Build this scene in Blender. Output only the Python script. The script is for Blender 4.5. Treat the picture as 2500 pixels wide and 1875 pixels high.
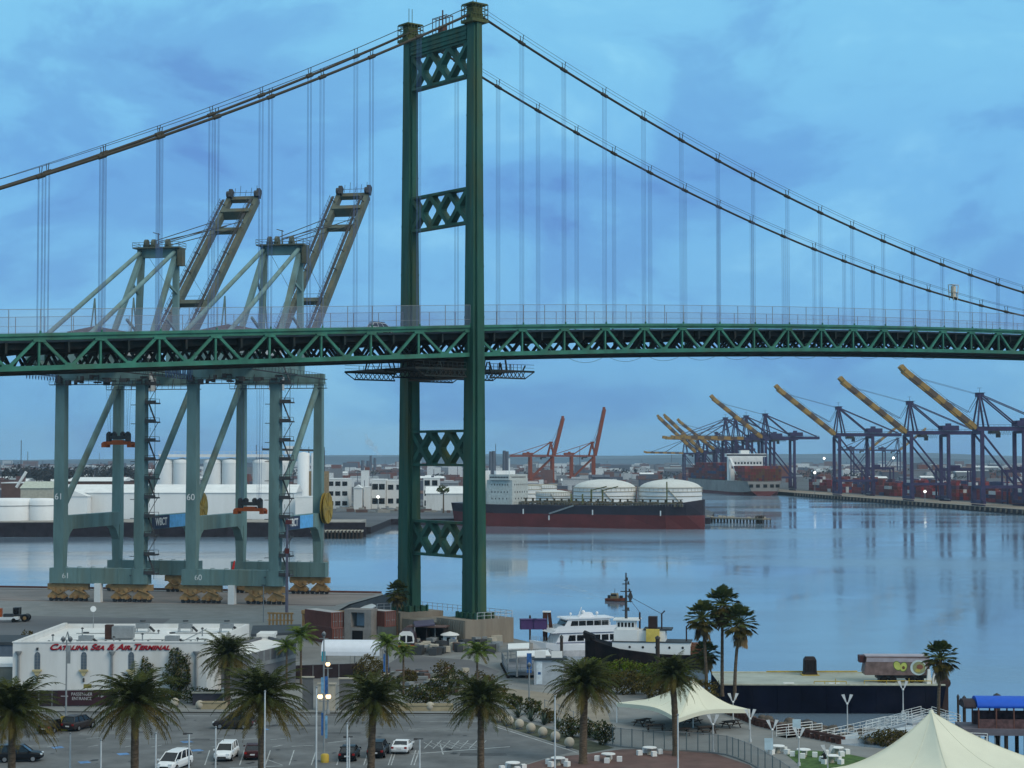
import bpy, bmesh, math, random
from mathutils import Vector, Matrix, Euler
for o in list(bpy.data.objects):
    bpy.data.objects.remove(o)
SC = bpy.context.scene
COL = SC.collection
R = math.radians
PI = math.pi
# ------------------------------------------------------------------ camera
F, PIT, CZ = 4444.0, .0403, 33.5            # focal length in photo pixels, upward tilt, eye height over the water
cd = bpy.data.cameras.new('camera')
cam = bpy.data.objects.new('camera', cd)
COL.objects.link(cam)
cam.location = (0, 0, CZ)
cam.rotation_euler = (PI/2 + PIT, 0, 0)
cd.sensor_width = 36
cd.lens = F/2500*36
cd.clip_start = 1
cd.clip_end = 80000
SC.camera = cam
SC.view_settings.view_transform = 'Standard'
SC.view_settings.look = 'None'
SC.view_settings.exposure = .03
SC.view_settings.gamma = 1
SC.cycles.max_bounces = 6
SC.cycles.volume_bounces = 0
SC.cycles.transparent_max_bounces = 24
# ------------------------------------------------------------------ sky and sun
SUN_EL, SUN_AZ = R(40), R(132)              # azimuth clockwise from the view direction (+Y)
W = bpy.data.worlds.new('World')
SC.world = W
W.use_nodes = True
nt = W.node_tree
nt.nodes.clear()
def nd(tree, typ, **kw):
    n = tree.nodes.new(typ)
    for k, v in kw.items():
        setattr(n, k, v)
    return n
def ramp(tree, stops, interp='EASE'):
    n = tree.nodes.new('ShaderNodeValToRGB')
    cr = n.color_ramp
    cr.interpolation = interp
    while len(cr.elements) < len(stops):
        cr.elements.new(.5)
    for e, (p, c) in zip(cr.elements, stops):
        e.position = p
        e.color = (c[0], c[1], c[2], 1) if not isinstance(c, (int, float)) else (c, c, c, 1)
    return n
L = nt.links.new
sky = nd(nt, 'ShaderNodeTexSky', sky_type='NISHITA', sun_disc=False, sun_elevation=SUN_EL, sun_rotation=SUN_AZ)
sky.air_density = 1.5
sky.dust_density = 2
bg1 = nd(nt, 'ShaderNodeBackground')
bg1.inputs[1].default_value = .08
L(sky.outputs[0], bg1.inputs[0])
tc = nd(nt, 'ShaderNodeTexCoord')
sx = nd(nt, 'ShaderNodeSeparateXYZ')
L(tc.outputs['Generated'], sx.inputs[0])
# overcast cloud deck: blue low down, bright and paler overhead
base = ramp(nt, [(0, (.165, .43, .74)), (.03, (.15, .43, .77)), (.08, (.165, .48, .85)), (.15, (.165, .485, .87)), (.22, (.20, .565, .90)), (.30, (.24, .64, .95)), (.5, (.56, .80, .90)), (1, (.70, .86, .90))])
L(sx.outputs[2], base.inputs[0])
mp = nd(nt, 'ShaderNodeMapping')
mp.inputs['Scale'].default_value = (3.0, 3.0, 6.5)
L(tc.outputs['Generated'], mp.inputs[0])
n1 = nd(nt, 'ShaderNodeTexNoise')
n1.inputs['Scale'].default_value = 2.3
n1.inputs['Detail'].default_value = 9
n1.inputs['Roughness'].default_value = .57
n1.inputs['Distortion'].default_value = .35
L(mp.outputs[0], n1.inputs['Vector'])
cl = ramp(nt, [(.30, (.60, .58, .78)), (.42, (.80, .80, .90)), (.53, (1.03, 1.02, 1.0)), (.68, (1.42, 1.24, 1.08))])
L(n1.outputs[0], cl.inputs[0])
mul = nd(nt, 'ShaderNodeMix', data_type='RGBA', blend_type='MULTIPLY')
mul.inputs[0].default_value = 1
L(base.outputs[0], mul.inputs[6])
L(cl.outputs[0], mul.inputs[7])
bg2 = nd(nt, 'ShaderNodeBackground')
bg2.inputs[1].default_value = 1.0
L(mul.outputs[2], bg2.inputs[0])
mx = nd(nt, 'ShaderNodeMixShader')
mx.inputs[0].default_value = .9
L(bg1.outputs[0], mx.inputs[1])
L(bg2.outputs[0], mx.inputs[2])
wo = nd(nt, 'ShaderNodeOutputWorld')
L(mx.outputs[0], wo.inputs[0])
sl = bpy.data.lights.new('sun', 'SUN')
sl.energy = 1.55
sl.angle = R(30)
sl.color = (1, .87, .70)
so = bpy.data.objects.new('sun', sl)
COL.objects.link(so)
sdir = Vector((math.sin(SUN_AZ)*math.cos(SUN_EL), math.cos(SUN_AZ)*math.cos(SUN_EL), math.sin(SUN_EL)))
so.rotation_euler = sdir.to_track_quat('Z', 'Y').to_euler()
so.location = (200, 100, 300)
# ------------------------------------------------------------------ from the photo to the place
def ray(u, v):
    x, y = (u-1250)/F, -(v-937.5)/F
    return Vector((x, math.cos(PIT)-y*math.sin(PIT), math.sin(PIT)+y*math.cos(PIT)))
def gp(u, v, z=2.5):                        # the point of height z seen at photo pixel u, v
    d = ray(u, v)
    t = (z-CZ)/d.z
    return Vector((d.x*t, d.y*t, z))
def at(u, v, D):                            # the point at distance D
    d = ray(u, v)
    return Vector((d.x*D/d.y, D, CZ+d.z*D/d.y))
# ------------------------------------------------------------------ materials
MATS = {}
def mat(name, rgb, rough=.6, metal=0, var=.18, scale=1.0, bump=0, dirt=0, dirtc=(.09, .065, .045), spec=.25, stretch=(1, 1, 1), emit=0):
    if name in MATS:
        return MATS[name]
    m = bpy.data.materials.new(name)
    m.use_nodes = True
    t = m.node_tree
    bs = t.nodes['Principled BSDF']
    bs.inputs['Roughness'].default_value = rough
    bs.inputs['Metallic'].default_value = metal
    bs.inputs['Specular IOR Level'].default_value = spec
    co = nd(t, 'ShaderNodeTexCoord')
    ma = nd(t, 'ShaderNodeMapping')
    ma.inputs['Scale'].default_value = stretch
    t.links.new(co.outputs['Object'], ma.inputs[0])
    no = nd(t, 'ShaderNodeTexNoise')
    no.inputs['Scale'].default_value = scale
    no.inputs['Detail'].default_value = 5
    no.inputs['Roughness'].default_value = .6
    t.links.new(ma.outputs[0], no.inputs['Vector'])
    rp = ramp(t, [(.3, [c*(1-var) for c in rgb]), (.7, [min(1, c*(1+var)) for c in rgb])], 'LINEAR')
    t.links.new(no.outputs[0], rp.inputs[0])
    out = rp.outputs[0]
    if dirt:
        n2 = nd(t, 'ShaderNodeTexNoise')
        n2.inputs['Scale'].default_value = scale*.45
        n2.inputs['Detail'].default_value = 8
        n2.inputs['Roughness'].default_value = .7
        t.links.new(ma.outputs[0], n2.inputs['Vector'])
        r2 = ramp(t, [(.48, 0.0), (.70, float(dirt))], 'LINEAR')
        t.links.new(n2.outputs[0], r2.inputs[0])
        mi = nd(t, 'ShaderNodeMix', data_type='RGBA')
        t.links.new(r2.outputs[0], mi.inputs[0])
        t.links.new(out, mi.inputs[6])
        mi.inputs[7].default_value = (*dirtc, 1)
        out = mi.outputs[2]
    t.links.new(out, bs.inputs['Base Color'])
    if bump:
        bp = nd(t, 'ShaderNodeBump')
        bp.inputs['Strength'].default_value = bump
        bp.inputs['Distance'].default_value = .1
        t.links.new(no.outputs[0], bp.inputs['Height'])
        t.links.new(bp.outputs[0], bs.inputs['Normal'])
    if emit:
        bs.inputs['Emission Color'].default_value = (*rgb, 1)
        bs.inputs['Emission Strength'].default_value = emit
    MATS[name] = m
    return m
G_BR = mat('bridge green paint', (.020, .080, .056), .6, var=.45, scale=.45, dirt=.85, dirtc=(.085, .085, .022), stretch=(1, 1, .12))
G_TR = mat('truss green paint', (.036, .160, .112), .6, var=.35, scale=.3, dirt=.55, dirtc=(.065, .075, .035))
G_DK = mat('shade darkened steel', (.012, .020, .019), .7, dirt=.6, dirtc=(.05, .025, .015))  # shade below the deck is put into this steel's colour
CABLE = mat('cable wrap', (.040, .034, .022), .6)
ROPE = mat('steel rope', (.10, .16, .30), .6)
CONC = mat('concrete', (.30, .28, .25), .85, scale=.35, var=.25, dirt=.4, dirtc=(.13, .12, .10), bump=.3)
CONC_L = mat('pale concrete', (.195, .20, .195), .85, scale=.3, var=.18, dirt=.3, dirtc=(.2, .18, .16))
ASPH = mat('asphalt', (.125, .13, .132), .9, scale=.3, var=.28, dirt=.6, dirtc=(.065, .065, .068), bump=.2)
BRICKP = mat('red plaza paving', (.125, .072, .062), .85, scale=.5, var=.3, dirt=.5, dirtc=(.16, .12, .10))
GRASS = mat('lawn', (.055, .105, .028), .95, scale=1.5, var=.45, bump=.4)
PLANT = mat('planting bed', (.06, .065, .04), .95, scale=.8, var=.4)
SAND = mat('tan path', (.24, .21, .165), .9, scale=.4, var=.15)
CRANE = mat('grey green crane paint', (.135, .225, .22), .6, scale=.3, var=.28, dirt=.65, dirtc=(.13, .13, .08), stretch=(1, 1, .2))
CRANE_D = mat('crane dark steel', (.045, .05, .055), .6, dirt=.4, dirtc=(.10, .05, .02))
BOOMC = mat('weathered boom paint', (.085, .098, .075), .6, scale=.4, var=.3, dirt=.7, dirtc=(.13, .085, .035))
YEL = mat('yellow machinery paint', (.33, .20, .085), .55, scale=.8, var=.3, dirt=.7, dirtc=(.12, .07, .03))
YELB = mat('bright yellow paint', (.45, .31, .04), .5, dirt=.3)
ORNG = mat('orange spreader paint', (.42, .09, .02), .55, dirt=.5, dirtc=(.08, .03, .02))
WHITE = mat('white paint', (.74, .74, .72), .55, scale=.4, var=.05, dirt=.22, dirtc=(.45, .42, .36))
STUCCO = mat('white stucco', (.63, .63, .615), .85, scale=.6, var=.06, dirt=.4, dirtc=(.44, .43, .38), bump=.15, stretch=(1, 1, .18))
ROOFW = mat('white roof membrane', (.70, .71, .70), .8, scale=.22, var=.09, dirt=.35, dirtc=(.50, .50, .47))
TANKW = mat('white tank paint', (.72, .74, .74), .55, scale=.15, var=.06, dirt=.25, dirtc=(.5, .47, .42), stretch=(1, 1, .2))
GREY = mat('grey steel', (.22, .24, .25), .6, dirt=.2)
DGREY = mat('dark grey roof', (.045, .055, .065), .8, scale=.4)
BLACK = mat('black rubber', (.010, .010, .011), .9, spec=.15)
GLASS = mat('dark window glass', (.010, .012, .015), .10, var=.1, spec=.45)
RUSTR = mat('rust red container', (.165, .058, .045), .65, scale=.6, var=.25, dirt=.45, dirtc=(.09, .035, .025))
BLUEC = mat('dark blue crane paint', (.038, .030, .085), .55, scale=.2, var=.25, dirt=.3, dirtc=(.06, .02, .02))
REDC = mat('red crane paint', (.24, .055, .025), .6, dirt=.4, dirtc=(.07, .03, .02))
TENT = mat('cream tent fabric', (.64, .63, .50), .75, scale=.3, var=.05, dirt=.15, dirtc=(.55, .53, .42))
STONE = mat('cast stone', (.40, .36, .29), .85, scale=1.5, var=.15)
TRUNK = mat('palm trunk bark', (.11, .080, .055), .95, scale=2.5, var=.45, bump=.8, stretch=(1, 1, 3))
LEAF1 = mat('date palm leaf', (.038, .046, .011), .8, spec=.12, scale=1.2, var=.5)
LEAF2 = mat('old palm leaf', (.090, .072, .020), .85, spec=.1, scale=1.2, var=.4)
LEAF3 = mat('fan palm leaf', (.055, .070, .020), .8, spec=.12, scale=1.2, var=.45)
LEAF4 = mat('feather palm leaf', (.085, .125, .022), .8, spec=.12, scale=1.2, var=.45)
DEADF = mat('dead palm leaf', (.17, .115, .055), .9, scale=1.5, var=.35)
LEAFB = mat('shrub leaf', (.030, .045, .012), .9, spec=.08, scale=.9, var=.6)
LEAFR = mat('brown green shrub leaf', (.075, .060, .016), .9, spec=.08, scale=.9, var=.5)
BARK = mat('bark', (.07, .055, .04), .95, scale=2)
WOODP = mat('creosoted pile timber', (.045, .034, .028), .9, scale=1.2, var=.4)
# ------------------------------------------------------------------ mesh building
class MB:
    def __init__(s):
        s.v, s.f, s.m, s.s = [], [], [], []
    def add(s, vs, fs, m=0, sm=False):
        o = len(s.v)
        s.v += [tuple(x) for x in vs]
        s.f += [[i+o for i in f] for f in fs]
        s.m += [m]*len(fs)
        s.s += [sm]*len(fs)
        return s
    def bx(s, x0, x1, y0, y1, z0, z1, m=0):
        return s.add([(x0, y0, z0), (x1, y0, z0), (x1, y1, z0), (x0, y1, z0), (x0, y0, z1), (x1, y0, z1), (x1, y1, z1), (x0, y1, z1)],
                     [(3, 2, 1, 0), (4, 5, 6, 7), (0, 1, 5, 4), (1, 2, 6, 5), (2, 3, 7, 6), (3, 0, 4, 7)], m)
    def box(s, c, d, m=0, rz=0):
        vs = []
        for k in range(8):
            x, y, z = [d[i]/2*(1 if k >> i & 1 else -1) for i in range(3)]
            vs.append((c[0]+x*math.cos(rz)-y*math.sin(rz), c[1]+x*math.sin(rz)+y*math.cos(rz), c[2]+z))
        return s.add(vs, [(0, 2, 3, 1), (4, 5, 7, 6), (0, 1, 5, 4), (1, 3, 7, 5), (3, 2, 6, 7), (2, 0, 4, 6)], m)
    def beam(s, p, q, w, h=None, m=0, up=(0, 0, 1)):
        p, q = Vector(p), Vector(q)
        h = h or w
        d = (q-p).normalized()
        up = Vector(up)
        if abs(d.dot(up)) > .98:
            up = Vector((0, 1, 0)) if abs(d.y) < .9 else Vector((1, 0, 0))
        x = d.cross(up).normalized()*w/2
        y = x.cross(d).normalized()*h/2
        vs = [a+b for a in (p, q) for b in (-x-y, x-y, x+y, -x+y)]
        return s.add(vs, [(3, 2, 1, 0), (4, 5, 6, 7), (0, 1, 5, 4), (1, 2, 6, 5), (2, 3, 7, 6), (3, 0, 4, 7)], m)
    def tube(s, pts, r, n=6, m=0, sm=True):
        pts = [Vector(p) for p in pts]
        rs = r if isinstance(r, (list, tuple)) else [r]*len(pts)
        vs, fs = [], []
        for i, p in enumerate(pts):
            d = (pts[min(i+1, len(pts)-1)]-pts[max(i-1, 0)]).normalized()
            up = Vector((0, 0, 1)) if abs(d.z) < .95 else Vector((0, 1, 0))
            x = d.cross(up).normalized()
            y = x.cross(d)
            for k in range(n):
                a = 2*PI*k/n
                vs.append(p+(x*math.cos(a)+y*math.sin(a))*rs[i])
        for i in range(len(pts)-1):
            for k in range(n):
                a, b = i*n+k, i*n+(k+1) % n
                fs.append((b, a, a+n, b+n))
        s.add(vs, fs, m, sm and n > 4)
        e = (len(pts)-1)*n
        s.add(vs[:n], [tuple(range(n))], m)
        return s.add(vs[e:], [tuple(range(n-1, -1, -1))], m)
    def lathe(s, prof, c=(0, 0, 0), n=12, m=0, sm=True):
        vs, fs = [], []
        for r, z in prof:
            for k in range(n):
                a = 2*PI*k/n
                vs.append((c[0]+r*math.cos(a), c[1]+r*math.sin(a), c[2]+z))
        for i in range(len(prof)-1):
            for k in range(n):
                a, b = i*n+k, i*n+(k+1) % n
                fs.append((a, b, b+n, a+n))
        s.add(vs, fs, m, sm)
        if prof[0][0] > .001:
            s.add(vs[:n], [tuple(range(n-1, -1, -1))], m)
        if prof[-1][0] > .001:
            s.add(vs[-n:], [tuple(range(n))], m)
        return s
    def ball(s, c, r, n=12, k=7, m=0, sz=1):
        return s.lathe([(max(.0005, r*math.sin(PI*i/k)), -r*sz*math.cos(PI*i/k)) for i in range(k+1)], c, n, m)
    def prism(s, poly, z0, z1, m=0, mt=None):
        n = len(poly)
        ar = sum(poly[i][0]*poly[(i+1) % n][1]-poly[(i+1) % n][0]*poly[i][1] for i in range(n))
        if ar < 0:
            poly = poly[::-1]
        vs = [(p[0], p[1], z0) for p in poly]+[(p[0], p[1], z1) for p in poly]
        s.add(vs, [(i, (i+1) % n, (i+1) % n+n, i+n) for i in range(n)], m)
        s.add(vs[n:], [tuple(range(n))], m if mt is None else mt)
        return s.add(vs[:n], [tuple(range(n-1, -1, -1))], m)
    def ext(s, poly, a0, a1, ax='y', m=0):
        n = len(poly)
        f = (lambda p, a: (p[0], a, p[1])) if ax == 'y' else (lambda p, a: (a, p[0], p[1]))
        vs = [f(p, a) for a in (a0, a1) for p in poly]
        ar = sum(poly[i][0]*poly[(i+1) % n][1]-poly[(i+1) % n][0]*poly[i][1] for i in range(n))
        fl = (ar > 0) == (ax == 'x')
        if a1 < a0:
            fl = not fl
        fs = [(i, (i+1) % n, (i+1) % n+n, i+n) for i in range(n)]+[tuple(range(n-1, -1, -1)), tuple(range(n, 2*n))]
        if not fl:
            fs = [q[::-1] for q in fs]
        return s.add(vs, fs, m)
    def loft(s, rings, m=0, sm=False, cap=True, close=True):
        n = len(rings[0])
        vs = [p for r in rings for p in r]
        fs = []
        for i in range(len(rings)-1):
            for k in range(n if close else n-1):
                a, b = i*n+k, i*n+(k+1) % n
                fs.append((a, b, b+n, a+n))
        s.add(vs, fs, m, sm)
        if cap:
            s.add(rings[0], [tuple(range(n-1, -1, -1))], m)
            s.add(rings[-1], [tuple(range(n))], m)
        return s
    def build(s, name, mats, parent=None, loc=None, rz=0, fix=False):
        me = bpy.data.meshes.new(name)
        me.from_pydata(s.v, [], s.f)
        for mm in (mats if isinstance(mats, (list, tuple)) else [mats]):
            me.materials.append(mm)
        me.polygons.foreach_set('material_index', s.m)
        me.polygons.foreach_set('use_smooth', s.s)
        if fix:
            b = bmesh.new()
            b.from_mesh(me)
            bmesh.ops.remove_doubles(b, verts=b.verts, dist=.0004)
            bmesh.ops.recalc_face_normals(b, faces=b.faces)
            b.to_mesh(me)
            b.free()
        me.update()
        o = bpy.data.objects.new(name, me)
        COL.objects.link(o)
        if parent:
            o.parent = parent
        if loc is not None:
            o.location = loc
        o.rotation_euler = (0, 0, rz)
        return o
def tag(o, label, cat=None, group=None, kind=None):
    if label:
        o['label'] = label
    if cat:
        o['category'] = cat
    if group:
        o['group'] = group
    if kind:
        o['kind'] = kind
    return o
def thing(name, label, cat, loc=(0, 0, 0), rz=0, group=None):
    o = bpy.data.objects.new(name, None)
    COL.objects.link(o)
    o.location = loc
    o.rotation_euler = (0, 0, rz)
    return tag(o, label, cat, group)
KIDS = {}
def copy_tree(o, parent=None):
    c = o.copy()
    COL.objects.link(c)
    if parent:
        c.parent = parent
    for ch in o.children:
        copy_tree(ch, c)
    return c
def dup(o, loc, rz=0, label=None, group=None):
    c = copy_tree(o)
    c.location = loc
    c.rotation_euler = (0, 0, rz)
    if label:
        c['label'] = label
    if group:
        c['group'] = group
    return c
def ghost(o, mesh, mats=None, name='part'):
    c = bpy.data.objects.new(name, mesh)
    COL.objects.link(c)
    c.parent = o
    return c
def text(name, body, size, m, parent=None, loc=(0, 0, 0), rot=(PI/2, 0, 0), shear=0, ext=.02, bold=0, small=False, align='CENTER', width=None):
    cu = bpy.data.curves.new(name, 'FONT')
    cu.body = body
    cu.size = size
    cu.extrude = ext
    cu.offset = bold
    cu.shear = shear
    cu.align_x = align
    cu.align_y = 'CENTER'
    cu.small_caps_scale = .72
    if small:
        for i, ch in enumerate(body):
            cu.body_format[i].use_small_caps = ch.islower()
    ob = bpy.data.objects.new(name, cu)
    COL.objects.link(ob)
    dg = bpy.context.evaluated_depsgraph_get()
    me = bpy.data.meshes.new_from_object(ob.evaluated_get(dg))
    bpy.data.objects.remove(ob)
    me.materials.clear()
    me.materials.append(m)
    o = bpy.data.objects.new(name, me)
    COL.objects.link(o)
    if parent:
        o.parent = parent
    o.location = loc
    o.rotation_euler = rot
    if width:
        w = max(v.co.x for v in me.vertices)-min(v.co.x for v in me.vertices)
        o.scale = (width/w, 1, 1)
    return o
def leafcloud(mb, c, rad, n, size, rnd, m=0, shell=.55):
    for _ in range(n):
        while True:
            p = Vector((rnd.uniform(-1, 1), rnd.uniform(-1, 1), rnd.uniform(-1, 1)))
            if p.length <= 1:
                break
        if p.length < shell and rnd.random() < .7:
            p = p.normalized()*rnd.uniform(shell, 1)
        k = 1+.22*math.sin(p.x*5+c[0])*math.cos(p.z*4+c[1])+rnd.uniform(-.08, .12)
        q = Vector((c[0]+p.x*rad[0]*k, c[1]+p.y*rad[1]*k, c[2]+p.z*rad[2]*k))
        a = Vector((rnd.gauss(0, 1), rnd.gauss(0, 1), rnd.gauss(0, 1))).normalized()
        b = a.orthogonal().normalized()
        t = a.cross(b)
        s = size*rnd.uniform(.5, 1.3)
        mb.add([q-b*s, q+t*s*.45, q+b*s, q-t*s*.45], [(0, 1, 2, 3)], m if not isinstance(m, (list, tuple)) else rnd.choice(m))
    return mb
# ------------------------------------------------------------------ water, land
def wmat():
    m = bpy.data.materials.new('harbour water')
    m.use_nodes = True
    t = m.node_tree
    bs = t.nodes['Principled BSDF']
    bs.inputs['Base Color'].default_value = (.15, .215, .28, 1)
    bs.inputs['Roughness'].default_value = .10
    bs.inputs['IOR'].default_value = 1.33
    co = nd(t, 'ShaderNodeTexCoord')
    hs = []
    for sc, st, w in ((.16, (1, .35, 1), .5), (.035, (1, .5, 1), 1.0), (.9, (1, .6, 1), .12)):
        ma = nd(t, 'ShaderNodeMapping')
        ma.inputs['Scale'].default_value = st
        ma.inputs['Rotation'].default_value = (0, 0, .25)
        t.links.new(co.outputs['Object'], ma.inputs[0])
        no = nd(t, 'ShaderNodeTexNoise')
        no.inputs['Scale'].default_value = sc
        no.inputs['Detail'].default_value = 3
        t.links.new(ma.outputs[0], no.inputs['Vector'])
        mu = nd(t, 'ShaderNodeMath', operation='MULTIPLY')
        mu.inputs[1].default_value = w
        t.links.new(no.outputs[0], mu.inputs[0])
        hs.append(mu)
    a = nd(t, 'ShaderNodeMath', operation='ADD')
    t.links.new(hs[0].outputs[0], a.inputs[0])
    t.links.new(hs[1].outputs[0], a.inputs[1])
    b = nd(t, 'ShaderNodeMath', operation='ADD')
    t.links.new(a.outputs[0], b.inputs[0])
    t.links.new(hs[2].outputs[0], b.inputs[1])
    # calm slicks and rougher cat's paws
    n2 = nd(t, 'ShaderNodeTexNoise')
    n2.inputs['Scale'].default_value = .010
    n2.inputs['Detail'].default_value = 5
    m2 = nd(t, 'ShaderNodeMapping')
    m2.inputs['Scale'].default_value = (.45, 1.0, 1)
    t.links.new(co.outputs['Object'], m2.inputs[0])
    t.links.new(m2.outputs[0], n2.inputs['Vector'])
    rp = ramp(t, [(.42, .25), (.60, 1.0)], 'LINEAR')
    t.links.new(n2.outputs[0], rp.inputs[0])
    mu = nd(t, 'ShaderNodeMath', operation='MULTIPLY')
    mu.inputs[1].default_value = .26
    t.links.new(rp.outputs[0], mu.inputs[0])
    bp = nd(t, 'ShaderNodeBump')
    bp.inputs['Distance'].default_value = .9
    t.links.new(mu.outputs[0], bp.inputs['Strength'])
    t.links.new(b.outputs[0], bp.inputs['Height'])
    t.links.new(bp.outputs[0], bs.inputs['Normal'])
    rr = ramp(t, [(.40, .05), (.62, .20)], 'LINEAR')
    t.links.new(n2.outputs[0], rr.inputs[0])
    t.links.new(rr.outputs[0], bs.inputs['Roughness'])
    return m
WATER = wmat()
mb = MB()
mb.add([(-9000, 40, 0), (9000, 40, 0), (9000, 12500, 0), (-9000, 12500, 0)], [(0, 1, 2, 3)])
tag(mb.build('water', WATER), 'blue harbour water with soft reflections of cranes and sky', kind='structure')
RD, GD = Vector((math.cos(-.2), math.sin(-.2))), Vector((-math.sin(-.2), math.cos(-.2)))
A0 = Vector((-97.7, 395.0))
def wh(x, y):
    p = A0+RD*x+GD*y
    return (p.x, p.y)
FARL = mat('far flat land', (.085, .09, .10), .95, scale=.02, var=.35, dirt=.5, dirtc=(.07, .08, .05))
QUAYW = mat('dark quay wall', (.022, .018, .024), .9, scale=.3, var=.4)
mb = MB()
shore = [wh(-150, 36), wh(62, 36), gp(960, 1478).xy, gp(985, 1500).xy, (-1.5, 318), (3.5, 306), gp(1262, 1590).xy, gp(1330, 1622).xy, gp(1420, 1648).xy, gp(1560, 1668).xy, gp(1700, 1700).xy, gp(1775, 1742).xy, gp(1850, 1772).xy, gp(1935, 1792).xy, gp(2060, 1818).xy, gp(2200, 1832).xy, gp(2360, 1838).xy, gp(2700, 1850).xy]
poly = [tuple(p) for p in shore]+[(160, 30), (-260, 30)]
mb.prism(poly, -3, 2.5, 1, 0)
tag(mb.build('ground', [CONC_L, CONC]), 'grey concrete waterfront ground and quay', kind='structure')
mb = MB()
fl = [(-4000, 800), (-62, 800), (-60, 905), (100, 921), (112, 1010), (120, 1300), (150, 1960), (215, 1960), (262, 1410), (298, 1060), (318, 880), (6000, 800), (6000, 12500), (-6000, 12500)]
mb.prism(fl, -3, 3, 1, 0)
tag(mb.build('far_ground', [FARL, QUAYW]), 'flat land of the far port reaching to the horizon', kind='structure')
# hills on the horizon
mb = MB()
rnd = random.Random(5)
for D, h0, h1 in ((7500, 22, 42), (11000, 40, 75)):
    N = 90
    top = []
    for i in range(N+1):
        x = -D*.36+i*D*.72/N
        t = i/N
        h = h0+(h1-h0)*(.35+.3*math.sin(t*7+D)+.22*math.sin(t*17+1)+.12*math.sin(t*41)+.05*rnd.random())
        if D > 9000:
            h *= .35+.9*t
        top.append((x, max(5, h)))
    r0 = [(x, D-900, 3) for x, h in top]
    r1 = [(x, D, h) for x, h in top]
    r2 = [(x, D+900, 3) for x, h in top]
    mb.loft([r0, r1, r2], 0, True, cap=False, close=False)
HILL = mat('haze tinted hills', (.055, .085, .12), .95, scale=.002, var=.3)  # blue of the far haze is mixed into the hill colour
tag(mb.build('hills', HILL), 'low blue hills on the horizon', kind='structure')
# surface sheets, each 4 mm above the one below
def sheet(name, pts, z, m, label, kind='structure'):
    mb = MB()
    mb.add([(p[0], p[1], z) for p in pts], [tuple(range(len(pts)))])
    o = mb.build(name, m)
    if o.data.polygons[0].normal.z < 0:
        o.data.flip_normals()
    return tag(o, label, kind=kind)
ASPH2 = mat('wharf asphalt', (.12, .12, .125), .9, scale=.06, var=.25, dirt=.4, dirtc=(.19, .185, .17), stretch=(.4, 1, 1))
sheet('wharf_apron', [wh(-120, -2), wh(62, -2), wh(62, 33), wh(-120, 33)], 2.504, mat('wharf concrete', (.235, .20, .18), .9, scale=.08, var=.2, dirt=.5, dirtc=(.13, .10, .10)), 'brown grey crane apron along the quay edge')
sheet('wharf_road', [wh(-120, -75), wh(50, -75), wh(40, -36), wh(-120, -34)], 2.504, ASPH2, 'dark asphalt yard behind the crane rails')
PK = [(-160, 1738), (1160, 1744), (1203, 1769), (1412, 1834), (1340, 1848), (1262, 1872), (1170, 1925), (1160, 2300), (-500, 2300)]
sheet('parking_lot', [gp(u, v).xy for u, v in PK], 2.504, ASPH, 'grey asphalt parking lot')
sheet('plaza', [gp(u, v).xy for u, v in [(1345, 1849), (1440, 1840), (1520, 1829), (1640, 1829), (1740, 1838), (1830, 1868), (1885, 1925), (1900, 2300), (1165, 2300), (1172, 1930), (1264, 1874)]], 2.504, BRICKP, 'red paved plaza at the bottom of the picture')
sheet('lawn', [gp(u, v).xy for u, v in [(1908, 1832), (1995, 1833), (2075, 1842), (2200, 1868), (2300, 1980), (1985, 1980), (1950, 1868)]], 2.508, GRASS, 'small green lawn beside the cream tent', 'stuff')
sheet('path', [gp(u, v).xy for u, v in [(1175, 1690), (1240, 1680), (1400, 1700), (1480, 1732), (1500, 1790), (1400, 1768), (1300, 1725)]], 2.508, SAND, 'tan path curving behind the palms')
sheet('planting_bed', [gp(u, v).xy for u, v in [(1165, 1738), (1215, 1742), (1500, 1826), (1440, 1838), (1415, 1833), (1206, 1766)]], 2.508, PLANT, 'dark planting bed along the edge of the parking lot', 'stuff')
sheet('pavement', [gp(u, v).xy for u, v in [(-160, 1727), (1160, 1733), (1160, 1743.6), (-160, 1737.6)]], 2.62, CONC_L, 'pale kerb and pavement at the top of the parking lot')
sheet('road', [gp(u, v).xy for u, v in [(985, 1598), (1150, 1612), (1220, 1640), (1180, 1668), (1000, 1668), (900, 1650)]], 2.508, ASPH2, 'grey service road below the bridge tower')
# parking lines
mk = MB()
def strip(a, b, w=.12, z=2.509):
    p, q = gp(*a).xy, gp(*b).xy
    d = (q-p).normalized()
    n = Vector((-d.y, d.x))*w/2
    mk.add([(*(p-n), z), (*(q-n), z), (*(q+n), z), (*(p+n), z)], [(0, 1, 2, 3)])
for a, b, w in [((0, 1745), (1158, 1751), .16), ((1203, 1772), (1408, 1837), .2), ((1005, 1841), (1245, 1823), .28), ((1075, 1818), (1082, 1842), .14),
                ((560, 1875), (690, 1870), .18), ((640, 1850), (690, 1868), .1)]:
    strip(a, b, w)
for u in (440, 500, 585, 648, 706, 760, 822, 888, 896, 948, 955, 1003, 1011):
    strip((u, 1868), (u+12, 1832), .11)
for u in (110, 210, 300, 365, 440, 512, 590, 660):
    strip((u, 1802+u*.006), (u+36, 1799+u*.006), .13)
    strip((u+5, 1824), (u+30, 1819), .13)
strip((800, 1814), (850, 1808), .2)
strip((712, 1822), (765, 1820), .2)
for k in range(7):
    strip((1035+k*22, 1828), (1055+k*22, 1808), .09)
    strip((1180-k*20, 1826), (1130-k*16, 1812), .08)
LINE = mat('worn white road paint', (.38, .40, .40), .8, scale=1.2, var=.3, dirt=.6, dirtc=(.14, .14, .14))
tag(mk.build('road_markings', LINE), 'worn white parking bay lines', kind='structure')
mk = MB()
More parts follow.
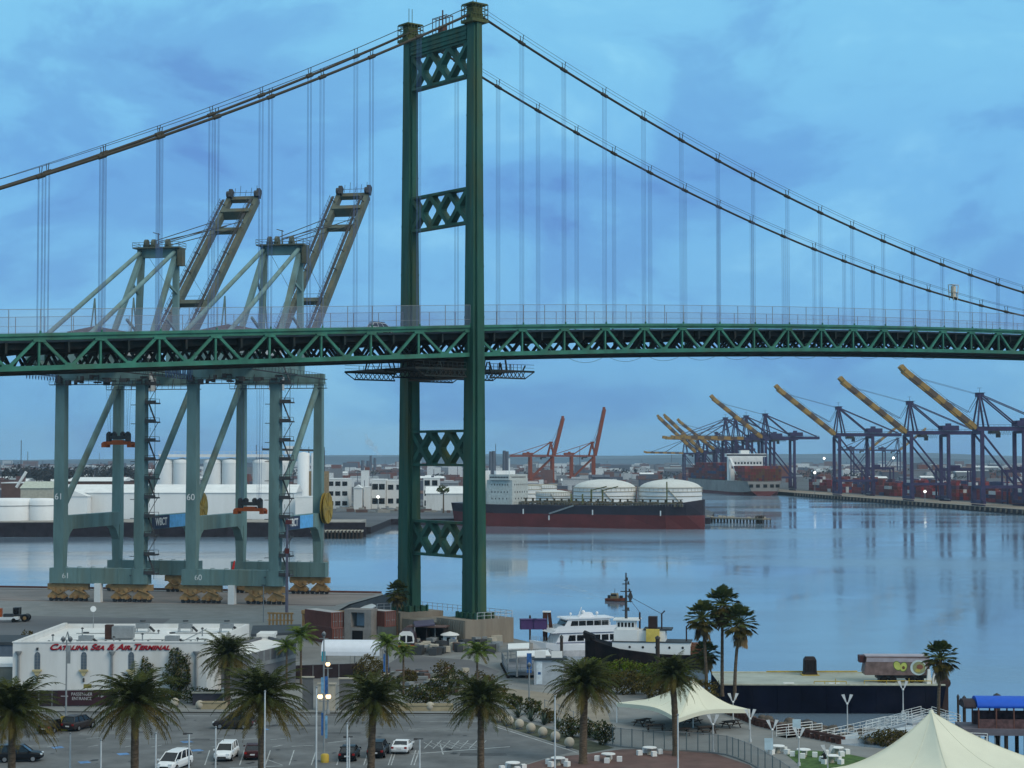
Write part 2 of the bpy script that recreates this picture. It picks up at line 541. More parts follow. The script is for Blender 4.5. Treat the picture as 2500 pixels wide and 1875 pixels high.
for u, v in ((140, 1826), (300, 1842), (205, 1862), (455, 1812), (640, 1782), (480, 1833)):
    strip((u-12, v), (u+14, v-2), 1.3)
tag(mk.build('bay_markings', mat('blue bay paint', (.10, .22, .42), .8, scale=1.5, var=.4, dirt=.7, dirtc=(.09, .09, .1))), 'pale blue painted bay symbols in the parking lot', kind='structure')
# ------------------------------------------------------------------ the suspension bridge
BX, BY, TH = -6.355, 306.84, .6718
BR = thing('suspension_bridge', 'green steel suspension bridge crossing the harbour on a tall latticed tower', 'bridge', (BX, BY, 0), TH)
WD = 18.85
def zt(s):
    return 55.3+.060*s if s < 0 else 55.3+.0575*s-.000128*s*s
def zcab(s):
    return 109.2-.5195*-s+.0008*s*s if s < 0 else 109.2-.3853*s+.000843*s*s
NL = [-11.6-9.46*i for i in range(13)]
NR = [10.3+9.525*i for i in range(24)]
NOD = sorted(NL+[-1.2]+NR)
DEP = 4.45
for w in (0, WD):
    t = MB()
    for a, b in zip(NOD[:-1], NOD[1:]):
        t.beam((a, w, zt(a)), (b, w, zt(b)), .55, .72)
        m = (a+b)/2
        t.beam((a, w, zt(a)), (m, w, zt(m)-DEP), .36, .42)
        t.beam((m, w, zt(m)-DEP), (b, w, zt(b)), .36, .42)
        t.box((m, w, zt(m)-DEP+.25), (1.7, .60, .75))
    for a in NOD:
        t.beam((a, w, zt(a)), (a, w, zt(a)-DEP), .30, .34)
        t.box((a, w, zt(a)-.25), (1.9, .60, .95))
    for a, b in zip(NOD[:-1], NOD[1:]):
        t.beam((a, w, zt(a)-DEP), (b, w, zt(b)-DEP), .62, .70)
    t.build('stiffening_truss', G_TR, BR)
# roadway slab with its edge beams
t = MB()
seg = NOD
for a, b in zip(seg[:-1], seg[1:]):
    r = []
    for s in (a, b):
        z = zt(s)-.45
        r.append([(s, .5, z-.3), (s, WD-.5, z-.3), (s, WD-.5, z), (s, .5, z)])
    t.loft(r)
t.build('deck', ASPH, BR)
for w in (-.42, WD+.42):
    t = MB()
    for a, b in zip(seg[:-1], seg[1:]):
        t.beam((a, w, zt(a)+.30), (b, w, zt(b)+.30), .25, .42)
        t.beam((a, w, zt(a)+.5), (a, w, zt(a)+.85), .22)
    t.build('edge_beam', G_TR, BR)
t = MB()
for w in (1.7, 4, 6.4, 8.8, 11.2, 13.6, 16, 17.6):
    for a, b in zip(seg[:-1], seg[1:]):
        t.beam((a, w, zt(a)-1.25), (b, w, zt(b)-1.25), .30, .95)
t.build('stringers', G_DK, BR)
t = MB()
rnd = random.Random(3)
for i, (a, b) in enumerate(zip(seg[:-1], seg[1:])):
    for s in (a, (a+b)/2):
        z = zt(s)
        t.beam((s, .3, z-1.5), (s, WD-.3, z-1.5), .35, 1.5)
        t.beam((s, .3, z-DEP), (s, WD-.3, z-DEP), .3, .35)
        for k in range(6):
            w0, w1 = .4+k*3.0, .4+(k+1)*3.0
            zl, zh = z-DEP, z-2.0
            t.beam((s, w0, zl if k % 2 else zh), (s, w1, zh if k % 2 else zl), .34)
    t.beam((a, .3, zt(a)-DEP), (b, WD-.3, zt(b)-DEP), .28, .28)
    t.beam((a, WD-.3, zt(a)-DEP-.05), (b, .3, zt(b)-DEP-.05), .28, .28)
for w in (1.2, 6, 12.5, 17.6):
    for a, b in zip(seg[:-1], seg[1:]):
        t.tube([(a, w, zt(a)-DEP-.5), (b, w, zt(b)-DEP-.5)], .11, 4)
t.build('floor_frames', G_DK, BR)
MESHF = bpy.data.materials.new('fence netting')
MESHF.use_nodes = True
tt = MESHF.node_tree
bs = tt.nodes['Principled BSDF']
bs.inputs['Base Color'].default_value = (.22, .25, .40, 1)
bs.inputs['Alpha'].default_value = .18
for w in (-.42, WD+.42):
    t = MB()
    for a, b in zip(seg[:-1], seg[1:]):
        for k in range(2):
            s = a+(b-a)*k/2
            t.beam((s, w, zt(s)+.4), (s, w, zt(s)+3.95), .085, m=0)
        t.beam((a, w, zt(a)+3.92), (b, w, zt(b)+3.92), .07, m=0)
        t.beam((a, w, zt(a)+1.5), (b, w, zt(b)+1.5), .045, m=0)
    fo = t.build('safety_fence', GREY, BR)
    t = MB()
    for a, b in zip(seg[:-1], seg[1:]):
        t.add([(a, w, zt(a)+.5), (b, w, zt(b)+.5), (b, w, zt(b)+3.9), (a, w, zt(a)+3.9)], [(0, 1, 2, 3)])
    t.build('netting', MESHF, fo)
# cables, hand ropes and hangers
HANG = sorted([s for s in NL if s > -125]+[s for s in NR])
for w in (0, WD):
    t = MB()
    ss = [-125+i*2.5 for i in range(50)]+[0]+[2.5*i for i in range(1, 93)]
    t.tube([(s, w, zcab(s)) for s in ss], .22, 8)
    for s in HANG:
        d = Vector((1, 0, (zcab(s+.1)-zcab(s-.1))/.2)).normalized()
        p = Vector((s, w, zcab(s)))
        t.tube([p-d*.65, p+d*.65], .33, 8)
    mc = t.build('main_cable', CABLE, BR)
    t = MB()
    for dw in (-.5, .5):
        t.tube([(s, w+dw, zcab(s)+1.35) for s in ss], .035, 4)
        for s in HANG:
            t.beam((s, w+dw*.4, zcab(s)), (s, w+dw, zcab(s)+1.4), .09)
    t.build('hand_ropes', CABLE, mc)
    for s in HANG:
        if zcab(s)-zt(s) < 1:
            continue
        t = MB()
        for ds in (-.30, .30):
            for dw in (-.16, .16):
                t.tube([(s+ds, w+dw, zt(s)), (s+ds, w+dw, zcab(s))], .033, 4)
        t.build('hanger', ROPE, BR)
# the tower
def legring(s0, w0, z, m=None):
    k = (z-7)/100.2
    hs, hw = (2.95+(1.75-2.95)*k)/2, (4.3+(2.65-4.3)*k)/2
    ns, nw = hs*.42, hw*.30
    P = [(hs, hw-nw), (hs-ns, hw-nw), (hs-ns, hw), (-hs+ns, hw), (-hs+ns, hw-nw), (-hs, hw-nw), (-hs, -hw+nw), (-hs+ns, -hw+nw), (-hs+ns, -hw), (hs-ns, -hw), (hs-ns, -hw+nw), (hs, -hw+nw)]
    return [(s0+a, w0+b, z) for a, b in P]
PIERZ = 6.6
tw = thing('tower', None, None)
tw.parent = BR
for w in (0, WD):
    t = MB()
    zs = [PIERZ+.9]+[14+8.6*i for i in range(11)]+[107.2]
    t.loft([legring(0, w, z) for z in zs])
    for z in zs[1:-1]:
        r0, r1 = legring(0, w, z), legring(0, w, z+.35)
        t.loft([[(a[0]*1.02, w+(a[1]-w)*1.02, a[2]) for a in r] for r in (r0, r1)])
    t.box((0, w, PIERZ+.45), (3.9, 5.3, .9))
    for k in range(4):
        t.box((-1.9+k*1.26, w-2.75, PIERZ+.55), (.25, .5, 1.1))
        t.box((-2.05, w-2.2+k*1.4, PIERZ+.55), (.5, .25, 1.1))
    t.build('leg', G_BR, tw)
    t = MB()
    t.box((0, w, 107.5), (3.4, 3.3, .5))
    t.box((0, w, 108.3), (2.6, 1.4, 1.4))
    t.tube([(0, w-.45, 109.0), (0, w+.45, 109.0)], .9, 12)
    for i in range(6):
        a = -1.6+i*.64
        t.beam((a, w-1.6, 107.7), (a, w-1.6, 110.3), .10)
        t.beam((a, w+1.6, 107.7), (a, w+1.6, 110.3), .10)
    for q in (-1.6, 1.6):
        for z in (108.6, 109.5, 110.3):
            t.beam((-1.7, w+q, z), (1.7, w+q, z), .10)
            t.beam((q, w-1.6, z), (q, w+1.6, z), .10)
        t.beam((q, w-1.6, 107.7), (q, w-1.6, 110.3), .1)
    t.box((0, w, 109.6), (1.9, 1.9, 1.5))
    t.box((0, w, 110.45), (3.3, 3.0, .16))
    for q in (-.35, .35):
        t.tube([(q, w, 110.3), (q, w, 113.4)], .06, 5)
    t.build('saddle_housing', mat('weathered green iron', (.075, .09, .03), .7, dirt=.5), tw)
I0, I1 = 1.35, WD-1.35
def lattice(z0, z1, n=3):
    t = MB()
    a0, a1 = I0+.0, I1-.0
    t.beam((0, a0, z1-.2), (0, a1, z1-.2), 1.5, .42)
    t.beam((0, a0, z0+.2), (0, a1, z0+.2), 1.5, .42)
    st = (a1-a0)/n
    for k in range(n):
        b0 = a0+k*st
        for p, q in (((0, b0, z0+.35), (0, b0+st, z1-.35)), ((0, b0, z1-.35), (0, b0+st, z0+.35))):
            t.beam(p, q, 1.25, .82, up=(0, 0, 1))
        t.box((0, b0+st/2, (z0+z1)/2), (1.27, 1.5, 1.5))
        for zz in (z0+.55, z1-.55):
            t.box((0, b0+.02 if k == 0 else b0, zz), (1.29, 1.7, .95))
    t.box((0, a1-.4, z0+.55), (1.29, 1.0, .95))
    t.box((0, a1-.4, z1-.55), (1.29, 1.0, .95))
    return t
for z0, z1 in ((98.3, 104.6), (73.2, 79.4), (32.0, 38.2), (16.5, 22.6)):
    lattice(z0, z1).build('cross_brace', G_BR, tw)
t = MB()
t.box((0, WD/2, 105.9), (1.7, WD-2.4, 2.5))
for z in (104.75, 105.5, 106.3, 107.1):
    t.box((0, WD/2, z), (2.0, WD-2.5, .18))
t.build('top_beam', G_BR, tw)
t = MB()
t.box((0, WD/2, 48.7), (1.9, WD-2.9, 3.3))
for z in (47.0, 50.4):
    t.box((0, WD/2, z), (2.5, WD-3.0, .25))
t.build('deck_beam', mat('brown stained bridge steel', (.075, .055, .04), .7, dirt=.5, dirtc=(.03, .05, .035)), tw)
t = MB()
for z in (107.3, 110.0):
    for k in range(5):
        t.beam((-.7, 7.2+k, z), (.7, 7.2+k, z), .09)
    t.beam((-.7, 7.2, z), (-.7, 11.2, z), .1)
    t.beam((.7, 7.2, z), (.7, 11.2, z), .1)
for k in range(5):
    for q in (-.7, .7):
        t.beam((q, 7.2+k, 107.3), (q, 7.2+k, 110.1), .1)
t.box((0, 9.2, 107.9), (.9, 1.5, 1.2))
t.tube([(0, 9.2, 108), (0, 9.2, 111.3)], .14, 5)
t.build('beacon_cage', mat('rusty cage', (.10, .05, .035), .7), tw)
# work platforms hung round the tower below the truss
for s0, s1 in ((-2.5, -13.0), (2.5, 12.2)):
    t = MB()
    sg = 1 if s1 > s0 else -1
    for w in (-1.0, 8, WD+1.0):
        t.beam((s0, w, 48.2), (s1, w, 48.2), .25, .3)
        t.beam((s0, w, 47.0), (s1-sg*2.0, w, 47.0), .2, .25)
        t.beam((s1-sg*2, w, 47.0), (s1, w, 48.2), .14)
        n = 9
        for k in range(n):
            a, b = s0+(s1-sg*2-s0)*k/n, s0+(s1-sg*2-s0)*(k+1)/n
            t.beam((a, w, 47.0), (b, w, 48.2), .11)
            t.beam((a, w, 48.2), (b, w, 47.0), .11)
            t.beam((a, w, 48.2), (a, w, 49.4), .07)
        t.beam((s0, w, 49.4), (s1, w, 49.4), .07)
        t.beam((s0, w, 48.85), (s1, w, 48.85), .05)
    t.bx(min(s0, s1), max(s0, s1), -1.1, WD+1.1, 48.3, 48.4)
    rnd = random.Random(int(s1))
    for k in range(22):
        a, w = rnd.uniform(min(s0, s1), max(s0, s1)), rnd.uniform(0, WD)
        t.beam((a, w, 48.3), (a+rnd.uniform(-1, 1), w, rnd.uniform(49.3, 50.4)), rnd.uniform(.08, .25))
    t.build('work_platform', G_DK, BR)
# drooping service line below the near truss
t = MB()
for a, b in zip(NR[1:12], NR[2:13]):
    t.tube([(a+(b-a)*k/8, .2, zt(a)-DEP-.45-1.2*(1-(k/4-1)**2)) for k in range(9)], .03, 4)
t.build('service_line', CABLE, BR)
t = MB()
s = 152.5
for q in (-.7, .7):
    for dw in (-.6, .6):
        t.beam((s+q, WD+dw, zcab(s)-.5), (s+q*1.5, WD+dw, zcab(s)+3.0), .13)
for z in (.2, 1.3, 3.0):
    t.box((s, WD, zcab(s)+z), (1.8+z*.2, 1.3, .1))
t.box((s, WD, zcab(s)+1.5), (.8, .8, 2.4))
t.build('cable_basket', mat('pale basket', (.5, .45, .36), .7), BR)
# concrete pier
t = MB()
pc = mat('stained pier concrete', (.235, .205, .165), .9, scale=.5, var=.2, dirt=.6, dirtc=(.11, .07, .045), stretch=(1, 1, .15), bump=.3)
t.bx(-4.6, 5.6, -3.6, 4.4, -3, PIERZ)
t.bx(-4.2, 4.2, 4.4, 15.0, -3, PIERZ-.9)
t.bx(-4.6, 4.6, 15.0, 22.6, -3, PIERZ)
for k in range(12):
    t.bx(-4.6-.12, -4.6+.02, -3.4+k*.66, -3.4+k*.66+.30, 2, PIERZ-.25)
pr_ = t.build('pier', pc, BR)
t = MB()
for (x0, y0), (x1, y1), zb in (((5.4, -3.4), (5.4, 4.2), PIERZ), ((5.4, 4.4), (4.4, 22.4), PIERZ), ((4.4, 22.4), (-4.4, 22.4), PIERZ), ((-2, -3.45), (5.4, -3.45), PIERZ)):
    n = max(3, int(math.hypot(x1-x0, y1-y0)/1.3))
    for k in range(n+1):
        x, y = x0+(x1-x0)*k/n, y0+(y1-y0)*k/n
        t.beam((x, y, zb), (x, y, zb+1.15), .07)
    for h in (.6, 1.15):
        t.beam((x0, y0, zb+h), (x1, y1, zb+h), .06)
t.build('railing', mat('pale galvanised rail', (.45, .47, .5), .6), pr_)
# ------------------------------------------------------------------ the two big quay cranes on the near wharf
def near_crane(num, label):
    c = thing('gantry_crane', label, 'crane', (*wh(0, 0), 2.5), -.2, 'grey quay cranes on the near wharf')
    GX = (5.4, 13.1)
    fr = {}
    for i, (x, y) in enumerate(((0, 0), (18.5, 0), (0, 30), (18.5, 30))):
        t = MB()
        w = 2.35 if y == 0 else 2.1
        t.loft([[(x-a*k, y-b*k, z), (x+a*k, y-b*k, z), (x+a*k, y+b*k, z), (x-a*k, y+b*k, z)] for z, k, a, b in ((4, .78, w/2, w/2), (13.5, 1.0, w/2, w/2), (20, .98, w/2, w/2), (50, .86, w/2, w/2))])
        t.build('leg', CRANE, c)
    for y in (0, 30):
        t = MB()
        t.bx(-2.0, 20.5, y-1.15, y+1.15, 3.9, 7.2)
        for k in range(6):
            x = 1.5+k*3.1
            t.beam((x, y-1.2, 3.9), (x, y-1.2, 7.5), .12)
            t.beam((x, y-1.2, 7.5), (x+.9, y-1.2, 7.5), .12)
        sb = t.build('sill_beam', CRANE, c)
        if y == 0:
            text('number', num, 1.7, WHITE, sb, (1.8, -1.17, 5.5))
        t = MB()
        t.bx(-1.2, 19.7, y-1, y+1, 47.6, 50)
        t.build('cross_girder', CRANE, c)
    for x in (0, 18.5):
        t = MB()
        t.bx(x-1.0, x+1.0, 1.0, 29.2, 15.4, 18.4)
        t.loft([[(x-.9, y, 15.5), (x+.9, y, 15.5), (x+.9, y, z), (x-.9, y, z)] for y, z in ((1.0, 12.0), (3.0, 14.6), (4.5, 15.45))])
        t.loft([[(x-.9, y, 15.5), (x+.9, y, 15.5), (x+.9, y, z), (x-.9, y, z)] for y, z in ((25, 15.45), (27, 14.6), (29, 12.0))])
        tb = t.build('portal_beam', CRANE, c)
        t = MB()
        t.tube([(x, .9, 20), (x, 28.8, 47.2)], .72, 10)
        t.build('diagonal_brace', CRANE, c)
        if x > 0:
            t = MB()
            t.bx(x+1.02, x+1.12, 3.5, 13.2, 15.5, 18.3)
            sg = t.build('sign_panel', mat('dark blue sign', (.02, .03, .075), .5), tb)
            text('lettering', 'WBCT', 2.3, WHITE, sg, (x+1.14, 8.5, 16.9), (PI/2, 0, PI/2), bold=.04, width=6.5)
            t = MB()
            t.bx(x+1.02, x+1.12, 13.3, 22.5, 15.5, 18.3)
            t.build('sign_panel', mat('light blue sign', (.12, .40, .75), .5), tb)
    text('number', num, 1.9, WHITE, c, (0, -1.2, 22.5))
    # bogies
    for y in (0, 30):
        for x in (2.0, 16.6):
            t = MB()
            sg = 1
            t.bx(x-4.7, x+4.7, y-.5, y+.5, 2.5, 3.8)
            for q in (-2.5, 2.5):
                t.ext([(x+q-2.3, 1.0), (x+q+2.3, 1.0), (x+q+.6, 2.6), (x+q-.6, 2.6)], y-.55, y+.55)
                for qq in (-1.1, 1.1):
                    t.bx(x+q+qq-.95, x+q+qq+.95, y-.62, y+.62, .75, 1.35)
                    t.box((x+q+qq+.5, y-.85, .95), (.55, .5, .6))
            t.tube([(x-4.3, y-.7, 2.9), (x-2, y-.8, 1.6), (x+1, y-.7, 2.9), (x+4.3, y-.8, 1.8)], .14, 5)
            for q in (-3.2, -1, 1, 3.2):
                t.tube([(x+q, y-.9, 2.6), (x+q, y-.62, 2.6)], .45, 8)
            bg = t.build('bogie', YEL, c)
            for k in range(8):
                xx = x-3.95+k*1.13
                t = MB()
                t.tube([(xx, y-.30, .45), (xx, y+.30, .45)], .45, 10)
                t.build('wheel', CRANE_D, bg)
    t = MB()
    t.bx(8.6, 10.0, -1.6, -.2, 0, 4.0)
    t.build('equipment_cabinet', WHITE, c)
    # girders and trolley rail structure
    for x in GX:
        t = MB()
        t.bx(x-.7, x+.7, -27, 34, 50, 52.6)
        t.bx(x-.2, x+.2, -27, 34, 49.7, 50)
        for k in range(30):
            y = -26+k*2.05
            sx_ = 1.5 if x > 9 else -1.5
            t.beam((x+sx_, y, 52.6), (x+sx_, y, 53.7), .06)
            t.beam((x, y, 52.55), (x+sx_, y, 52.55), .1)
        t.beam((x+sx_, -27, 53.7), (x+sx_, 34, 53.7), .06)
        t.beam((x+sx_, -27, 53.15), (x+sx_, 34, 53.15), .05)
        t.build('girder', CRANE, c)
    for y in (-26, -10, 3, 17, 33):
        MB().bx(5.4, 13.1, y-.5, y+.5, 50.6, 52).build('girder_tie', CRANE, c)
    t = MB()
    for k in range(11):
        y = -24+k*1.35
        t.tube([(3.6, y-.45, 50), (3.6, y-.4, 48.2), (3.6, y, 47.1), (3.6, y+.4, 48.2), (3.6, y+.45, 50)], .09, 5)
    t.beam((3.6, -26, 50.2), (3.6, 30, 50.2), .25)
    t.build('festoon_cable', ROPE, c)
    t = MB()
    t.bx(3.2, 15.2, -4, 13.5, 53, 57.6)
    t.ext([(3.0, 57.6), (15.4, 57.6), (15.4, 58.0), (9.2, 59.1), (3.0, 58.0)], -4.2, 13.7, m=1)
    mh = t.build('machinery_house', [mat('pale machinery house', (.40, .42, .42), .6, dirt=.3, dirtc=(.25, .2, .16)), mat('brown house roof', (.16, .12, .09), .8)], c, fix=True)
    t = MB()
    t.bx(4.2, 14.2, -20, -13, 53, 53.3)
    t.bx(5.0, 9.5, -19.4, -14, 53.3, 56)
    t.build('electrical_house', BOOMC, c)
    # trolley and cab
    t = MB()
    t.bx(4.8, 13.7, 7, 14, 48.9, 49.7)
    t.bx(5.5, 13, 8, 13, 52.6, 53.4)
    for x in (5.2, 13.3):
        for y in (7.4, 13.6):
            t.box((x, y, 49.3), (.9, .9, 1.4))
    tr = t.build('trolley', CRANE_D, c)
    t = MB()
    t.bx(12.0, 14.6, 14.2, 17, 45.8, 48.8)
    t.bx(12.4, 14.2, 14.9, 16.4, 48.8, 49.8)
    cb = t.build('cab', mat('cab white', (.5, .5, .48), .5), tr)
    MB().bx(12.1, 14.5, 14.15, 14.22, 46.5, 48.3).build('window', GLASS, cb)
    # A-frame over the waterside legs
    AX = (5.0, 13.5)
    t = MB()
    for x, xb in zip(AX, (4.4, 14.1)):
        t.beam((x, 31.0, 78.5), (xb, 30.0, 52), 1.3, 1.2)
        t.beam((x, 31.0, 78.5), (xb, 12.0, 53), 1.1, 1.0)
        t.beam((xb, 30.4, 60), (xb, 24.0, 62.7), .5)
        t.beam((xb, 30.4, 69), (x, 26.0, 71), .5)
    t.bx(4.2, 14.3, 30.2, 31.8, 77.6, 79.6)
    t.build('apex_frame', CRANE, c)
    t = MB()
    t.bx(3.6, 15.0, 28.8, 33.4, 79.6, 79.9)
    for z in (80.4, 81.0):
        t.beam((3.6, 28.8, z), (15, 28.8, z), .08)
        t.beam((3.6, 33.4, z), (15, 33.4, z), .08)
        t.beam((3.6, 28.8, z), (3.6, 33.4, z), .08)
        t.beam((15, 28.8, z), (15, 33.4, z), .08)
    for k in range(8):
        t.beam((3.6+k*1.63, 28.8, 79.9), (3.6+k*1.63, 28.8, 81), .08)
        t.beam((3.6+k*1.63, 33.4, 79.9), (3.6+k*1.63, 33.4, 81), .08)
    for x in (6.2, 8.0, 11.5):
        t.tube([(x-.35, 31, 80.9), (x+.35, 31, 80.9)], 1.05, 10)
        t.box((x, 31, 80.2), (1.2, 1.4, 1.0))
    t.tube([(9.5, 30, 79.9), (9.5, 30, 83.2)], .12, 5)
    t.beam((8.2, 30, 83.4), (9.9, 30, 82.9), .18)
    t.bx(14.4, 15.6, 29.5, 31.5, 75.5, 79.5)
    t.build('apex_platform', BOOMC, c)
    for x, xb in zip(AX, (4.4, 14.1)):
        t = MB()
        t.tube([(x, 30.5, 79), (xb, -22, 54)], .50, 8)
        for y, z in ((3, 66),):
            t.beam((xb, y, 53), (x*.5+xb*.5, y+3, z), .25)
            t.beam((xb, y+5, 53), (x*.5+xb*.5, y+3, z), .25)
        t.build('backstay', CRANE, c)
    # service towers with stairs down one landside leg
    t = MB()
    for k in range(11):
        z = 6+k*4.05
        t.bx(19.7, 22.2, -1.3, 1.3, z, z+.3)
        t.bx(19.7, 22.2, -1.3, -1.2, z+.3, z+.75)
        for q in (-1.2, 1.2):
            t.beam((19.8, q, z+1.1), (22, q, z+1.1), .08)
        for q in (19.8, 20.9, 22):
            t.beam((q, -1.2, z), (q, -1.2, z+1.1), .08)
            t.beam((q, -1.2, z+2.2), (q, -1.2, z+3.0), .06)
        t.beam((22, 1.2, z), (22, 1.2, z+1.1), .08)
        t.beam((19.9 if k % 2 else 21.9, -.4, z), (21.9 if k % 2 else 19.9, .6, z+4.05), .35, .12)
        t.beam((19.6, 0, z-.2), (16.5, -1.3, z-.2), .15)
    t.beam((22, -1.2, 5), (22, -1.2, 50), .09)
    t.build('stair_tower', CRANE_D, c)
    t = MB()
    for y in (-2.2, 27.4):
        t.bx(-2, 21, y, y+1.0, 46.6, 46.75)
        for z in (47.3, 47.9):
            t.beam((-2, y, z), (21, y, z), .07)
        for k in range(16):
            t.beam((-2+k*1.53, y, 46.7), (-2+k*1.53, y, 47.9), .07)
        for k in range(5):
            t.beam((-1+k*5, y+.5, 46.6), (-1+k*5, y+1.4, 49), .12)
    rr = random.Random(9)
    for k in range(26):
        t.box((rr.uniform(-1, 20), rr.uniform(-3, 2), rr.uniform(46.9, 48.6)), (rr.uniform(.3, 1.6), 1, rr.uniform(.3, 1.2)))
    for x0 in (-2.5, 20.2):
        t.bx(x0, x0+.9, -20, 28, 48.6, 48.75)
        for k in range(24):
            t.beam((x0, -20+k*2.08, 48.7), (x0, -20+k*2.08, 49.9), .07)
        t.beam((x0, -20, 49.9), (x0, 28, 49.9), .07)
    t.build('access_walkway', CRANE_D, c)
    t = MB()
    for q in (-.35, .35):
        t.beam((19.75, 30+q, 7), (19.75, 30+q, 20), .08)
    for k in range(16):
        t.beam((19.75, 29.65, 7.4+k*.8), (19.75, 30.35, 7.4+k*.8), .06)
    t.build('ladder', GREY, c)
    t = MB()
    t.tube([(19.9, 30, 19.5), (20.15, 30, 19.5)], [3.5, 3.5], 28)
    t.tube([(20.15, 30, 19.5), (20.6, 30, 19.5)], [1.2, 1.2], 16)
    t.tube([(20.6, 30, 19.5), (20.85, 30, 19.5)], [3.5, 3.5], 28)
    for k in range(8):
        a = k*PI/4
        t.beam((20.9, 30+.6*math.cos(a), 19.5+.6*math.sin(a)), (20.9, 30+3.4*math.cos(a), 19.5+3.4*math.sin(a)), .12)
    t.build('cable_reel', mat('dull yellow reel', (.31, .215, .035), .6, dirt=.4), c)
    # raised boom
    a = R(40.5)
    H = Vector((0, 34.2, 53.0))
    d, u = Vector((0, math.cos(a), math.sin(a))), Vector((0, -math.sin(a), math.cos(a)))
    def bp(l, h=0, x=0):
        p = H+d*l+u*h
        return (x, p.y, p.z)
    bm_ = MB()
    for x in GX:
        bm_.beam(bp(0, 0, x), bp(71, 0, x), 1.15, 2.0, up=u)
        bm_.beam(bp(0, -1.2, x), bp(71, -1.2, x), .35, .4, up=u)
    boom = bm_.build('boom', BOOMC, c)
    for l in (24, 56, 64, 71):
        t = MB()
        t.beam(bp(l, .1, GX[0]), bp(l, .1, GX[1]), 1.2 if l != 64 else 2.6, 1.5, up=d)
        if l in (24, 56):
            t.beam(bp(l-1, 1.6, GX[0]-1.4), bp(l-1, 1.6, GX[1]+.8), .08)
            t.beam(bp(l, 2.3, GX[0]-1.4), bp(l, 2.3, GX[1]+.8), .08)
        t.build('boom_tie', BOOMC, boom)
    t = MB()
    for x, s in ((GX[0], -1), (GX[1], -1)):
        xo = x+s*1.25
        t.beam(bp(2, .9, xo), bp(70, .9, xo), .75, .12, up=u)
        for k in range(34):
            l = 2+k*2.03
            t.beam(bp(l, .9, xo+s*.35), bp(l-.7, 2.1, xo+s*.35), .07)
            t.beam(bp(l, .8, x), bp(l, .9, xo+s*.4), .09)
        t.beam(bp(2, 2.0, xo+s*.35), bp(69, 2.0, xo+s*.35), .07)
        t.beam(bp(2, 1.4, xo+s*.35), bp(69, 1.4, xo+s*.35), .05)
        for l in (15, 19, 36, 44, 58, 67):
            t.beam(bp(l, 1, x), bp(l-2.6, 3.6, x), .2)
        t.beam(bp(70.5, 1, x+.6), bp(72.6, 2.0, x+.6), 1.0, 1.6)
        t.tube([bp(71.5, 1.5, x-.5), bp(71.5, 1.5, x+.5)], .9, 10)
    for k in range(6):
        t.beam(bp(71.5, 1, GX[0]+k*1.5), (GX[0]+k*1.5, bp(71.5)[1], bp(71.5)[2]+2.3+(k % 3)*.6), .09)
    t.beam(bp(71.5, 2, GX[0]), bp(71.5, 2, GX[1]), .1)
    t.build('boom_walkway', CRANE_D, boom)
    t = MB()
    for x in GX:
        for k, l in ((0, 56), (1, 58)):
            t.tube([(x*.6+9.2*.4, 31.5, 80.5+k*.8), bp(l, 1.2+k*.6, x)], .11, 5)
        t.tube([(x, 31.5, 79.5), bp(24, 1, x)], .05, 4)
    t.tube([(9.2, 31.5, 81.5), bp(56, 1.5, 9.2)], .10, 5)
    t.build('forestay', CABLE, c)
    return c
nc1 = near_crane('61', 'grey quay crane with numbers 61, raised boom, furthest from the green bridge tower')
def near_spreader(cr, y, z, label):
    p = Vector(cr.location)
    o = thing('container_spreader', label, 'spreader', (p.x+RD.x*9.25+GD.x*y, p.y+RD.y*9.25+GD.y*y, z), -.2, 'orange spreaders hanging from the quay cranes')
    t = MB()
    t.bx(-3.1, 3.1, -.9, -.6, 0, .7)
    t.bx(-3.1, 3.1, .6, .9, 0, .7)
    for x in (-3.0, 3.0):
        t.bx(x-.3, x+.3, -1.25, 1.25, 0, .6)
        for q in (-1.2, 1.2):
            t.bx(x-.45, x+.45, q-.2, q+.2, -.6, .35)
    t.bx(-1.3, 1.3, -.7, .7, .3, 1.0)
    t.build('frame', ORNG, o)
    t = MB()
    t.bx(-2.3, 2.3, -.6, .6, 1.2, 2.0)
    for x in (-2.2, -1.0, 1.0, 2.2):
        t.tube([(x, -.35, 2.3), (x, .35, 2.3)], .55, 10)
        t.bx(x-.12, x+.12, -.5, .5, 1.9, 2.9)
    t.bx(-2.6, -1.9, -.8, .8, .6, 2.4)
    t.bx(1.9, 2.6, -.8, .8, .6, 2.4)
    t.build('head_block', CRANE_D, o)
    t = MB()
    for x in (-2.2, -1.7, 1.7, 2.2):
        for q in (-.5, .5):
            t.tube([(x, q, 2.3), (x*1.1, q*3, 51.5-z)], .032, 4)
    t.build('hoist_rope', ROPE, o)
    return o
near_spreader(nc1, 9, 36.3, 'orange spreader held high on ropes under the crane numbered 61')
nc2 = dup(nc1, (*wh(30.2, 0), 2.5), -.2, 'grey quay crane with numbers 60, raised boom, beside the green bridge tower')
for o in list(nc2.children_recursive):
    if o.name.startswith('number'):
        par, lo, ro = o.parent, o.location.copy(), o.rotation_euler.copy()
        sz = 1.7 if lo.z < 10 else 1.9
        bpy.data.objects.remove(o)
        text('number', '60', sz, WHITE, par, lo, ro)
near_spreader(nc2, 10.3, 21.8, 'orange spreader lowered nearly to the portal beam of the crane numbered 60')
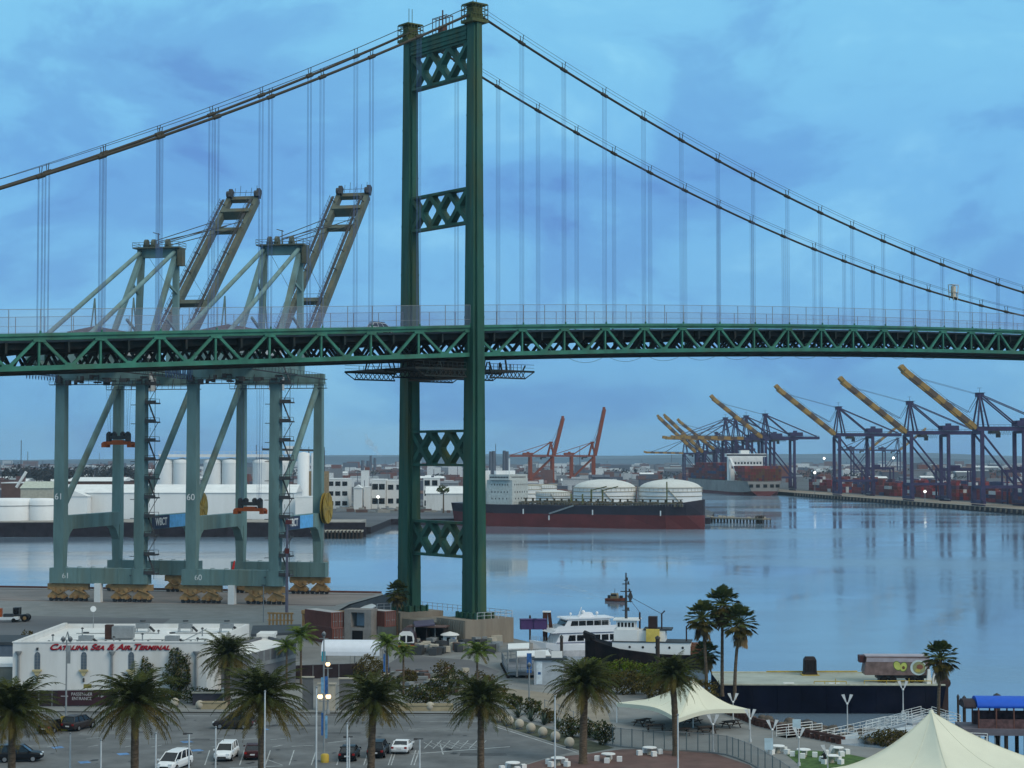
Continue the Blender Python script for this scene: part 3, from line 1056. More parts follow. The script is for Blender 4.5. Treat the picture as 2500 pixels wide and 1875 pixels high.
# wharf edge rails, fenders and bollards
t = MB()
for y in (0, 30):
    for d in (-.06, .06):
        a, b = wh(-120, y+d), wh(62, y+d)
    t.beam((*wh(-120, y), 2.53), (*wh(62, y), 2.53), .12, .06)
tag(t.build('crane_rail', CRANE_D), 'steel crane rails set in the wharf', kind='structure')
t = MB()
t.beam((*wh(-120, 35.7), 2.7), (*wh(62, 35.7), 2.7), .4, .4)
tag(t.build('quay_kerb', mat('kerb rust red', (.16, .06, .045), .8)), 'low red kerb along the wharf edge', kind='structure')
# ------------------------------------------------------------------ far quay on the right: cranes, ship, containers
QA = .109
QD, LD = Vector((-math.sin(QA), math.cos(QA))), Vector((math.cos(QA), math.sin(QA)))
def quay(Y, off=0):
    s = (Y-1060)/QD.y
    return Vector((298+QD.x*s, Y))+LD*off
def far_crane(label, m, bands, ang, blen, group, loc, rz, sc=1, th=1.25):
    c = thing('quay_crane', label, 'crane', loc, rz, group)
    c.scale = (sc, sc, sc)
    for x in (0, 27):
        for y in (0, 15.5):
            t = MB()
            t.beam((x, y, 2), (x, y, 12), 2.3*th, 1.9*th)
            t.beam((x, y, 12), (x, y, 47), 1.7*th, 1.5*th)
            t.build('leg', m, c)
        t = MB()
        t.bx(x-1, x+1, -3, 18.5, 1.6, 3.8)
        for k in range(8):
            t.tube([(x-.5, -2.6+k*2.95, .6), (x+.5, -2.6+k*2.95, .6)], .6, 8)
        t.build('bogie', m, c)
        for z0, z1 in ((45.5, 47.2), (11, 13)):
            MB().bx(x-.7, x+.7, 0, 15.5, z0, z1).build('cross_girder', m, c)
    for y in (0, 15.5):
        t = MB()
        t.beam((0, y, 12), (27, y, 12), 1.5, 1.7)
        t.build('portal_beam', m, c)
        t = MB()
        t.beam((.5, y, 45.5), (26.5, y, 13.5), .85*th)
        t.build('diagonal_brace', m, c)
    t = MB()
    for y in (4.5, 11):
        t.bx(-2, 52, y-.6, y+.6, 47.2, 49.8)
        for k in range(16):
            t.beam((-2+k*3.5, y-1.3, 49.8), (-2+k*3.5, y-1.3, 51), .09)
        t.beam((-2, y-1.3, 51), (52, y-1.3, 51), .09)
    t.bx(-2, -1, 4, 11.5, 47.4, 49.6)
    t.bx(50, 52, 4, 11.5, 47.4, 49.6)
    t.build('girder', m, c)
    t = MB()
    t.bx(24, 36, 3, 12.5, 50, 53.6)
    t.bx(28, 31, 5, 9, 53.6, 55.2)
    t.build('machinery_house', m, c)
    t = MB()
    for k in range(9):
        t.tube([(6+k*1.6, 3.2, 47.4), (6.4+k*1.6, 3.2, 44.6), (6.9+k*1.6, 3.2, 44.6), (7.3+k*1.6, 3.2, 47.4)], .10, 4)
    t.bx(8, 13, 4, 11.5, 45.4, 47.1)
    t.bx(13, 15, 8, 11, 43, 46.5)
    t.build('trolley', CRANE_D, c)
    t = MB()
    for y, yt in ((3.5, 6.2), (12, 9.3)):
        t.beam((-1.5, y, 49.8), (1.2, yt, 69), .75*th)
        t.beam((5.5, y, 49.8), (1.8, yt, 69), .75*th)
        t.beam((1.0, y*.5+yt*.5, 59.5), (3.2, y*.5+yt*.5, 59.5), .35)
    t.bx(-.6, 3.6, 5.4, 10.1, 68.4, 70.8)
    t.bx(-1.2, 4.2, 4.8, 10.7, 70.8, 71.1)
    t.beam((1.5, 7.7, 71), (1.5, 7.7, 74), .18)
    t.beam((0, 7.7, 74), (2.8, 7.7, 74.2), .18)
    t.build('apex_frame', m, c)
    for y in (5.5, 10):
        t = MB()
        t.tube([(2, y, 69.5), (26, y, 50)], .40*th, 6)
        t.tube([(2, y, 69.8), (50, y, 50)], .26*th, 6)
        t.build('backstay', m, c)
    a = R(ang)
    H = Vector((-1.8, 0, 49))
    d, u = Vector((-math.cos(a), 0, math.sin(a))), Vector((math.sin(a), 0, math.cos(a)))
    def bp(l, h, y):
        p = H+d*l+u*h
        return (p.x, y, p.z)
    t = MB()
    n = 9
    for y in (4.7, 10.8):
        for k in range(n):
            l0, l1 = blen*k/n, blen*(k+1)/n
            t.beam(bp(l0, 0, y), bp(l1, 0, y), 1.5*th, 2.3*th, m=(k+1) % 2 if bands else 0, up=u)
    for k in range(n+1):
        t.beam(bp(blen*k/n, 0, 4.7), bp(blen*k/n, 0, 10.8), .9, 1.2, up=u, m=0)
    t.beam(bp(blen-1, .3, 7.7), bp(blen+3.5, 1.0, 7.7), 5.5, 2.8, up=u, m=1 if bands else 0)
    bo = t.build('boom', [mat('olive brown boom band', (.115, .075, .05), .6, dirt=.4) if bands else m, bands or m], c)
    t = MB()
    for y in (3.9, 11.6):
        t.beam(bp(2, 2.3, y), bp(blen-2, 2.3, y), .16)
        for k in range(20):
            t.beam(bp(2+k*(blen-4)/20, 1, y), bp(2+k*(blen-4)/20, 2.3, y), .11)
    t.build('boom_walkway', CRANE_D, bo)
    t = MB()
    for y in (5.5, 10):
        if ang > 10:
            t.tube([(.5, y, 69), bp(9, 5.2, y), bp(blen*.45, 2.2, y)], .22, 5)
            t.tube([(.5, y, 70), bp(blen*.85, 1.4, y)], .10, 4)
        else:
            t.tube([(.5, y, 69), bp(blen*.48, 1.2, y)], .26, 5)
            t.tube([(.5, y, 69.5), bp(blen*.86, 1.2, y)], .22, 5)
    t.build('forestay', m, c)
    return c
YELC = mat('dull yellow boom band', (.34, .205, .055), .6, scale=.5, dirt=.4, dirtc=(.14, .08, .03))
GB = 'blue quay cranes with yellow banded booms'
def qloc(Y, off=3):
    p = quay(Y, off)
    return (p.x, p.y, 3)
q1 = far_crane('tall blue quay crane with raised yellow banded boom, nearest and furthest right', BLUEC, YELC, 38, 58, GB, qloc(1134), QA)
dup(q1, qloc(1268), QA, 'blue quay crane with raised banded boom, second from the right picture edge', GB).scale = (.985,)*3
dup(q1, qloc(1441), QA, 'blue quay crane with raised banded boom, standing clear just right of the container ship', GB).scale = (1.0,)*3
dup(q1, qloc(1676), QA, 'blue quay crane with raised banded boom reaching over the stern of the container ship', GB)
q2 = far_crane('blue quay crane with lowered boom over the bridge of the container ship', BLUEC, YELC, 1, 58, GB, qloc(1750), QA)
dup(q2, qloc(1795), QA, 'blue quay crane with lowered boom between two others over the container ship', GB)
dup(q1, qloc(1880), QA, 'blue quay crane with raised boom above the bow of the container ship', GB).scale = (.8,)*3
dup(q2, qloc(1838), QA, 'blue quay crane with lowered boom over the midships of the container ship', GB)
q3 = far_crane('small blue crane with long raised boom beyond the container ship, nearer of a pair', BLUEC, YELC, 43, 75, GB, qloc(1935), QA, 1, 1.7)
q3.scale = (.74,)*3
dup(q3, qloc(1972), QA, 'small blue crane with long raised boom beyond the container ship, further of a pair', GB)
dup(q2, qloc(2040), QA, 'small blue quay crane with lowered boom furthest along the far quay', GB).scale = (.72,)*3
for Y, u, lab in ((2600, 2115, 'hazy pale crane far behind the container yard, left of two'), (2750, 2190, 'hazy pale crane far behind the container yard, right of two')):
    dup(q1, ((u-1250)*Y/F, Y, 3), QA+PI, lab, 'hazy cranes beyond the container yard').scale = (.85,)*3
r1 = far_crane('rusty red quay crane with near upright boom, left one of the red pair', REDC, None, 79, 60, 'red quay cranes behind the white tanks', ((1346-1250)*1900/F, 1900, 3), PI+.15, .66, 1.7)
r2 = far_crane('rusty red quay crane with taller upright boom, right one of the red pair', REDC, None, 81, 74, 'red quay cranes behind the white tanks', ((1447-1250)*1900/F, 1900, 3), PI+.10, .66, 1.7)
for r_ in (r1, r2):
    r_.scale = (.86, .66, .66)
# quay face fenders
def fender(Y):
    p = quay(Y, -.35)
    return p
t = MB()
t.bx(-.35, .35, -.8, .8, 1.0, 2.8)
t.bx(-.5, .3, -.5, .5, .6, 2.2)
f0 = t.build('fender', mat('pale worn fender', (.20, .16, .13), .9))
f0.location = (*quay(1062, -.35), 0)
f0.rotation_euler = (0, 0, QA)
tag(f0, 'pale rubber fender on the dark quay face below the blue cranes', 'fender', 'fenders along the far quay')
for k in range(1, 60):
    f = f0.copy()
    COL.objects.link(f)
    f.location = (*quay(1062+k*8.5, -.35), 0)
t = MB()
p, q = quay(1058, 1), quay(1960, 1)
t.beam((*p, 3.15), (*q, 3.15), .6, .3)
for off in (3.0, 30.0):
    p, q = quay(1040, off), quay(2060, off)
    t.beam((*p, 3.05), (*q, 3.05), .5, .1)
tag(t.build('quay_kerb', STONE), 'pale kerb along the edge of the far quay', kind='structure')
sheet('far_quay_apron', [quay(1030, .5), quay(1030, 34), quay(2080, 34), quay(1940, .5)], 3.004, mat('tan apron', (.22, .18, .14), .9, scale=.05, var=.25), 'tan paved apron under the blue cranes')
# container ship
p = quay(1592, -20)
SHP = thing('container_ship', 'grey hulled container ship loaded with brown and red containers at the far quay', 'ship', (p.x, p.y, 0), QA)
def hull(name, st, mats, parent, zb=-1):
    """st: (y, half breadth, deck z, split z, bottom breadth factor); lower part takes the second material"""
    t = MB()
    rows = []
    for y, b, zd, zs, kb in st:
        rows.append([(-b, y, zd), (-b*(1-(1-kb)*.35), y, zs), (-b*kb, y, zb), (b*kb, y, zb), (b*(1-(1-kb)*.35), y, zs), (b, y, zd)])
    vs = [q for r in rows for q in r]
    f0_, f1_ = [], []
    for i in range(len(rows)-1):
        for k in range(5):
            a = i*6+k
            (f0_ if k in (0, 4) else f1_).append((a+1, a, a+6, a+7))
    top = [(i*6, i*6+5, i*6+11, i*6+6) for i in range(len(rows)-1)]
    e = (len(rows)-1)*6
    t.add(vs, f0_+top+[(0, 1, 4, 5), (e+5, e+4, e+1, e)], 0)
    t.add(vs, f1_+[(1, 2, 3, 4), (e+4, e+3, e+2, e+1)], 1)
    return t.build(name, mats, parent, fix=True)
HGREY = mat('ship hull grey', (.25, .235, .22), .6, scale=.1, dirt=.4, dirtc=(.14, .10, .08))
HRED = mat('ship red bottom paint', (.125, .026, .026), .65, scale=.15, var=.2, dirt=.4, dirtc=(.06, .02, .02))
hull('hull', [(0, 15, 12.5, 4, .3), (12, 17, 12.5, 3, .8), (60, 17.5, 12.5, 2.5, 1), (220, 17.5, 12.5, 2.5, 1), (262, 13, 13.5, 2.5, .8), (285, 4, 15, 2.5, .4), (292, .6, 15.5, 2.5, .3)], [HGREY, HRED], SHP)
t = MB()
for x in (-11.5, -5.5, 1, 7, 12):
    t.bx(x-1.7, x+1.7, -.25, .2, 7.2, 10.0)
t.build('mooring_opening', BLACK, SHP)
t = MB()
t.bx(-15, 15, 64, 78, 12.5, 34)
t.bx(-18.5, 18.5, 65, 72, 34, 37)
for x in (-12, -4, 4, 12):
    t.bx(x-2.6, x+2.6, 63.7, 64, 30, 33)
t.bx(-4, 4, 70, 76, 37, 40)
t.build('superstructure', WHITE, SHP)
t = MB()
t.bx(-18.3, 18.3, 64.7, 65, 35, 36.3)
for k in range(10):
    t.bx(-14+k*2.9, -12.4+k*2.9, 63.8, 63.95, 27.5, 29.3)
t.build('bridge_windows', GLASS, SHP)
t = MB()
for x in (-17, -16):
    t.beam((x, 58, 33), (x+1.5, 30, 14), .8)
t.bx(-18.5, -14.5, 57, 60, 31, 34)
t.beam((-17.2, 58.5, 31), (-17.2, 58.5, 12.5), 1.0)
t.build('ladder_frame', WHITE, SHP)
t = MB()
t.bx(-5, 5, 80, 90, 12, 37)
t.beam((0, 270, 15), (0, 270, 33), .8)
t.build('funnel_mast', mat('ship funnel dark', (.06, .03, .03), .6), SHP)
# one container, copied
CCOL = {'rust': mat('rust red box', (.165, .038, .034), .65, scale=.3, var=.25, dirt=.3, dirtc=(.07, .03, .03)), 'red': mat('red box', (.23, .032, .04), .6, scale=.3), 'brown': mat('brown box', (.14, .07, .035), .65, scale=.3), 'blue': mat('blue box', (.045, .05, .12), .6), 'white': mat('white box', (.55, .55, .55), .6), 'purple': mat('dull purple box', (.085, .04, .07), .65)}
CM = {}
def cmesh(col):
    if col not in CM:
        t = MB()
        t.bx(-1.2, 1.2, -6.05, 6.05, .12, 2.5)
        for x in (-1.16, 1.16):
            for y in (-6.0, 6.0):
                t.bx(x-.08, x+.08, y-.08, y+.08, 0, 2.59)
        for y in (-6.05, 6.05):
            t.bx(-1.15, 1.15, y-.06, y+.06, 2.45, 2.59)
        for k in range(11):
            for x in (-1.22, 1.22):
                t.bx(x-.03, x+.03, -5.4+k*1.08, -5.0+k*1.08, .3, 2.4)
        me = t.build('shipping_container', CCOL[col])
        CM[col] = me.data
        bpy.data.objects.remove(me)
    return CM[col]
def cont(col, x, y, z, rz, label, group):
    o = bpy.data.objects.new('shipping_container', cmesh(col))
    COL.objects.link(o)
    o.location = (x, y, z)
    o.rotation_euler = (0, 0, rz)
    return tag(o, label, 'container', group)
rnd = random.Random(11)
stuff = {}
def stuffc(col, x, y, z, rz):
    stuff.setdefault(col, MB()).box((x, y, z+1.3), (2.4, 12.1, 2.5), rz=rz)
LS = {c: n+' shipping container stacked on the deck of the container ship' for c, n in (('rust', 'rust red'), ('red', 'bright red'), ('brown', 'brown'), ('blue', 'dark blue'), ('purple', 'dull purple'), ('white', 'white'))}
LY = {c: n+' shipping container in the yard stacks behind the blue quay cranes' for c, n in (('rust', 'rust red'), ('red', 'bright red'), ('brown', 'brown'), ('blue', 'dark blue'), ('purple', 'dull purple'), ('white', 'white'))}
def spt(x, y):
    return p.x+LD.x*x+QD.x*y, p.y+LD.y*x+QD.y*y
nship = 0
for bay in range(19):
    y = 10+bay*13 if bay < 4 else 98+(bay-4)*12.8
    hi = 5 if bay < 4 else (6 if bay < 14 else 4)
    for row in range(13):
        x = -15.0+row*2.5
        if bay > 15 and abs(x) > 11:
            continue
        for k in range(hi if row else hi-(bay % 3 == 1)):
            col = rnd.choice(['rust', 'rust', 'brown', 'purple', 'rust', 'brown', 'red'] if bay < 4 else ['rust', 'red', 'rust', 'purple', 'rust', 'blue'])
            X, Y = spt(x, y)
            if (bay == 0) or (row == 0 and bay < 17 and bay != 3):
                cont(col, X, Y, 13+k*2.6, QA, LS[col], 'containers on the ship')
                nship += 1
            elif k == hi-1 or row == 12 or bay == 4:
                stuffc(col, X, Y, 13+k*2.6, QA)
t = MB()
for bay in range(4):
    y = 3.2+bay*13
    for row in range(14):
        t.bx(-16.3+row*2.5, -16.1+row*2.5, y-.3, y+.1, 12.5, 24)
    for z in (15.4, 18, 20.6, 23.2):
        t.bx(-16.3, 16.3, y-.3, y+.1, z, z+.25)
t.build('lashing_bridge', mat('glow tinted lashing steel', (.15, .07, .025), .7), SHP)  # orange glow of the lashing bridge lights is painted into the steel
# container yard behind the cranes
nyard = 0
for blk in range(15):
    Y0 = 1020+blk*46
    for row in range(5):
        off = 44+row*2.7+(blk % 3)*3
        for sl in range(3):
            hh = rnd.choice((2, 3, 3, 4, 4, 5))
            for k in range(hh):
                col = rnd.choice(['red', 'rust', 'red', 'rust', 'purple', 'red', 'rust', 'blue', 'white', 'rust'])
                q = quay(Y0+sl*12.8, off)
                if row == 0 and nyard < 150 or (sl == 0 and nyard < 150 and k == hh-1):
                    cont(col, q.x, q.y, 3+k*2.6, QA, LY[col], 'containers in the far yard')
                    nyard += 1
                else:
                    stuffc(col, q.x, q.y, 3+k*2.6, QA)
    for row in range(6):
        for sl in range(3):
            hh = rnd.choice((2, 3, 4, 5))
            q = quay(Y0+sl*12.8, 78+row*2.7)
            for k in range(hh):
                stuffc(rnd.choice(['red', 'rust', 'rust', 'purple', 'blue', 'white']), q.x, q.y, 3+k*2.6, QA)
allm = MB()
ms = []
for i, (col, mb) in enumerate(stuff.items()):
    allm.add(mb.v, mb.f, i)
    ms.append(CCOL[col])
tag(allm.build('container_stacks', ms), 'mass of red and brown containers filling the yard and the ship', 'containers', kind='stuff')
# yard gantries (portal frames over the stacks)
def yard_gantry(loc, rz, label):
    g = thing('yard_gantry', label, 'gantry crane', loc, rz, 'yard gantries over the container stacks')
    for x in (0, 24):
        for y in (0, 9):
            MB().beam((x, y, 0), (x, y, 21), 1.0).build('leg', BLUEC, g)
        MB().bx(x-.6, x+.6, -.5, 9.5, 1.2, 2.4).build('sill_beam', BLUEC, g)
    t = MB()
    for y in (1, 8):
        t.bx(-1, 25, y-.6, y+.6, 20.5, 22.4)
    t.bx(8, 13, 0, 9, 22.4, 24.5)
    t.build('girder', BLUEC, g)
for k, (Y, off) in enumerate(((1075, 40), (1190, 41), (1320, 42), (1390, 70), (1500, 42))):
    q = quay(Y, off)
    yard_gantry((q.x, q.y, 3), QA, ['portal gantry over red containers behind the nearest blue crane', 'portal gantry between the two nearest blue cranes', 'portal gantry behind the second blue crane from the right', 'portal gantry standing furthest back in the container yard', 'portal gantry beside the stern of the container ship'][k])
# ------------------------------------------------------------------ tanker
TK = thing('tanker_ship', 'black and red tanker moored across the harbour with white deckhouse', 'ship', (-26.2, 909.9, 0), -.448-PI/2)
HBLK = mat('ship hull black', (.026, .022, .032), .5, scale=.1, var=.3, dirt=.25, dirtc=(.06, .04, .045))
hull('hull', [(0, 9, 11.2, 7.2, .5), (8, 11, 10.9, 6.7, .85), (25, 11, 10.6, 6.4, 1), (95, 11, 10.6, 6.4, 1), (115, 10.2, 11.4, 6.4, .9), (124, 6.5, 12.6, 6.4, .62), (131, .9, 13.8, 6.4, .45)], [HBLK, HRED], TK)
TK.scale = (1, .985, 1)
# the local frame: y runs from stern to bow, +x is the side away from the viewer after the turn
t = MB()
t.bx(-9, 9, 20, 34, 10.6, 22.5)
t.bx(-10.5, 10.5, 22, 33, 22.5, 25.2)
t.bx(-7, 7, 8, 20, 10.6, 17)
t.build('superstructure', mat('dull white deckhouse', (.46, .49, .47), .6, dirt=.4, dirtc=(.3, .25, .2)), TK)
t = MB()
for z, n in ((23.4, 12), (19.8, 7), (16.2, 6), (13.0, 5)):
    for k in range(n):
        yy = 22.6+k*(10.2/n)
        for xs in (-1, 1):
            x = (10.5 if z > 22 else 9.0)*xs
            t.bx(min(x, x+.04*xs), max(x, x+.04*xs), yy, yy+(.62 if z > 22 else .45), z, z+.8)
    for k in range(n):
        xx = -8.2+k*16.4/n
        yy = 33.0 if z > 22 else 34.0
        t.bx(xx, xx+.7, yy, yy+.04, z, z+.8)
t.build('window', GLASS, TK)
t = MB()
t.bx(-3, 3, 10, 16, 17, 27)
t.bx(-11, 11, 25, 26, 25.2, 27.0)
t.beam((0, 28, 25), (0, 28, 33), .5)
t.build('funnel', TANKW, TK)
t = MB()
rnd = random.Random(8)
for x in (-3, -1.5, 0, 1.5, 3, 5):
    t.tube([(x, 36, 11.7), (x, 122, 11.9)], .3, 6)
t.bx(-.8, .8, 36, 120, 13.4, 13.7)
for k in range(22):
    t.bx(-.9, .9, 37+k*3.9, 37.3+k*3.9, 10.6, 13.6)
for k in range(150):
    y, x = rnd.uniform(36, 124), rnd.choice((-1, 1))*rnd.uniform(2, 10)
    t.box((x, y, 10.9+rnd.uniform(0, .8)), (rnd.uniform(.4, 1.6), rnd.uniform(.4, 2.0), rnd.uniform(.8, 2.2)))
for k in range(7):
    y = 40+k*12.5
    t.bx(-9.5, 9.5, y, y+.6, 11, 12.2)
t.build('deck_pipework', mat('brown green deck pipes', (.10, .085, .055), .75, scale=.5, var=.4), TK)
OLV = mat('deck crane olive', (.14, .14, .05), .7)
for y in (70, 76):
    t = MB()
    t.beam((-6, y, 11), (-6, y, 18), .7)
    t.beam((-6, y, 17.5), (-4, y+9, 19.5), .45)
    t.build('deck_crane', OLV, TK)
    MB().beam((7, y-5, 11), (7, y-5, 16), .6).build('king_post', OLV, TK)
MB().beam((0, 112, 11), (0, 112, 22), .5).build('foremast', OLV, TK)
t = MB()
for x in (-10.9, 10.9):
    for k in range(60):
        t.beam((x, 36+k*1.5, 10.6), (x, 36+k*1.5, 11.7), .07)
    t.beam((x, 36, 11.7), (x, 125, 11.7), .08)
t.build('railing', GREY, TK)
t = MB()
for y in (41, 78, 113):
    for xs in (-1, 1):
        t.bx(xs*11.03-.04, xs*11.03+.04, y-.3, y+.3, 6.2, 8.6)
t.bx(10.98, 11.06, 54.6, 55.2, 3.4, 5.6)
t.build('hull_mark', WHITE, TK)
t = MB()
t.beam((11.2, 55, 6.5), (11.2, 68, 10.5), .5, .7)
t.build('gangway', GREY, TK)
# trestle pier to the right of the tanker
t = MB()
a, b = gp(1706, 1262, 2.6), gp(1872, 1266, 2.6)
d = (b-a).normalized()
nn = Vector((-d.y, d.x, 0))
t.prism([tuple((a-nn*4).xy), tuple((b-nn*4).xy), tuple((b+nn*4).xy), tuple((a+nn*4).xy)], 2.0, 2.7)
ln = (b-a).length
pw = thing('trestle_pier', 'weathered timber trestle pier off the bow of the tanker', 'pier')
t.build('pier_deck', mat('worn pier deck', (.20, .17, .13), .9, scale=.5), pw)
for k in range(22):
    for q in (-3.5, 0, 3.5):
        c = a+d*(ln*k/21)+nn*q
        MB().tube([(c.x, c.y, -1), (c.x, c.y, 2.1)], .28, 6).build('pile', WOODP, pw)
for k in range(9):
    c = b-d*(2+1.2*(k % 3))+nn*(-3+1.5*(k//3))
    MB().tube([(c.x, c.y, -1), (c.x, c.y, 4.0)], .35, 6).build('dolphin_pile', WOODP, pw)
t = MB()
rnd = random.Random(4)
for k in range(16):
    c = a+d*(ln*rnd.random())+nn*rnd.uniform(-3, 3)
    t.box((c.x, c.y, 3.0), (rnd.uniform(.5, 2.5), 1, rnd.uniform(.5, 1.3)))
t.build('deck_gear', STONE, pw)
# ------------------------------------------------------------------ white storage tanks behind the tanker
def dome_tank(u, Y, r, hz, dz, label, m=TANKW):
    o = thing('storage_tank', label, 'storage tank', ((u-1250)*Y/F, Y, 3), 0, 'white storage tanks across the harbour')
    t = MB()
    t.lathe([(r, 0), (r, hz)], n=40)
    t.build('shell', m, o)
    t = MB()
    prof = [(r+.05, hz)]+[(r*math.cos(PI/2*k/8), hz+dz*math.sin(PI/2*k/8)) for k in range(1, 8)]+[(.01, hz+dz)]
    t.lathe(prof, n=40)
    t.build('dome_roof', mat('greyish white dome', (.56, .57, .54), .7, scale=.3, var=.08, dirt=.3, dirtc=(.4, .38, .33)), o)
    t = MB()
    for k in range(40):
        a = 2*PI*k/40
        t.beam((r*1.01*math.cos(a), r*1.01*math.sin(a), hz-1.2), (r*1.01*math.cos(a), r*1.01*math.sin(a), hz+.9), .13)
    for z in (hz+.9, hz-1.2, hz-3.6):
        t.tube([((r+.25)*math.cos(2*PI*k/40), (r+.25)*math.sin(2*PI*k/40), z) for k in range(41)], .2, 4)
    t.build('walkway_rail', STONE, o)
    t = MB()
    t.beam((r*.55, -r*.95, 0), (-r*.15, -r*1.03, hz), .8, .3)
    t.build('stairs', STONE, o)
    return o
dome_tank(1476, 990, 17, 13.4, 5.3, 'white domed storage tank behind the middle of the tanker')
dome_tank(1636, 985, 17, 13.4, 5.3, 'white domed storage tank behind the bow of the tanker')
dome_tank(1350, 1010, 9.5, 10.5, 2.0, 'smaller flat coned storage tank behind the tanker deck')
dome_tank(1278, 1040, 10, 13.5, 1.0, 'white storage tank beside the tanker deckhouse')
dome_tank(1322, 1075, 9, 13.6, .8, 'pale storage tank half hidden behind the flat coned tank')
# ------------------------------------------------------------------ far left shore
def building(name, label, u0, u1, v0, Y, base=3, dep=20, m=STUCCO, roof=None, kind='flat', group=None, wins=None, rh=3, cat='building'):
    x0, x1 = (u0-1250)*Y/F, (u1-1250)*Y/F
    z = at(1250, v0, Y).z
    o = thing(name, label, cat, ((x0+x1)/2, Y, base), 0, group)
    w, h = (x1-x0)/2, z-base
    t = MB()
    t.bx(-w, w, 0, dep, 0, h)
    t.build('wall', m, o)
    t = MB()
    if kind == 'gable':
        t.ext([(-.5, h), (dep+.5, h), (dep/2, h+rh)], -w-.4, w+.4, 'x')
    elif kind == 'front':
        t.ext([(-w-.4, h), (w+.4, h), (0, h+rh)], -.4, dep+.4, 'y')
    else:
        t.bx(-w-.15, w+.15, -.15, dep+.15, h, h+.45)
    t.build('roof', roof or ROOFW, o)
    if wins:
        nx, nz, ww, wh_ = wins
        for i in range(nx):
            for j in range(nz):
                cx, cz = -w+(i+.5)*2*w/nx, (j+.5)*h/nz+.3
                t = MB()
                t.bx(cx-ww/2, cx+ww/2, -.12, .02, cz-wh_/2, cz+wh_/2)
                t.build('window', GLASS, o)
    return o
BRWN = mat('brown corrugated wall', (.12, .075, .065), .8, scale=.3)
t = MB()
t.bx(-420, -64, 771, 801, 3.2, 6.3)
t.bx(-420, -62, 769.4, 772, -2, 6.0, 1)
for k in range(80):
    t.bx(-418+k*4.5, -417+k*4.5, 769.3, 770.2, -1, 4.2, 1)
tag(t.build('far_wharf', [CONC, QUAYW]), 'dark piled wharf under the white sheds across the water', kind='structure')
t = MB()
t.bx(-83, -62, 752, 762, 2.6, 3.3, 0)
for k in range(14):
    for y in (752, 757, 761.5):
        t.tube([(-82+k*1.5, y, -1), (-82+k*1.5, y, 3.4)], .42, 6, 1)
pj = t.build('pile_jetty', [STONE, WOODP])
tag(pj, 'short jetty of dark timber piles beside the yellow cable reel', 'jetty')
building('warehouse', 'long white waterfront warehouse seen between the grey crane legs', 150, 722, 1203, 805, 6.3, 26, TANKW, kind='gable', rh=3.5, group='white sheds across the water')
building('warehouse', 'white shed with gable front left of the long white warehouse', 148, 215, 1212, 797, 6.3, 7, TANKW, kind='front', rh=2.6, group='white sheds across the water')
w0 = building('warehouse', 'brown shed with pale roof edge behind the long white warehouse', 165, 300, 1175, 950, 3, 30, BRWN, kind='gable', rh=2, group='white sheds across the water')
building('warehouse', 'low brown red shed at the left picture edge across the water', 5, 92, 1180, 930, 3, 20, BRWN, group='white sheds across the water')
building('house', 'pale hip roofed building behind the round white silos', 52, 130, 1192, 830, 3, 18, mat('cream wall', (.42, .40, .33), .8), mat('pale green roof', (.42, .45, .38), .8), 'gable', rh=3, wins=(5, 1, 1.2, 1.6))
building('house', 'white boxy plant building behind the gable fronted shed', 205, 282, 1190, 840, 3, 15, STUCCO, wins=(3, 1, 1, 1))
for u, r, lab in ((22, 10.5, 'big round white silo at the left picture edge across the water'), (104, 5.6, 'round white silo just left of the first grey crane leg')):
    o = thing('white_silo', lab, 'silo', ((u-1250)*792/F, 792, 6.3), 0, 'round white silos at the left')
    MB().lathe([(r, 0), (r, 8.2), (r-.8, 9.4), (.01, 9.6)], n=28).build('shell', TANKW, o)
    MB().lathe([(r+.15, 6.2), (r+.15, 6.5)], n=28).build('ring', GREY, o)
t = MB()
t.tube([at(40, 1190, 850), at(64, 1152, 850)], .7, 6)
tag(t.build('conveyor_boom', WHITE), 'white slanting conveyor boom above the left silos', 'conveyor')
# grain silos
for k, u in enumerate((402, 446, 520, 565, 640, 684)):
    o = thing('grain_silo', ['leftmost tall white grain silo beside the stair leg of crane 61', 'second white grain silo from the left', 'third white grain silo, right of the leg numbered 60', 'fourth white grain silo from the left', 'fifth white grain silo, behind the lowered spreader', 'rightmost white grain silo of the white row'][k], 'silo', ((u-1250)*872/F, 872, 3), 0, 'row of white grain silos')
    t = MB()
    t.lathe([(4.4, 0), (4.4, 27.5)], n=24)
    t.build('shell', TANKW, o)
    MB().lathe([(4.5, 27.5), (4.5, 29.2), (.01, 30.4)], n=24).build('cap', ROOFW, o)
t = MB()
a0, a1 = (388-1250)*868/F, (690-1250)*868/F
t.bx(a0, a1, 868, 873, 33.6, 35.0)
t.bx(a0+60, a0+66, 869, 872, 35, 39)
for k in range(24):
    t.beam((a0+k*2.6, 868, 35), (a0+k*2.6, 868, 36.2), .12)
t.beam((a0, 868, 36.2), (a1, 868, 36.2), .12)
tag(t.build('silo_gallery', ROOFW), 'long white gallery along the top of the grain silos', 'gallery')
TANS = mat('tan silo stripe', (.26, .19, .11), .8)
for k, u in enumerate((742, 775)):
    o = thing('tall_silo', ['tall narrow white silo behind the ladder of crane 60', 'tall narrow white silo beside the yellow cable reel'][k], 'silo', ((u-1250)*858/F, 858, 3), 0, 'tall white and tan silos')
    MB().lathe([(2.9, 0), (2.9, 32.5), (.01, 33.2)], n=20).build('shell', TANKW, o)
    t = MB()
    t.bx(2.6, 5.4, -1.2, 2, 0, 24)
    t.build('side_bin', TANS, o)
t = MB()
p0, p1 = at(640, 1097, 858), at(792, 1100, 858)
t.beam(p0, p1, 1.2, 1.0)
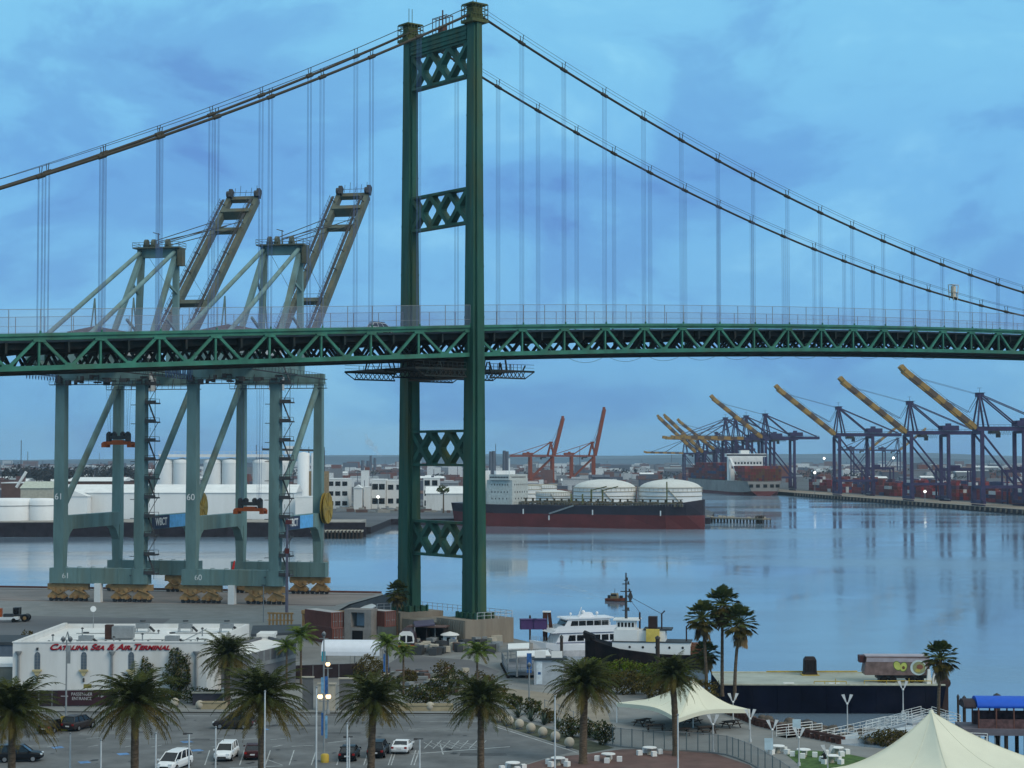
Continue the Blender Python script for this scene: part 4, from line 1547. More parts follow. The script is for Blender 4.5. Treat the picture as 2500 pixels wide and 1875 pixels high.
for k in range(9):
    c = p0.lerp(p1, k/8)
    t.beam(c, c+Vector((0, 0, 1.6)), .25)
    if k in (4, 6, 8):
        t.beam((c.x, c.y, 3), c, .4)
tag(t.build('conveyor_bridge', CRANE_D), 'dark conveyor bridge above the tall narrow silos', 'conveyor')
building('kiosk', 'small white block between crane 60 and the yellow cable reel', 722, 770, 1214, 795, 6.3, 8, WHITE)
GO = 'white office blocks behind the bridge tower'
building('office_block', 'white office block with square windows right of the cable reel', 800, 851, 1170, 1085, 3, 22, STUCCO, wins=(3, 3, 3, 2.6), group=GO)
building('office_block', 'white office block with dark windows left of the far tower leg', 908, 941, 1172, 1085, 3, 22, STUCCO, wins=(2, 2, 3.4, 3.4), group=GO)
building('office_block', 'wider white office wing touching the far tower leg', 944, 985, 1174, 1092, 3, 22, STUCCO, wins=(2, 2, 3.2, 3.0), group=GO)
building('office_block', 'white office block with four windows seen between the tower legs', 1034, 1071, 1168, 1085, 3, 22, STUCCO, wins=(2, 3, 3.2, 3.2), group=GO)
building('warehouse', 'low white roofed shed between the tower legs behind the tanker stern', 1040, 1140, 1205, 1050, 3, 20, STUCCO, kind='gable', rh=4, group='white sheds across the water')
building('shed', 'small arched white shed between two white office blocks', 864, 884, 1192, 1070, 3, 10, STUCCO, kind='front', rh=2)
building('shed', 'small round white tank house right of the arched shed', 889, 904, 1190, 1075, 3, 10, STUCCO)
t = MB()
rnd = random.Random(21)
for k in range(130):
    u, v = rnd.uniform(826, 1100), rnd.uniform(1218, 1252)
    c = gp(u, v, 3)
    t.box((c.x, c.y, 3.6), (rnd.uniform(1, 7), 2, rnd.uniform(.6, 2.6)), rnd.randrange(3))
tag(t.build('yard_clutter', [GREY, CONC, BRWN]), 'clutter of pipes and scrap on the far shore by the tower', 'clutter', kind='stuff')
# far city, one thing per block
rnd = random.Random(31)
pal = [(mat('far pale block', (.42, .43, .44), .8), 'pale'), (mat('far grey block', (.18, .19, .21), .8), 'grey'), (mat('far brown block', (.15, .085, .08), .8), 'brown'), (mat('far white block', (.60, .61, .61), .8), 'white'), (mat('far slate block', (.09, .10, .13), .8), 'slate')]
placed = []
for k in range(190):
    Y = rnd.choice((rnd.uniform(1150, 1800), rnd.uniform(1500, 3200), rnd.uniform(2600, 5500)))
    u = rnd.uniform(-30, 2530)
    x = (u-1250)*Y/F
    if Y < 2120 and 1630 < u < 2530:
        Y = rnd.uniform(2150, 4200)
        x = (u-1250)*Y/F
    m, nm = rnd.choice(pal)
    s = Y/1500
    w, dp, h = rnd.uniform(7, 26)*s**.6, rnd.uniform(10, 22), rnd.uniform(4, 13)
    t = MB()
    t.bx(-w/2, w/2, 0, dp, 0, h)
    if rnd.random() < .5:
        t.ext([(-.4, h), (dp+.4, h), (dp/2, h+2)], -w/2-.3, w/2+.3, 'x', 1)
    else:
        t.bx(-w/2-.2, w/2+.2, -.2, dp+.2, h, h+.6, 1)
        t.bx(-w*.2, w*.1, dp*.3, dp*.6, h+.6, h+2.2, 0)
    zone = 'left of the green tower' if u < 975 else ('between the tower and the container ship' if u < 1700 else 'behind the container yard')
    o = t.build('far_building', [m, rnd.choice((ROOFW, GREY, m, BRWN))], loc=(x, Y, 3))
    tag(o, 'small distant '+nm+' block on the hazy flat shore '+zone, 'building', 'distant blocks '+zone)
t = MB()
rnd = random.Random(91)
for k in range(2600):
    Y = 1300+6500*rnd.random()**1.3
    u = rnd.uniform(-40, 2540)
    if Y < 2150 and u > 1560:
        continue
    s = (Y/1500)**.8
    w, h = rnd.uniform(3, 16)*s, rnd.uniform(2.5, 9)*(1 if rnd.random() < .93 else 2.2)
    x = (u-1250)*Y/F
    t.box((x, Y, 3+h/2), (w, rnd.uniform(6, 14), h), rnd.randrange(6))
    if rnd.random() < .1:
        t.beam((x, Y, 3), (x, Y, 3+h*2.5), .5*s, m=4)
tag(t.build('far_city', [pal[0][0], pal[1][0], pal[2][0], pal[3][0], pal[4][0], RUSTR]), 'mass of tiny buildings, tanks and stacks on the flat far shore', 'city', kind='stuff')
# refinery columns and stacks
for k, (u, v, Y) in enumerate(((1198, 1102, 2600), (1205, 1101, 2600), (1231, 1100, 2600), (1238, 1102, 2600), (905, 1112, 3600), (915, 1118, 3300), (898, 1125, 2900), (885, 1124, 3000))):
    top = at(u, v, Y)
    t = MB()
    t.lathe([(3.0, 0), (2.2, top.z-3)], n=10)
    t.tube([(2.6, 0, (top.z-3)*.5), (2.6, 0, (top.z-3)*.6)], .8, 5)
    tag(t.build('chimney_stack', pal[4][0], loc=(top.x, Y, 3)), 'slim distant refinery stack left of the red cranes' if k < 4 else 'slim distant refinery stack below the steam plume', 'chimney', 'distant refinery stacks')
building('tank_block', 'bright white square block on the skyline left of the tower', 882, 899, 1150, 1500, 3, 14, WHITE)
# trees on the left skyline and scattered across the flats
rnd = random.Random(41)
t = MB()
for k in range(60):
    u = rnd.uniform(-60, 330)
    Y = rnd.uniform(1700, 2000)
    leafcloud(t, ((u-1250)*Y/F, Y, 10+rnd.uniform(0, 4)), (13, 6, 9+rnd.uniform(0, 4)), 240, 1.6, rnd, 0)
for k in range(70):
    u = rnd.uniform(700, 2500)
    Y = rnd.uniform(2300, 3400)
    leafcloud(t, ((u-1250)*Y/F, Y, 7), (18, 6, 7), 60, 2.4, rnd, 0)
tag(t.build('far_trees', mat('far tree leaf', (.028, .030, .032), .9, scale=.05, var=.4)), 'dark far treeline along the flat horizon', 'trees', kind='stuff')
# steam plume
def steam():
    m = bpy.data.materials.new('steam')
    m.use_nodes = True
    t = m.node_tree
    t.nodes.clear()
    o = nd(t, 'ShaderNodeOutputMaterial')
    v = nd(t, 'ShaderNodeVolumePrincipled')
    v.inputs['Color'].default_value = (.9, .95, 1, 1)
    v.inputs['Density'].default_value = .05
    t.links.new(v.outputs[0], o.inputs['Volume'])
    return m
t = MB()
c = at(928, 1112, 3400)
rnd = random.Random(2)
for k in range(14):
    q = k/13
    t.ball((c.x-q*28+rnd.uniform(-2, 2), 3400, c.z-2+q*38+rnd.uniform(-2, 2)), 3.0+q*5+rnd.uniform(-.8, .8)-(5*q if q > .8 else 0), 10, 6)
tag(t.build('steam_plume', steam()), 'white steam plume drifting left over the far refinery', 'steam', kind='stuff')
# distant lit lamps
lampm = mat('lit floodlight', (1, .97, .85), .5, emit=2.5)
for k, (u, v, Y) in enumerate(((2012, 1119, 2300), (2181, 1118, 2300), (923, 1213, 1030), (775, 1210, 790), (1989, 1154, 1500), (2258, 1200, 1200))):
    c = at(u, v, Y)
    o = thing('floodlight', ['lit white floodlight on a mast right of the container ship', 'lit white floodlight on a mast behind the middle blue crane', 'small lit lamp below the white office blocks', 'lit lamp below the tall narrow silos', 'lit lamp on a slanting ladder beside red containers', 'lit lamp low on the quay under the blue cranes'][k], 'light', (c.x, c.y, 3), 0)
    MB().tube([(0, 0, 0), (0, 0, c.z-3)], .22, 6).build('mast', GREY, o)
    MB().ball((0, -.3, c.z-3), .55*Y/1000+.25, 10, 6).build('lamp', lampm, o)
# far palm
o = thing('fan_palm', 'single far palm between the tower legs in front of the white shed', 'palm tree', ((1083-1250)*1000/F, 1000, 3))
MB().tube([(0, 0, 0), (0, 0, 12)], [.45, .3], 6).build('trunk', TRUNK, o)
t = MB()
leafcloud(t, (0, 0, 13), (3.4, 3.4, 2.2), 160, .9, random.Random(1))
t.build('crown', LEAF3, o)
# ------------------------------------------------------------------ terminal building in the foreground
G0 = 2.5
TB = thing('terminal_building', 'white flat roofed terminal building with red lettering along its front wall', 'building', (-52, 236, G0), 0)
t = MB()
wx0, wx1, wz = -12.4, 12.6, 7.1
t.bx(wx0, wx1, 0, .35, 0, wz)
t.bx(wx0, wx0+.35, .35, 27, 0, wz)
t.add([(wx1, 0, 0), (wx1+1.6, 27, 0), (wx1+1.6, 27, wz), (wx1, 0, wz), (wx1-.35, .35, 0), (wx1+1.25, 27, 0), (wx1+1.25, 27, wz), (wx1-.35, .35, wz)],
      [(0, 1, 2, 3), (5, 4, 7, 6), (3, 2, 6, 7)])
t.bx(wx0, wx1+1.6, 26.7, 27.05, 0, wz)
t.bx(wx0-.08, wx1+.08, -.08, .42, wz, wz+.14)
t.bx(wx0-.08, wx0+.42, .42, 27.1, wz, wz+.14)
t.build('wall', STUCCO, TB)
t = MB()
t.add([(wx0+.3, .3, wz-.75), (wx1-.3, .3, wz-.75), (wx1+1.3, 26.8, wz-.55), (wx0+.3, 26.8, wz-.55)], [(0, 1, 2, 3)])
rf = t.build('roof', ROOFW, TB)
RED = mat('red sign paint', (.33, .012, .02), .5, var=.05)
NAVY = mat('navy sign edge', (.02, .02, .07), .5, var=.05)
text('lettering', 'Catalina Sea & Air Terminal', 1.05, RED, TB, (.1, -.12, wz-.55), shear=.34, ext=.05, bold=.022, small=True, width=15.4)
text('lettering', 'Catalina Sea & Air Terminal', 1.05, NAVY, TB, (.02, -.06, wz-.62), shear=.34, ext=.03, bold=.022, small=True, width=15.4)
def arch_window(x):
    t = MB()
    w, z0, z1 = .36, 3.7, 5.55
    prof = [(x-w, z0), (x+w, z0), (x+w, z1)]+[(x+w*math.cos(a), z1+w*1.1*math.sin(a)) for a in (PI/4, PI/2, 3*PI/4)]+[(x-w, z1)]
    t.ext(prof, -.07, .05)
    wn = t.build('window', mat('window slate', (.09, .12, .15), .3), TB)
    t = MB()
    for k in range(5):
        t.bx(x-w, x+w, -.10, -.06, z0+.3+k*.38, z0+.34+k*.38)
    t.bx(x-.02, x+.02, -.10, -.06, z0, z1+.3)
    t.build('glazing_bar', GREY, wn)
    t = MB()
    t.bx(x-.55, x+.55, -.45, 0, z0-.25, z0-.03)
    t.ext([(x-.45, z0-.25), (x+.45, z0-.25), (x+.08, z0-.85), (x-.08, z0-.85)], -.35, 0)
    t.build('sill', mat('sill yellow stone', (.42, .36, .20), .8), wn)
    t = MB()
    t.bx(x-.12, x+.12, -.2, 0, 6.15, 6.5)
    t.bx(x-.1, x+.1, -.25, 0, 2.1, 2.6)
    t.build('wall_lamp', CRANE_D, wn)
for x in (-9.2, -3.2, 2.9, 8.9):
    arch_window(x)
for x in (-11.6, .45, 11.3):
    t = MB()
    t.tube([(x, -.22, 0), (x, -.22, 5.6)], .16, 8)
    t.lathe([(.18, 5.5), (.42, 5.9), (.42, 6.05)], (x, -.22, 0), 8)
    t.build('downspout', GREY, TB)
t = MB()
t.bx(8.2, 10.3, -.03, .02, 5.55, 5.66)
t.bx(8.8, 9.7, -.03, .02, 5.9, 5.98)
t.build('wall_slot', GREY, TB)
def roof_unit(x, y, label, kind):
    z = G0+wz-.70+.2*y/27
    o = thing('rooftop_unit', label, 'rooftop unit', (-52+x, 236+y, z), 0, 'units on the terminal roof')
    t = MB()
    if kind == 0:
        t.bx(-.9, .9, -.6, .6, .5, 1.15)
        for a in (-.9, .9):
            for b in (-.6, .6):
                t.beam((a, b, 0), (a, b, .6), .12)
        t.build('housing', GREY, o)
        t = MB()
        t.beam((1.0, 0, .7), (1.7, -.3, .1), .25)
        t.build('duct', CRANE_D, o)
        MB().tube([(0, 0, 1.45), (0, 0, 1.62)], .4, 10).build('fan', CRANE_D, o)
    elif kind == 1:
        t.bx(-.4, .6, -.5, .5, 0, 1.9)
        t.build('housing', mat('dark rusty vent', (.05, .025, .02), .8), o)
        t = MB()
        t.bx(.6, 3.4, -.8, .8, .1, 1.7)
        t.build('plenum', GREY, o)
    elif kind == 2:
        t.ext([(-2.2, 0), (2.2, 0), (.3, .9), (-.3, .9)], -1.2, 1.2)
        t.build('skylight', WHITE, o)
    else:
        t.beam((-.5, 0, 0), (0, 0, 1.6), .1)
        t.beam((.5, 0, 0), (0, 0, 1.6), .1)
        t.beam((0, .7, 0), (0, 0, 1.6), .1)
        t.build('tripod', GREY, o)
    return o
roof_unit(-4.0, 4.5, 'grey roof unit on legs nearest above the word SEA', 0)
roof_unit(-6.6, 5.2, 'small tripod vent near the front of the terminal roof', 3)
roof_unit(-2.6, 11.5, 'dark rusty vent stack with long grey plenum on the terminal roof', 1)
roof_unit(.2, 20.5, 'grey roof unit on legs at the back of the roof, left of three', 0)
roof_unit(6.2, 20.5, 'grey roof unit on legs at the back of the roof, middle of three', 0)
roof_unit(12.0, 20.5, 'grey roof unit on legs at the back of the roof, right of three', 0)
roof_unit(5.0, 12.0, 'white pyramid skylight in the middle of the terminal roof', 2)
roof_unit(7.4, 4.2, 'grey roof unit on legs above the end of the red lettering', 0)
o = thing('roof_mast', 'thin mast with a round white disc at the back of the terminal roof', 'mast', (-60, 262, G0+wz-.5))
MB().tube([(0, 0, 0), (0, 0, 2.6)], .06, 6).build('pole', GREY, o)
MB().tube([(0, -.12, 2.7), (0, -.02, 2.7)], .42, 14).build('disc', WHITE, o)
for k, (x, y, h) in enumerate(((-9.5, 9, .7), (-7.2, 16, .9), (-1.0, 7.5, .6), (2.4, 9.5, .8), (9.5, 15, 1.0), (10.4, 6.0, .6), (-4.8, 21, .7), (3.2, 16.5, .5))):
    o = thing('vent_pipe', ['short roof vent pipe left of the rusty stack, front one', 'short roof vent pipe left of the rusty stack, back one', 'short roof vent pipe above the ampersand of the red lettering', 'short roof vent pipe in front of the white skylight', 'tallest roof vent pipe right of the white skylight', 'short roof vent pipe at the right end above the lettering', 'short roof vent pipe behind the rusty stack', 'lowest roof vent pipe behind the white skylight'][k], 'vent pipe', (-52+x, 236+y, G0+wz-.72+.2*y/27), 0, 'vent pipes on the terminal roof')
    MB().tube([(0, 0, 0), (0, 0, h)], .09, 8).build('pipe', GREY, o)
    MB().lathe([(.2, h), (.2, h+.1), (.02, h+.22)], n=10).build('cowl', CRANE_D, o)
t = MB()
for y in (8.9, 18.0):
    t.tube([(-50.5-10, 236+y, G0+wz-.52), (-52+11, 236+y, G0+wz-.50)], .06, 6)
t.tube([(-52+7.9, 236+1.0, G0+wz-.6), (-52+8.6, 236+24, G0+wz-.45)], .05, 6)
for k in range(12):
    t.box((-62+k*1.9, 244.9, G0+wz-.64), (.25, .25, .14))
tag(t.build('roof_conduit', GREY), 'thin grey conduits running across the terminal roof', 'conduit')
# grey annex, canopies and yard buildings to its right
AX_ = thing('annex_building', 'grey annex with a sloping parapet to the right of the white terminal', 'building', (-33.5, 243, G0))
t = MB()
t.add([(-2.0, 0, 0), (3.6, 10, 0), (3.6, 10, 5.4), (-2.0, 0, 4.8), (-8, 3, 0), (-2, 20, 0), (-2, 20, 5.4), (-8, 3, 4.8)], [(0, 1, 2, 3), (1, 5, 6, 2), (5, 4, 7, 6), (4, 0, 3, 7)])
t.build('wall', mat('grey annex wall', (.13, .14, .155), .85, scale=.5), AX_)
t = MB()
t.add([(-2.0, .3, 4.5), (3.4, 10, 5.0), (-2, 19.7, 5.0), (-7.7, 3, 4.5)], [(0, 1, 2, 3)])
t.build('roof', ROOFW, AX_)
t = MB()
for a in range(9):
    k = a/8
    t.beam((-2.0+5.6*k-.05, 10*k-.1, 3.2+.5*k), (-2.0+5.6*k-.05, 10*k-.1, 4.75+.55*k), .25)
t.beam((-2.1, -.1, 3.1), (3.5, 9.9, 3.6), .3, .5)
t.build('parapet_rib', GREY, AX_)
def flat_roof(name, label, pts, z0, z1, m, cat='canopy', posts=True, base=G0):
    o = thing(name, label, cat, (0, 0, base))
    t = MB()
    t.prism([tuple(p.xy) for p in pts], z0-base, z1-base)
    t.build('roof', m, o)
    if posts:
        for p in pts:
            MB().tube([(p.x, p.y, 0), (p.x, p.y, z0-base)], .12, 6).build('post', GREY, o)
    return o
flat_roof('canopy', 'dark flat canopy roof behind the grey annex', [gp(617, 1521, 7), gp(735, 1518, 7), gp(735, 1543, 6.6), gp(612, 1548, 6.6)], 6.2, 6.6, DGREY)
building('kiosk', 'white kiosk under the dark canopy behind the annex', 632, 668, 1555, 262, G0, 4, WHITE, wins=(2, 1, .8, 1.1))
o = thing('shed', 'long dark grey sloping roof shed running towards the far tower leg', 'shed', (0, 0, G0))
q = [gp(815, 1490, 5.6), gp(950, 1450, 5.6)]
t = MB()
for a, b, n_ in ((0, 0, 0),):
    pa, pb = q
    off = Vector((2.6, 5.5, 0))
    t.add([(pa.x, pa.y, 0), (pb.x, pb.y, 0), (pb.x, pb.y, 2.5), (pa.x, pa.y, 2.5), (pa.x+off.x, pa.y+off.y, 0), (pb.x+off.x, pb.y+off.y, 0), (pb.x+off.x, pb.y+off.y, 3.6), (pa.x+off.x, pa.y+off.y, 3.6)],
          [(0, 1, 2, 3), (1, 5, 6, 2), (5, 4, 7, 6), (4, 0, 3, 7)])
t.build('wall', DGREY, o)
t = MB()
t.add([(pa.x-.3, pa.y-.3, 2.45), (pb.x+.3, pb.y-.3, 2.45), (pb.x+off.x+.3, pb.y+off.y+.3, 3.75), (pa.x+off.x-.3, pa.y+off.y+.3, 3.75)], [(0, 1, 2, 3)])
t.build('roof', DGREY, o)
flat_roof('canopy', 'pale sheet roof between the red container and the dark shed', [gp(862, 1492, 5.2), gp(905, 1472, 5.2), gp(918, 1478, 5.2), gp(885, 1499, 5.2)], 5.0, 5.2, mat('pale sheet roof', (.5, .53, .54), .6))
# rust red shipping containers beside the tower
def big_container(label, p, rz, ln, m=RUSTR, grp='red shipping containers by the tower'):
    o = thing('shipping_container', label, 'container', p, rz, grp)
    t = MB()
    t.bx(-ln/2+.1, ln/2-.1, -1.16, 1.16, .15, 2.5)
    n = int(ln/.3)
    for k in range(n):
        x = -ln/2+.2+k*(ln-.4)/n
        for y in (-1.2, 1.2):
            t.bx(x, x+.16, min(y*1.01, y*.95), max(y*1.01, y*.95), .25, 2.4)
    t.build('body', m, o)
    t = MB()
    for x in (-ln/2+.07, ln/2-.07):
        for y in (-1.15, 1.15):
            t.bx(x-.08, x+.08, y-.08, y+.08, 0, 2.6)
        for z in (.08, 2.53):
            t.bx(x-.07, x+.07, -1.07, 1.07, z-.07, z+.07)
    for y in (-1.15, 1.15):
        for z in (.08, 2.53):
            t.bx(-ln/2+.15, ln/2-.15, y-.06, y+.06, z-.07, z+.07)
    t.build('frame', m, o)
    t = MB()
    t.bx(-ln/2+.1, ln/2-.1, -1.1, 1.1, 2.5, 2.61)
    t.build('roof_panel', mat('pale container top', (.36, .36, .36), .7), o)
    t = MB()
    for y in (-.8, -.35, .35, .8):
        t.tube([(ln/2+.03, y, .2), (ln/2+.03, y, 2.45)], .035, 6)
        t.bx(ln/2, ln/2+.08, y-.12, y+.12, 1.0, 1.15)
    t.bx(ln/2-.02, ln/2+.02, -.015, .015, .2, 2.45)
    t.build('door_gear', GREY, o)
    return o
cA = gp(787, 1566, G0)
big_container('long rust red shipping container left of the grey opening, upper one', (cA.x+.3, cA.y, G0+2.61), -.95, 9.0)
big_container('long rust red shipping container under the upper left one', (cA.x+.5, cA.y-.1, G0), -.95, 9.0)
cB = gp(930, 1567, G0)
big_container('short rust red shipping container with door bars right of the grey opening', (cB.x-.4, cB.y, G0+2.75), -.8, 6.06)
o = thing('gatehouse', 'grey block gatehouse with pale opening between the red containers', 'building', (gp(873, 1572).x, gp(873, 1572).y, G0), -.3)
t = MB()
t.bx(-2.4, 2.4, 0, 3, 0, 2.7)
t.bx(-2.4, -1.2, 0, 3, 2.7, 5.7)
t.bx(1.2, 2.4, 0, 3, 2.7, 5.7)
t.bx(-1.2, 1.2, 0, 3, 5.2, 5.7)
t.bx(-1.2, 1.2, 2.6, 3, 2.7, 5.2)
t.build('wall', mat('grey block wall', (.22, .21, .20), .9), o)
MB().bx(-.95, .95, -.06, .02, 0, 2.2).build('door', BLACK, o)
MB().bx(-1.15, 1.15, 2.45, 2.55, 2.8, 5.1).build('window', mat('pale blue blind', (.42, .53, .64), .6), o)
o = thing('barrier_rack', 'yellow steel barrier rack behind the red containers', 'barrier', (gp(706, 1513, G0).x, gp(706, 1530, G0).y, G0), -.2)
t = MB()
for k in range(7):
    t.bx(-2.1+k*.7, -1.8+k*.7, -.15, .15, 0, 2.5)
t.bx(-2.3, 2.6, -.2, .2, 2.3, 2.6)
t.bx(-2.3, 2.6, -.2, .2, 1.1, 1.3)
t.build('frame', YEL, o)
t = MB()
t.bx(3.5, 13, 2, 3, 2.2, 2.9)
for k in range(5):
    t.bx(3.6+k*2.2, 3.9+k*2.2, 2.1, 2.9, 0, 2.2)
t.build('beam_stand', YEL, o)
# barrel roofed canopy and tarp fence
o = thing('barrel_canopy', 'white barrel roofed canopy behind the dark fence', 'canopy', (gp(848, 1640).x, gp(848, 1630).y, G0), -.06)
t = MB()
rg = []
for x in (-4.0, 4.6):
    rg.append([(x, 2.3*math.cos(PI*k/12), 2.6+1.5*math.sin(PI*k/12)) for k in range(13)])
t.loft(rg, 0, True, cap=False, close=False)
t.loft([[(p_[0], p_[1]*.96, p_[2]-.08) for p_ in r] for r in rg], 0, True, cap=False, close=False)
t.bx(-4, 4.6, -2.36, -2.2, 2.0, 2.6)
t.build('roof', mat('white vinyl', (.66, .70, .76), .5, var=.04), o)
for x in (-3.9, .3, 4.5):
    for y in (-2.25, 2.25):
        MB().tube([(x, y, 0), (x, y, 2.6)], .06, 6).build('post', GREY, o)
def fence(name, label, pts, h, post_m, panel_m, step=2.4, post_r=.05, cat='fence', rails=(1.0,), group=None, ph=None):
    o = thing(name, label, cat, (0, 0, G0), 0, group)
    tp, tr_, pn = [], MB(), MB()
    for a, b in zip(pts[:-1], pts[1:]):
        d = b-a
        n = max(1, round(d.length/step))
        for k in range(n):
            tp.append(a+d*k/n)
        for r in rails:
            tr_.tube([(a.x, a.y, h*r), (b.x, b.y, h*r)], post_r*.75, 5)
        if panel_m:
            pn.add([(a.x, a.y, .08), (b.x, b.y, .08), (b.x, b.y, h*.97), (a.x, a.y, h*.97)], [(0, 1, 2, 3)])
    tp.append(pts[-1])
    for p_ in tp:
        MB().tube([(p_.x, p_.y, 0), (p_.x, p_.y, ph or h+.08)], post_r, 6).build('post', post_m, o)
    tr_.build('rail', post_m, o)
    if panel_m:
        ob = pn.build('panel', panel_m, o)
        so_ = ob.modifiers.new('thick', 'SOLIDIFY')
        so_.thickness = .03
    return o
TARP = mat('dark fence tarp', (.028, .020, .024), .85, scale=.6, var=.3)
fence('tarp_fence', 'dark covered fence below the white barrel canopy', [gp(700, 1660), gp(890, 1653)], 2.0, GREY, TARP, 3.2, .05)
fence('tarp_fence', 'dark covered fence in front of the white terminal wall', [gp(-80, 1727), gp(62, 1726), gp(288, 1724)], 2.05, GREY, TARP, 1.6, .05)
sg = thing('entrance_sign', 'dark banner reading PASSENGER ENTRANCE with arrows on the fence', 'sign', (gp(200, 1725).x, gp(200, 1725).y-.12, G0))
MB().bx(-3.0, 3.0, -.03, .0, .15, 2.0).build('panel', mat('maroon banner', (.04, .016, .022), .8), sg)
SGW = mat('sign lettering', (.42, .42, .42), .7)
text('lettering', 'PASSENGER', .55, SGW, sg, (0, -.05, 1.55), ext=.005, width=2.6)
text('lettering', 'ENTRANCE', .55, SGW, sg, (0, -.05, 1.0), ext=.005, width=2.4)
t = MB()
for s in (-1, 1):
    cx = s*2.2
    t.bx(cx-.4, cx+.3, -.045, -.03, 1.27, 1.35)
    t.ext([(cx+.2, 1.12), (cx+.55, 1.31), (cx+.2, 1.5)], -.045, -.03)
t.build('arrow', SGW, sg)
o = thing('notice_board', 'small yellow notice board on the fence above the entrance banner', 'sign', (gp(212, 1722).x, gp(212, 1722).y+.3, G0))
MB().bx(-.5, .5, -.04, .04, 2.1, 2.6).build('panel', mat('olive notice', (.22, .19, .05), .7), o)
MB().tube([(0, .06, 0), (0, .06, 2.2)], .04, 6).build('post', GREY, o)
# hedges, bushes and little trees
def bush(name, label, c, rad, n, size, m, seed, trunk=0, cat='bush', group=None):
    o = thing(name, label, cat, (c.x, c.y, G0), 0, group)
    t = MB()
    leafcloud(t, (0, 0, trunk+rad[2]), rad, n, size, random.Random(seed), [0, 0, 1])
    t.build('crown', [m, LEAFR], o)
    t = MB()
    h = trunk+rad[2]*1.3
    t.tube([(0, 0, 0), (.05, 0, h*.5), (0, .05, h)], [.16+.05*rad[0], .12, .05], 6)
    for k in range(5):
        a = k*1.3
        t.tube([(0, 0, h*.4), (rad[0]*.6*math.cos(a), rad[1]*.6*math.sin(a), h*.75)], [.07, .03], 5)
    t.build('trunk', BARK, o)
    return o
bush('ficus_tree', 'tall dense brown green tree against the right end of the terminal wall', gp(437, 1705), (1.75, 1.4, 2.9), 2600, .20, LEAFB, 1, .4, 'tree')
bush('ficus_tree', 'smaller dark tree against the terminal wall beside the third window', gp(358, 1705), (1.0, .9, 2.4), 1200, .18, LEAFB, 2, .4, 'tree')
bush('hedge', 'low dark hedge right of the small wall tree', gp(395, 1712), (2.8, .9, .8), 1400, .17, LEAFB, 3, 0, 'hedge')
bush('hedge', 'dark hedge at the foot of the date palm beside the terminal', gp(500, 1716), (3.6, 1.0, .95), 1600, .17, LEAFB, 4, 0, 'hedge')
bush('bush', 'clipped round bush beside the dark fence gate', gp(905, 1700), (1.6, 1.2, 1.0), 900, .16, LEAFB, 5, 0)
bush('hedge', 'dark clipped hedge above the stone planter right of the big palm', gp(1040, 1722), (3.3, 1.1, 1.25), 2000, .17, LEAFB, 6, 0, 'hedge')
bush('bush', 'rounded bush behind the clipped hedge', gp(1075, 1700), (1.9, 1.4, 1.3), 1100, .18, LEAFB, 7, 0)
bush('bush', 'dark bush under the green feather palms by the tarp fence', gp(905, 1660), (2.2, 1.5, 1.7), 1400, .18, LEAFR, 8, 0)
bush('bush', 'olive bush behind the palm left of the twin lamp banner', gp(1180, 1700), (1.8, 1.4, 1.6), 1100, .18, LEAFR, 9, 0)
bush('bush', 'round dark bush at the corner of the wire fence', gp(1478, 1818), (1.15, 1.0, 1.25), 900, .15, LEAFB, 10, 0)
bush('bush', 'dark bush under the large palm beside the wire fence', gp(1395, 1800), (1.5, 1.2, 1.2), 900, .16, LEAFB, 12, 0)
for k, (u, v, r_, m_, lab) in enumerate(((955, 1690, 1.5, LEAFB, 'dark shrub left of the small stone gate clutter'), (1000, 1668, 1.3, LEAFR, 'brown shrub in the middle of the yard below the pier'), (1118, 1678, 1.7, LEAFB, 'dark shrub right of the rounded bush'), (1150, 1722, 1.5, LEAFB, 'dark shrub at the top corner of the parking lot'), (1215, 1712, 1.4, LEAFR, 'brown shrub at the start of the planting bed'), (1255, 1730, 1.2, LEAFB, 'dark shrub behind the first stone balls'), (1300, 1745, 1.3, LEAFB, 'dark shrub behind the middle stone balls'), (1340, 1765, 1.1, LEAFR, 'brown shrub left of the big plaza palm'), (1440, 1800, 1.3, LEAFB, 'dark shrub right of the big plaza palm trunk'), (1085, 1655, 1.6, LEAFR, 'brown shrub by the service road below the pier'), (880, 1675, 1.4, LEAFB, 'dark shrub at the right end of the tarp fence'))):
    bush('bush', lab, gp(u, v), (r_, r_*.8, r_*.75), 800, .16, m_, 70+k, 0, group='shrubs of the yard and planting bed')
for k in range(7):
    u = 1265+k*32
    o = thing('agave', ['spiky grey green agave in the planting bed nearest the white line corner', 'second spiky agave along the planting bed', 'third spiky agave along the planting bed', 'spiky agave in the middle of the planting bed behind the stone balls', 'spiky agave left of the big palm trunk', 'spiky agave just behind the big palm trunk', 'spiky agave nearest the wire fence corner'][k], 'plant', (gp(u, 1752+k*9).x, gp(u, 1752+k*9).y, G0), k, 'agaves in the planting bed')
    t = MB()
    rr = random.Random(k)
    for j in range(26):
        a, e, l = rr.uniform(0, 6.28), rr.uniform(.3, 1.35), rr.uniform(.9, 1.9)
        d = Vector((math.cos(a)*math.cos(e), math.sin(a)*math.cos(e), math.sin(e)))
        s = Vector((-math.sin(a), math.cos(a), 0))*.11
        t.add([-s, s, d*l*.5+s*.8, d*l, d*l*.5-s*.8], [(0, 1, 2, 3, 4)])
    t.build('leaves', mat('agave leaf', (.06, .085, .06), .7, var=.3), o)
bk = sorted([(1185, 1648), (1300, 1672), (1420, 1690), (1500, 1700), (1570, 1702), (1660, 1712)])
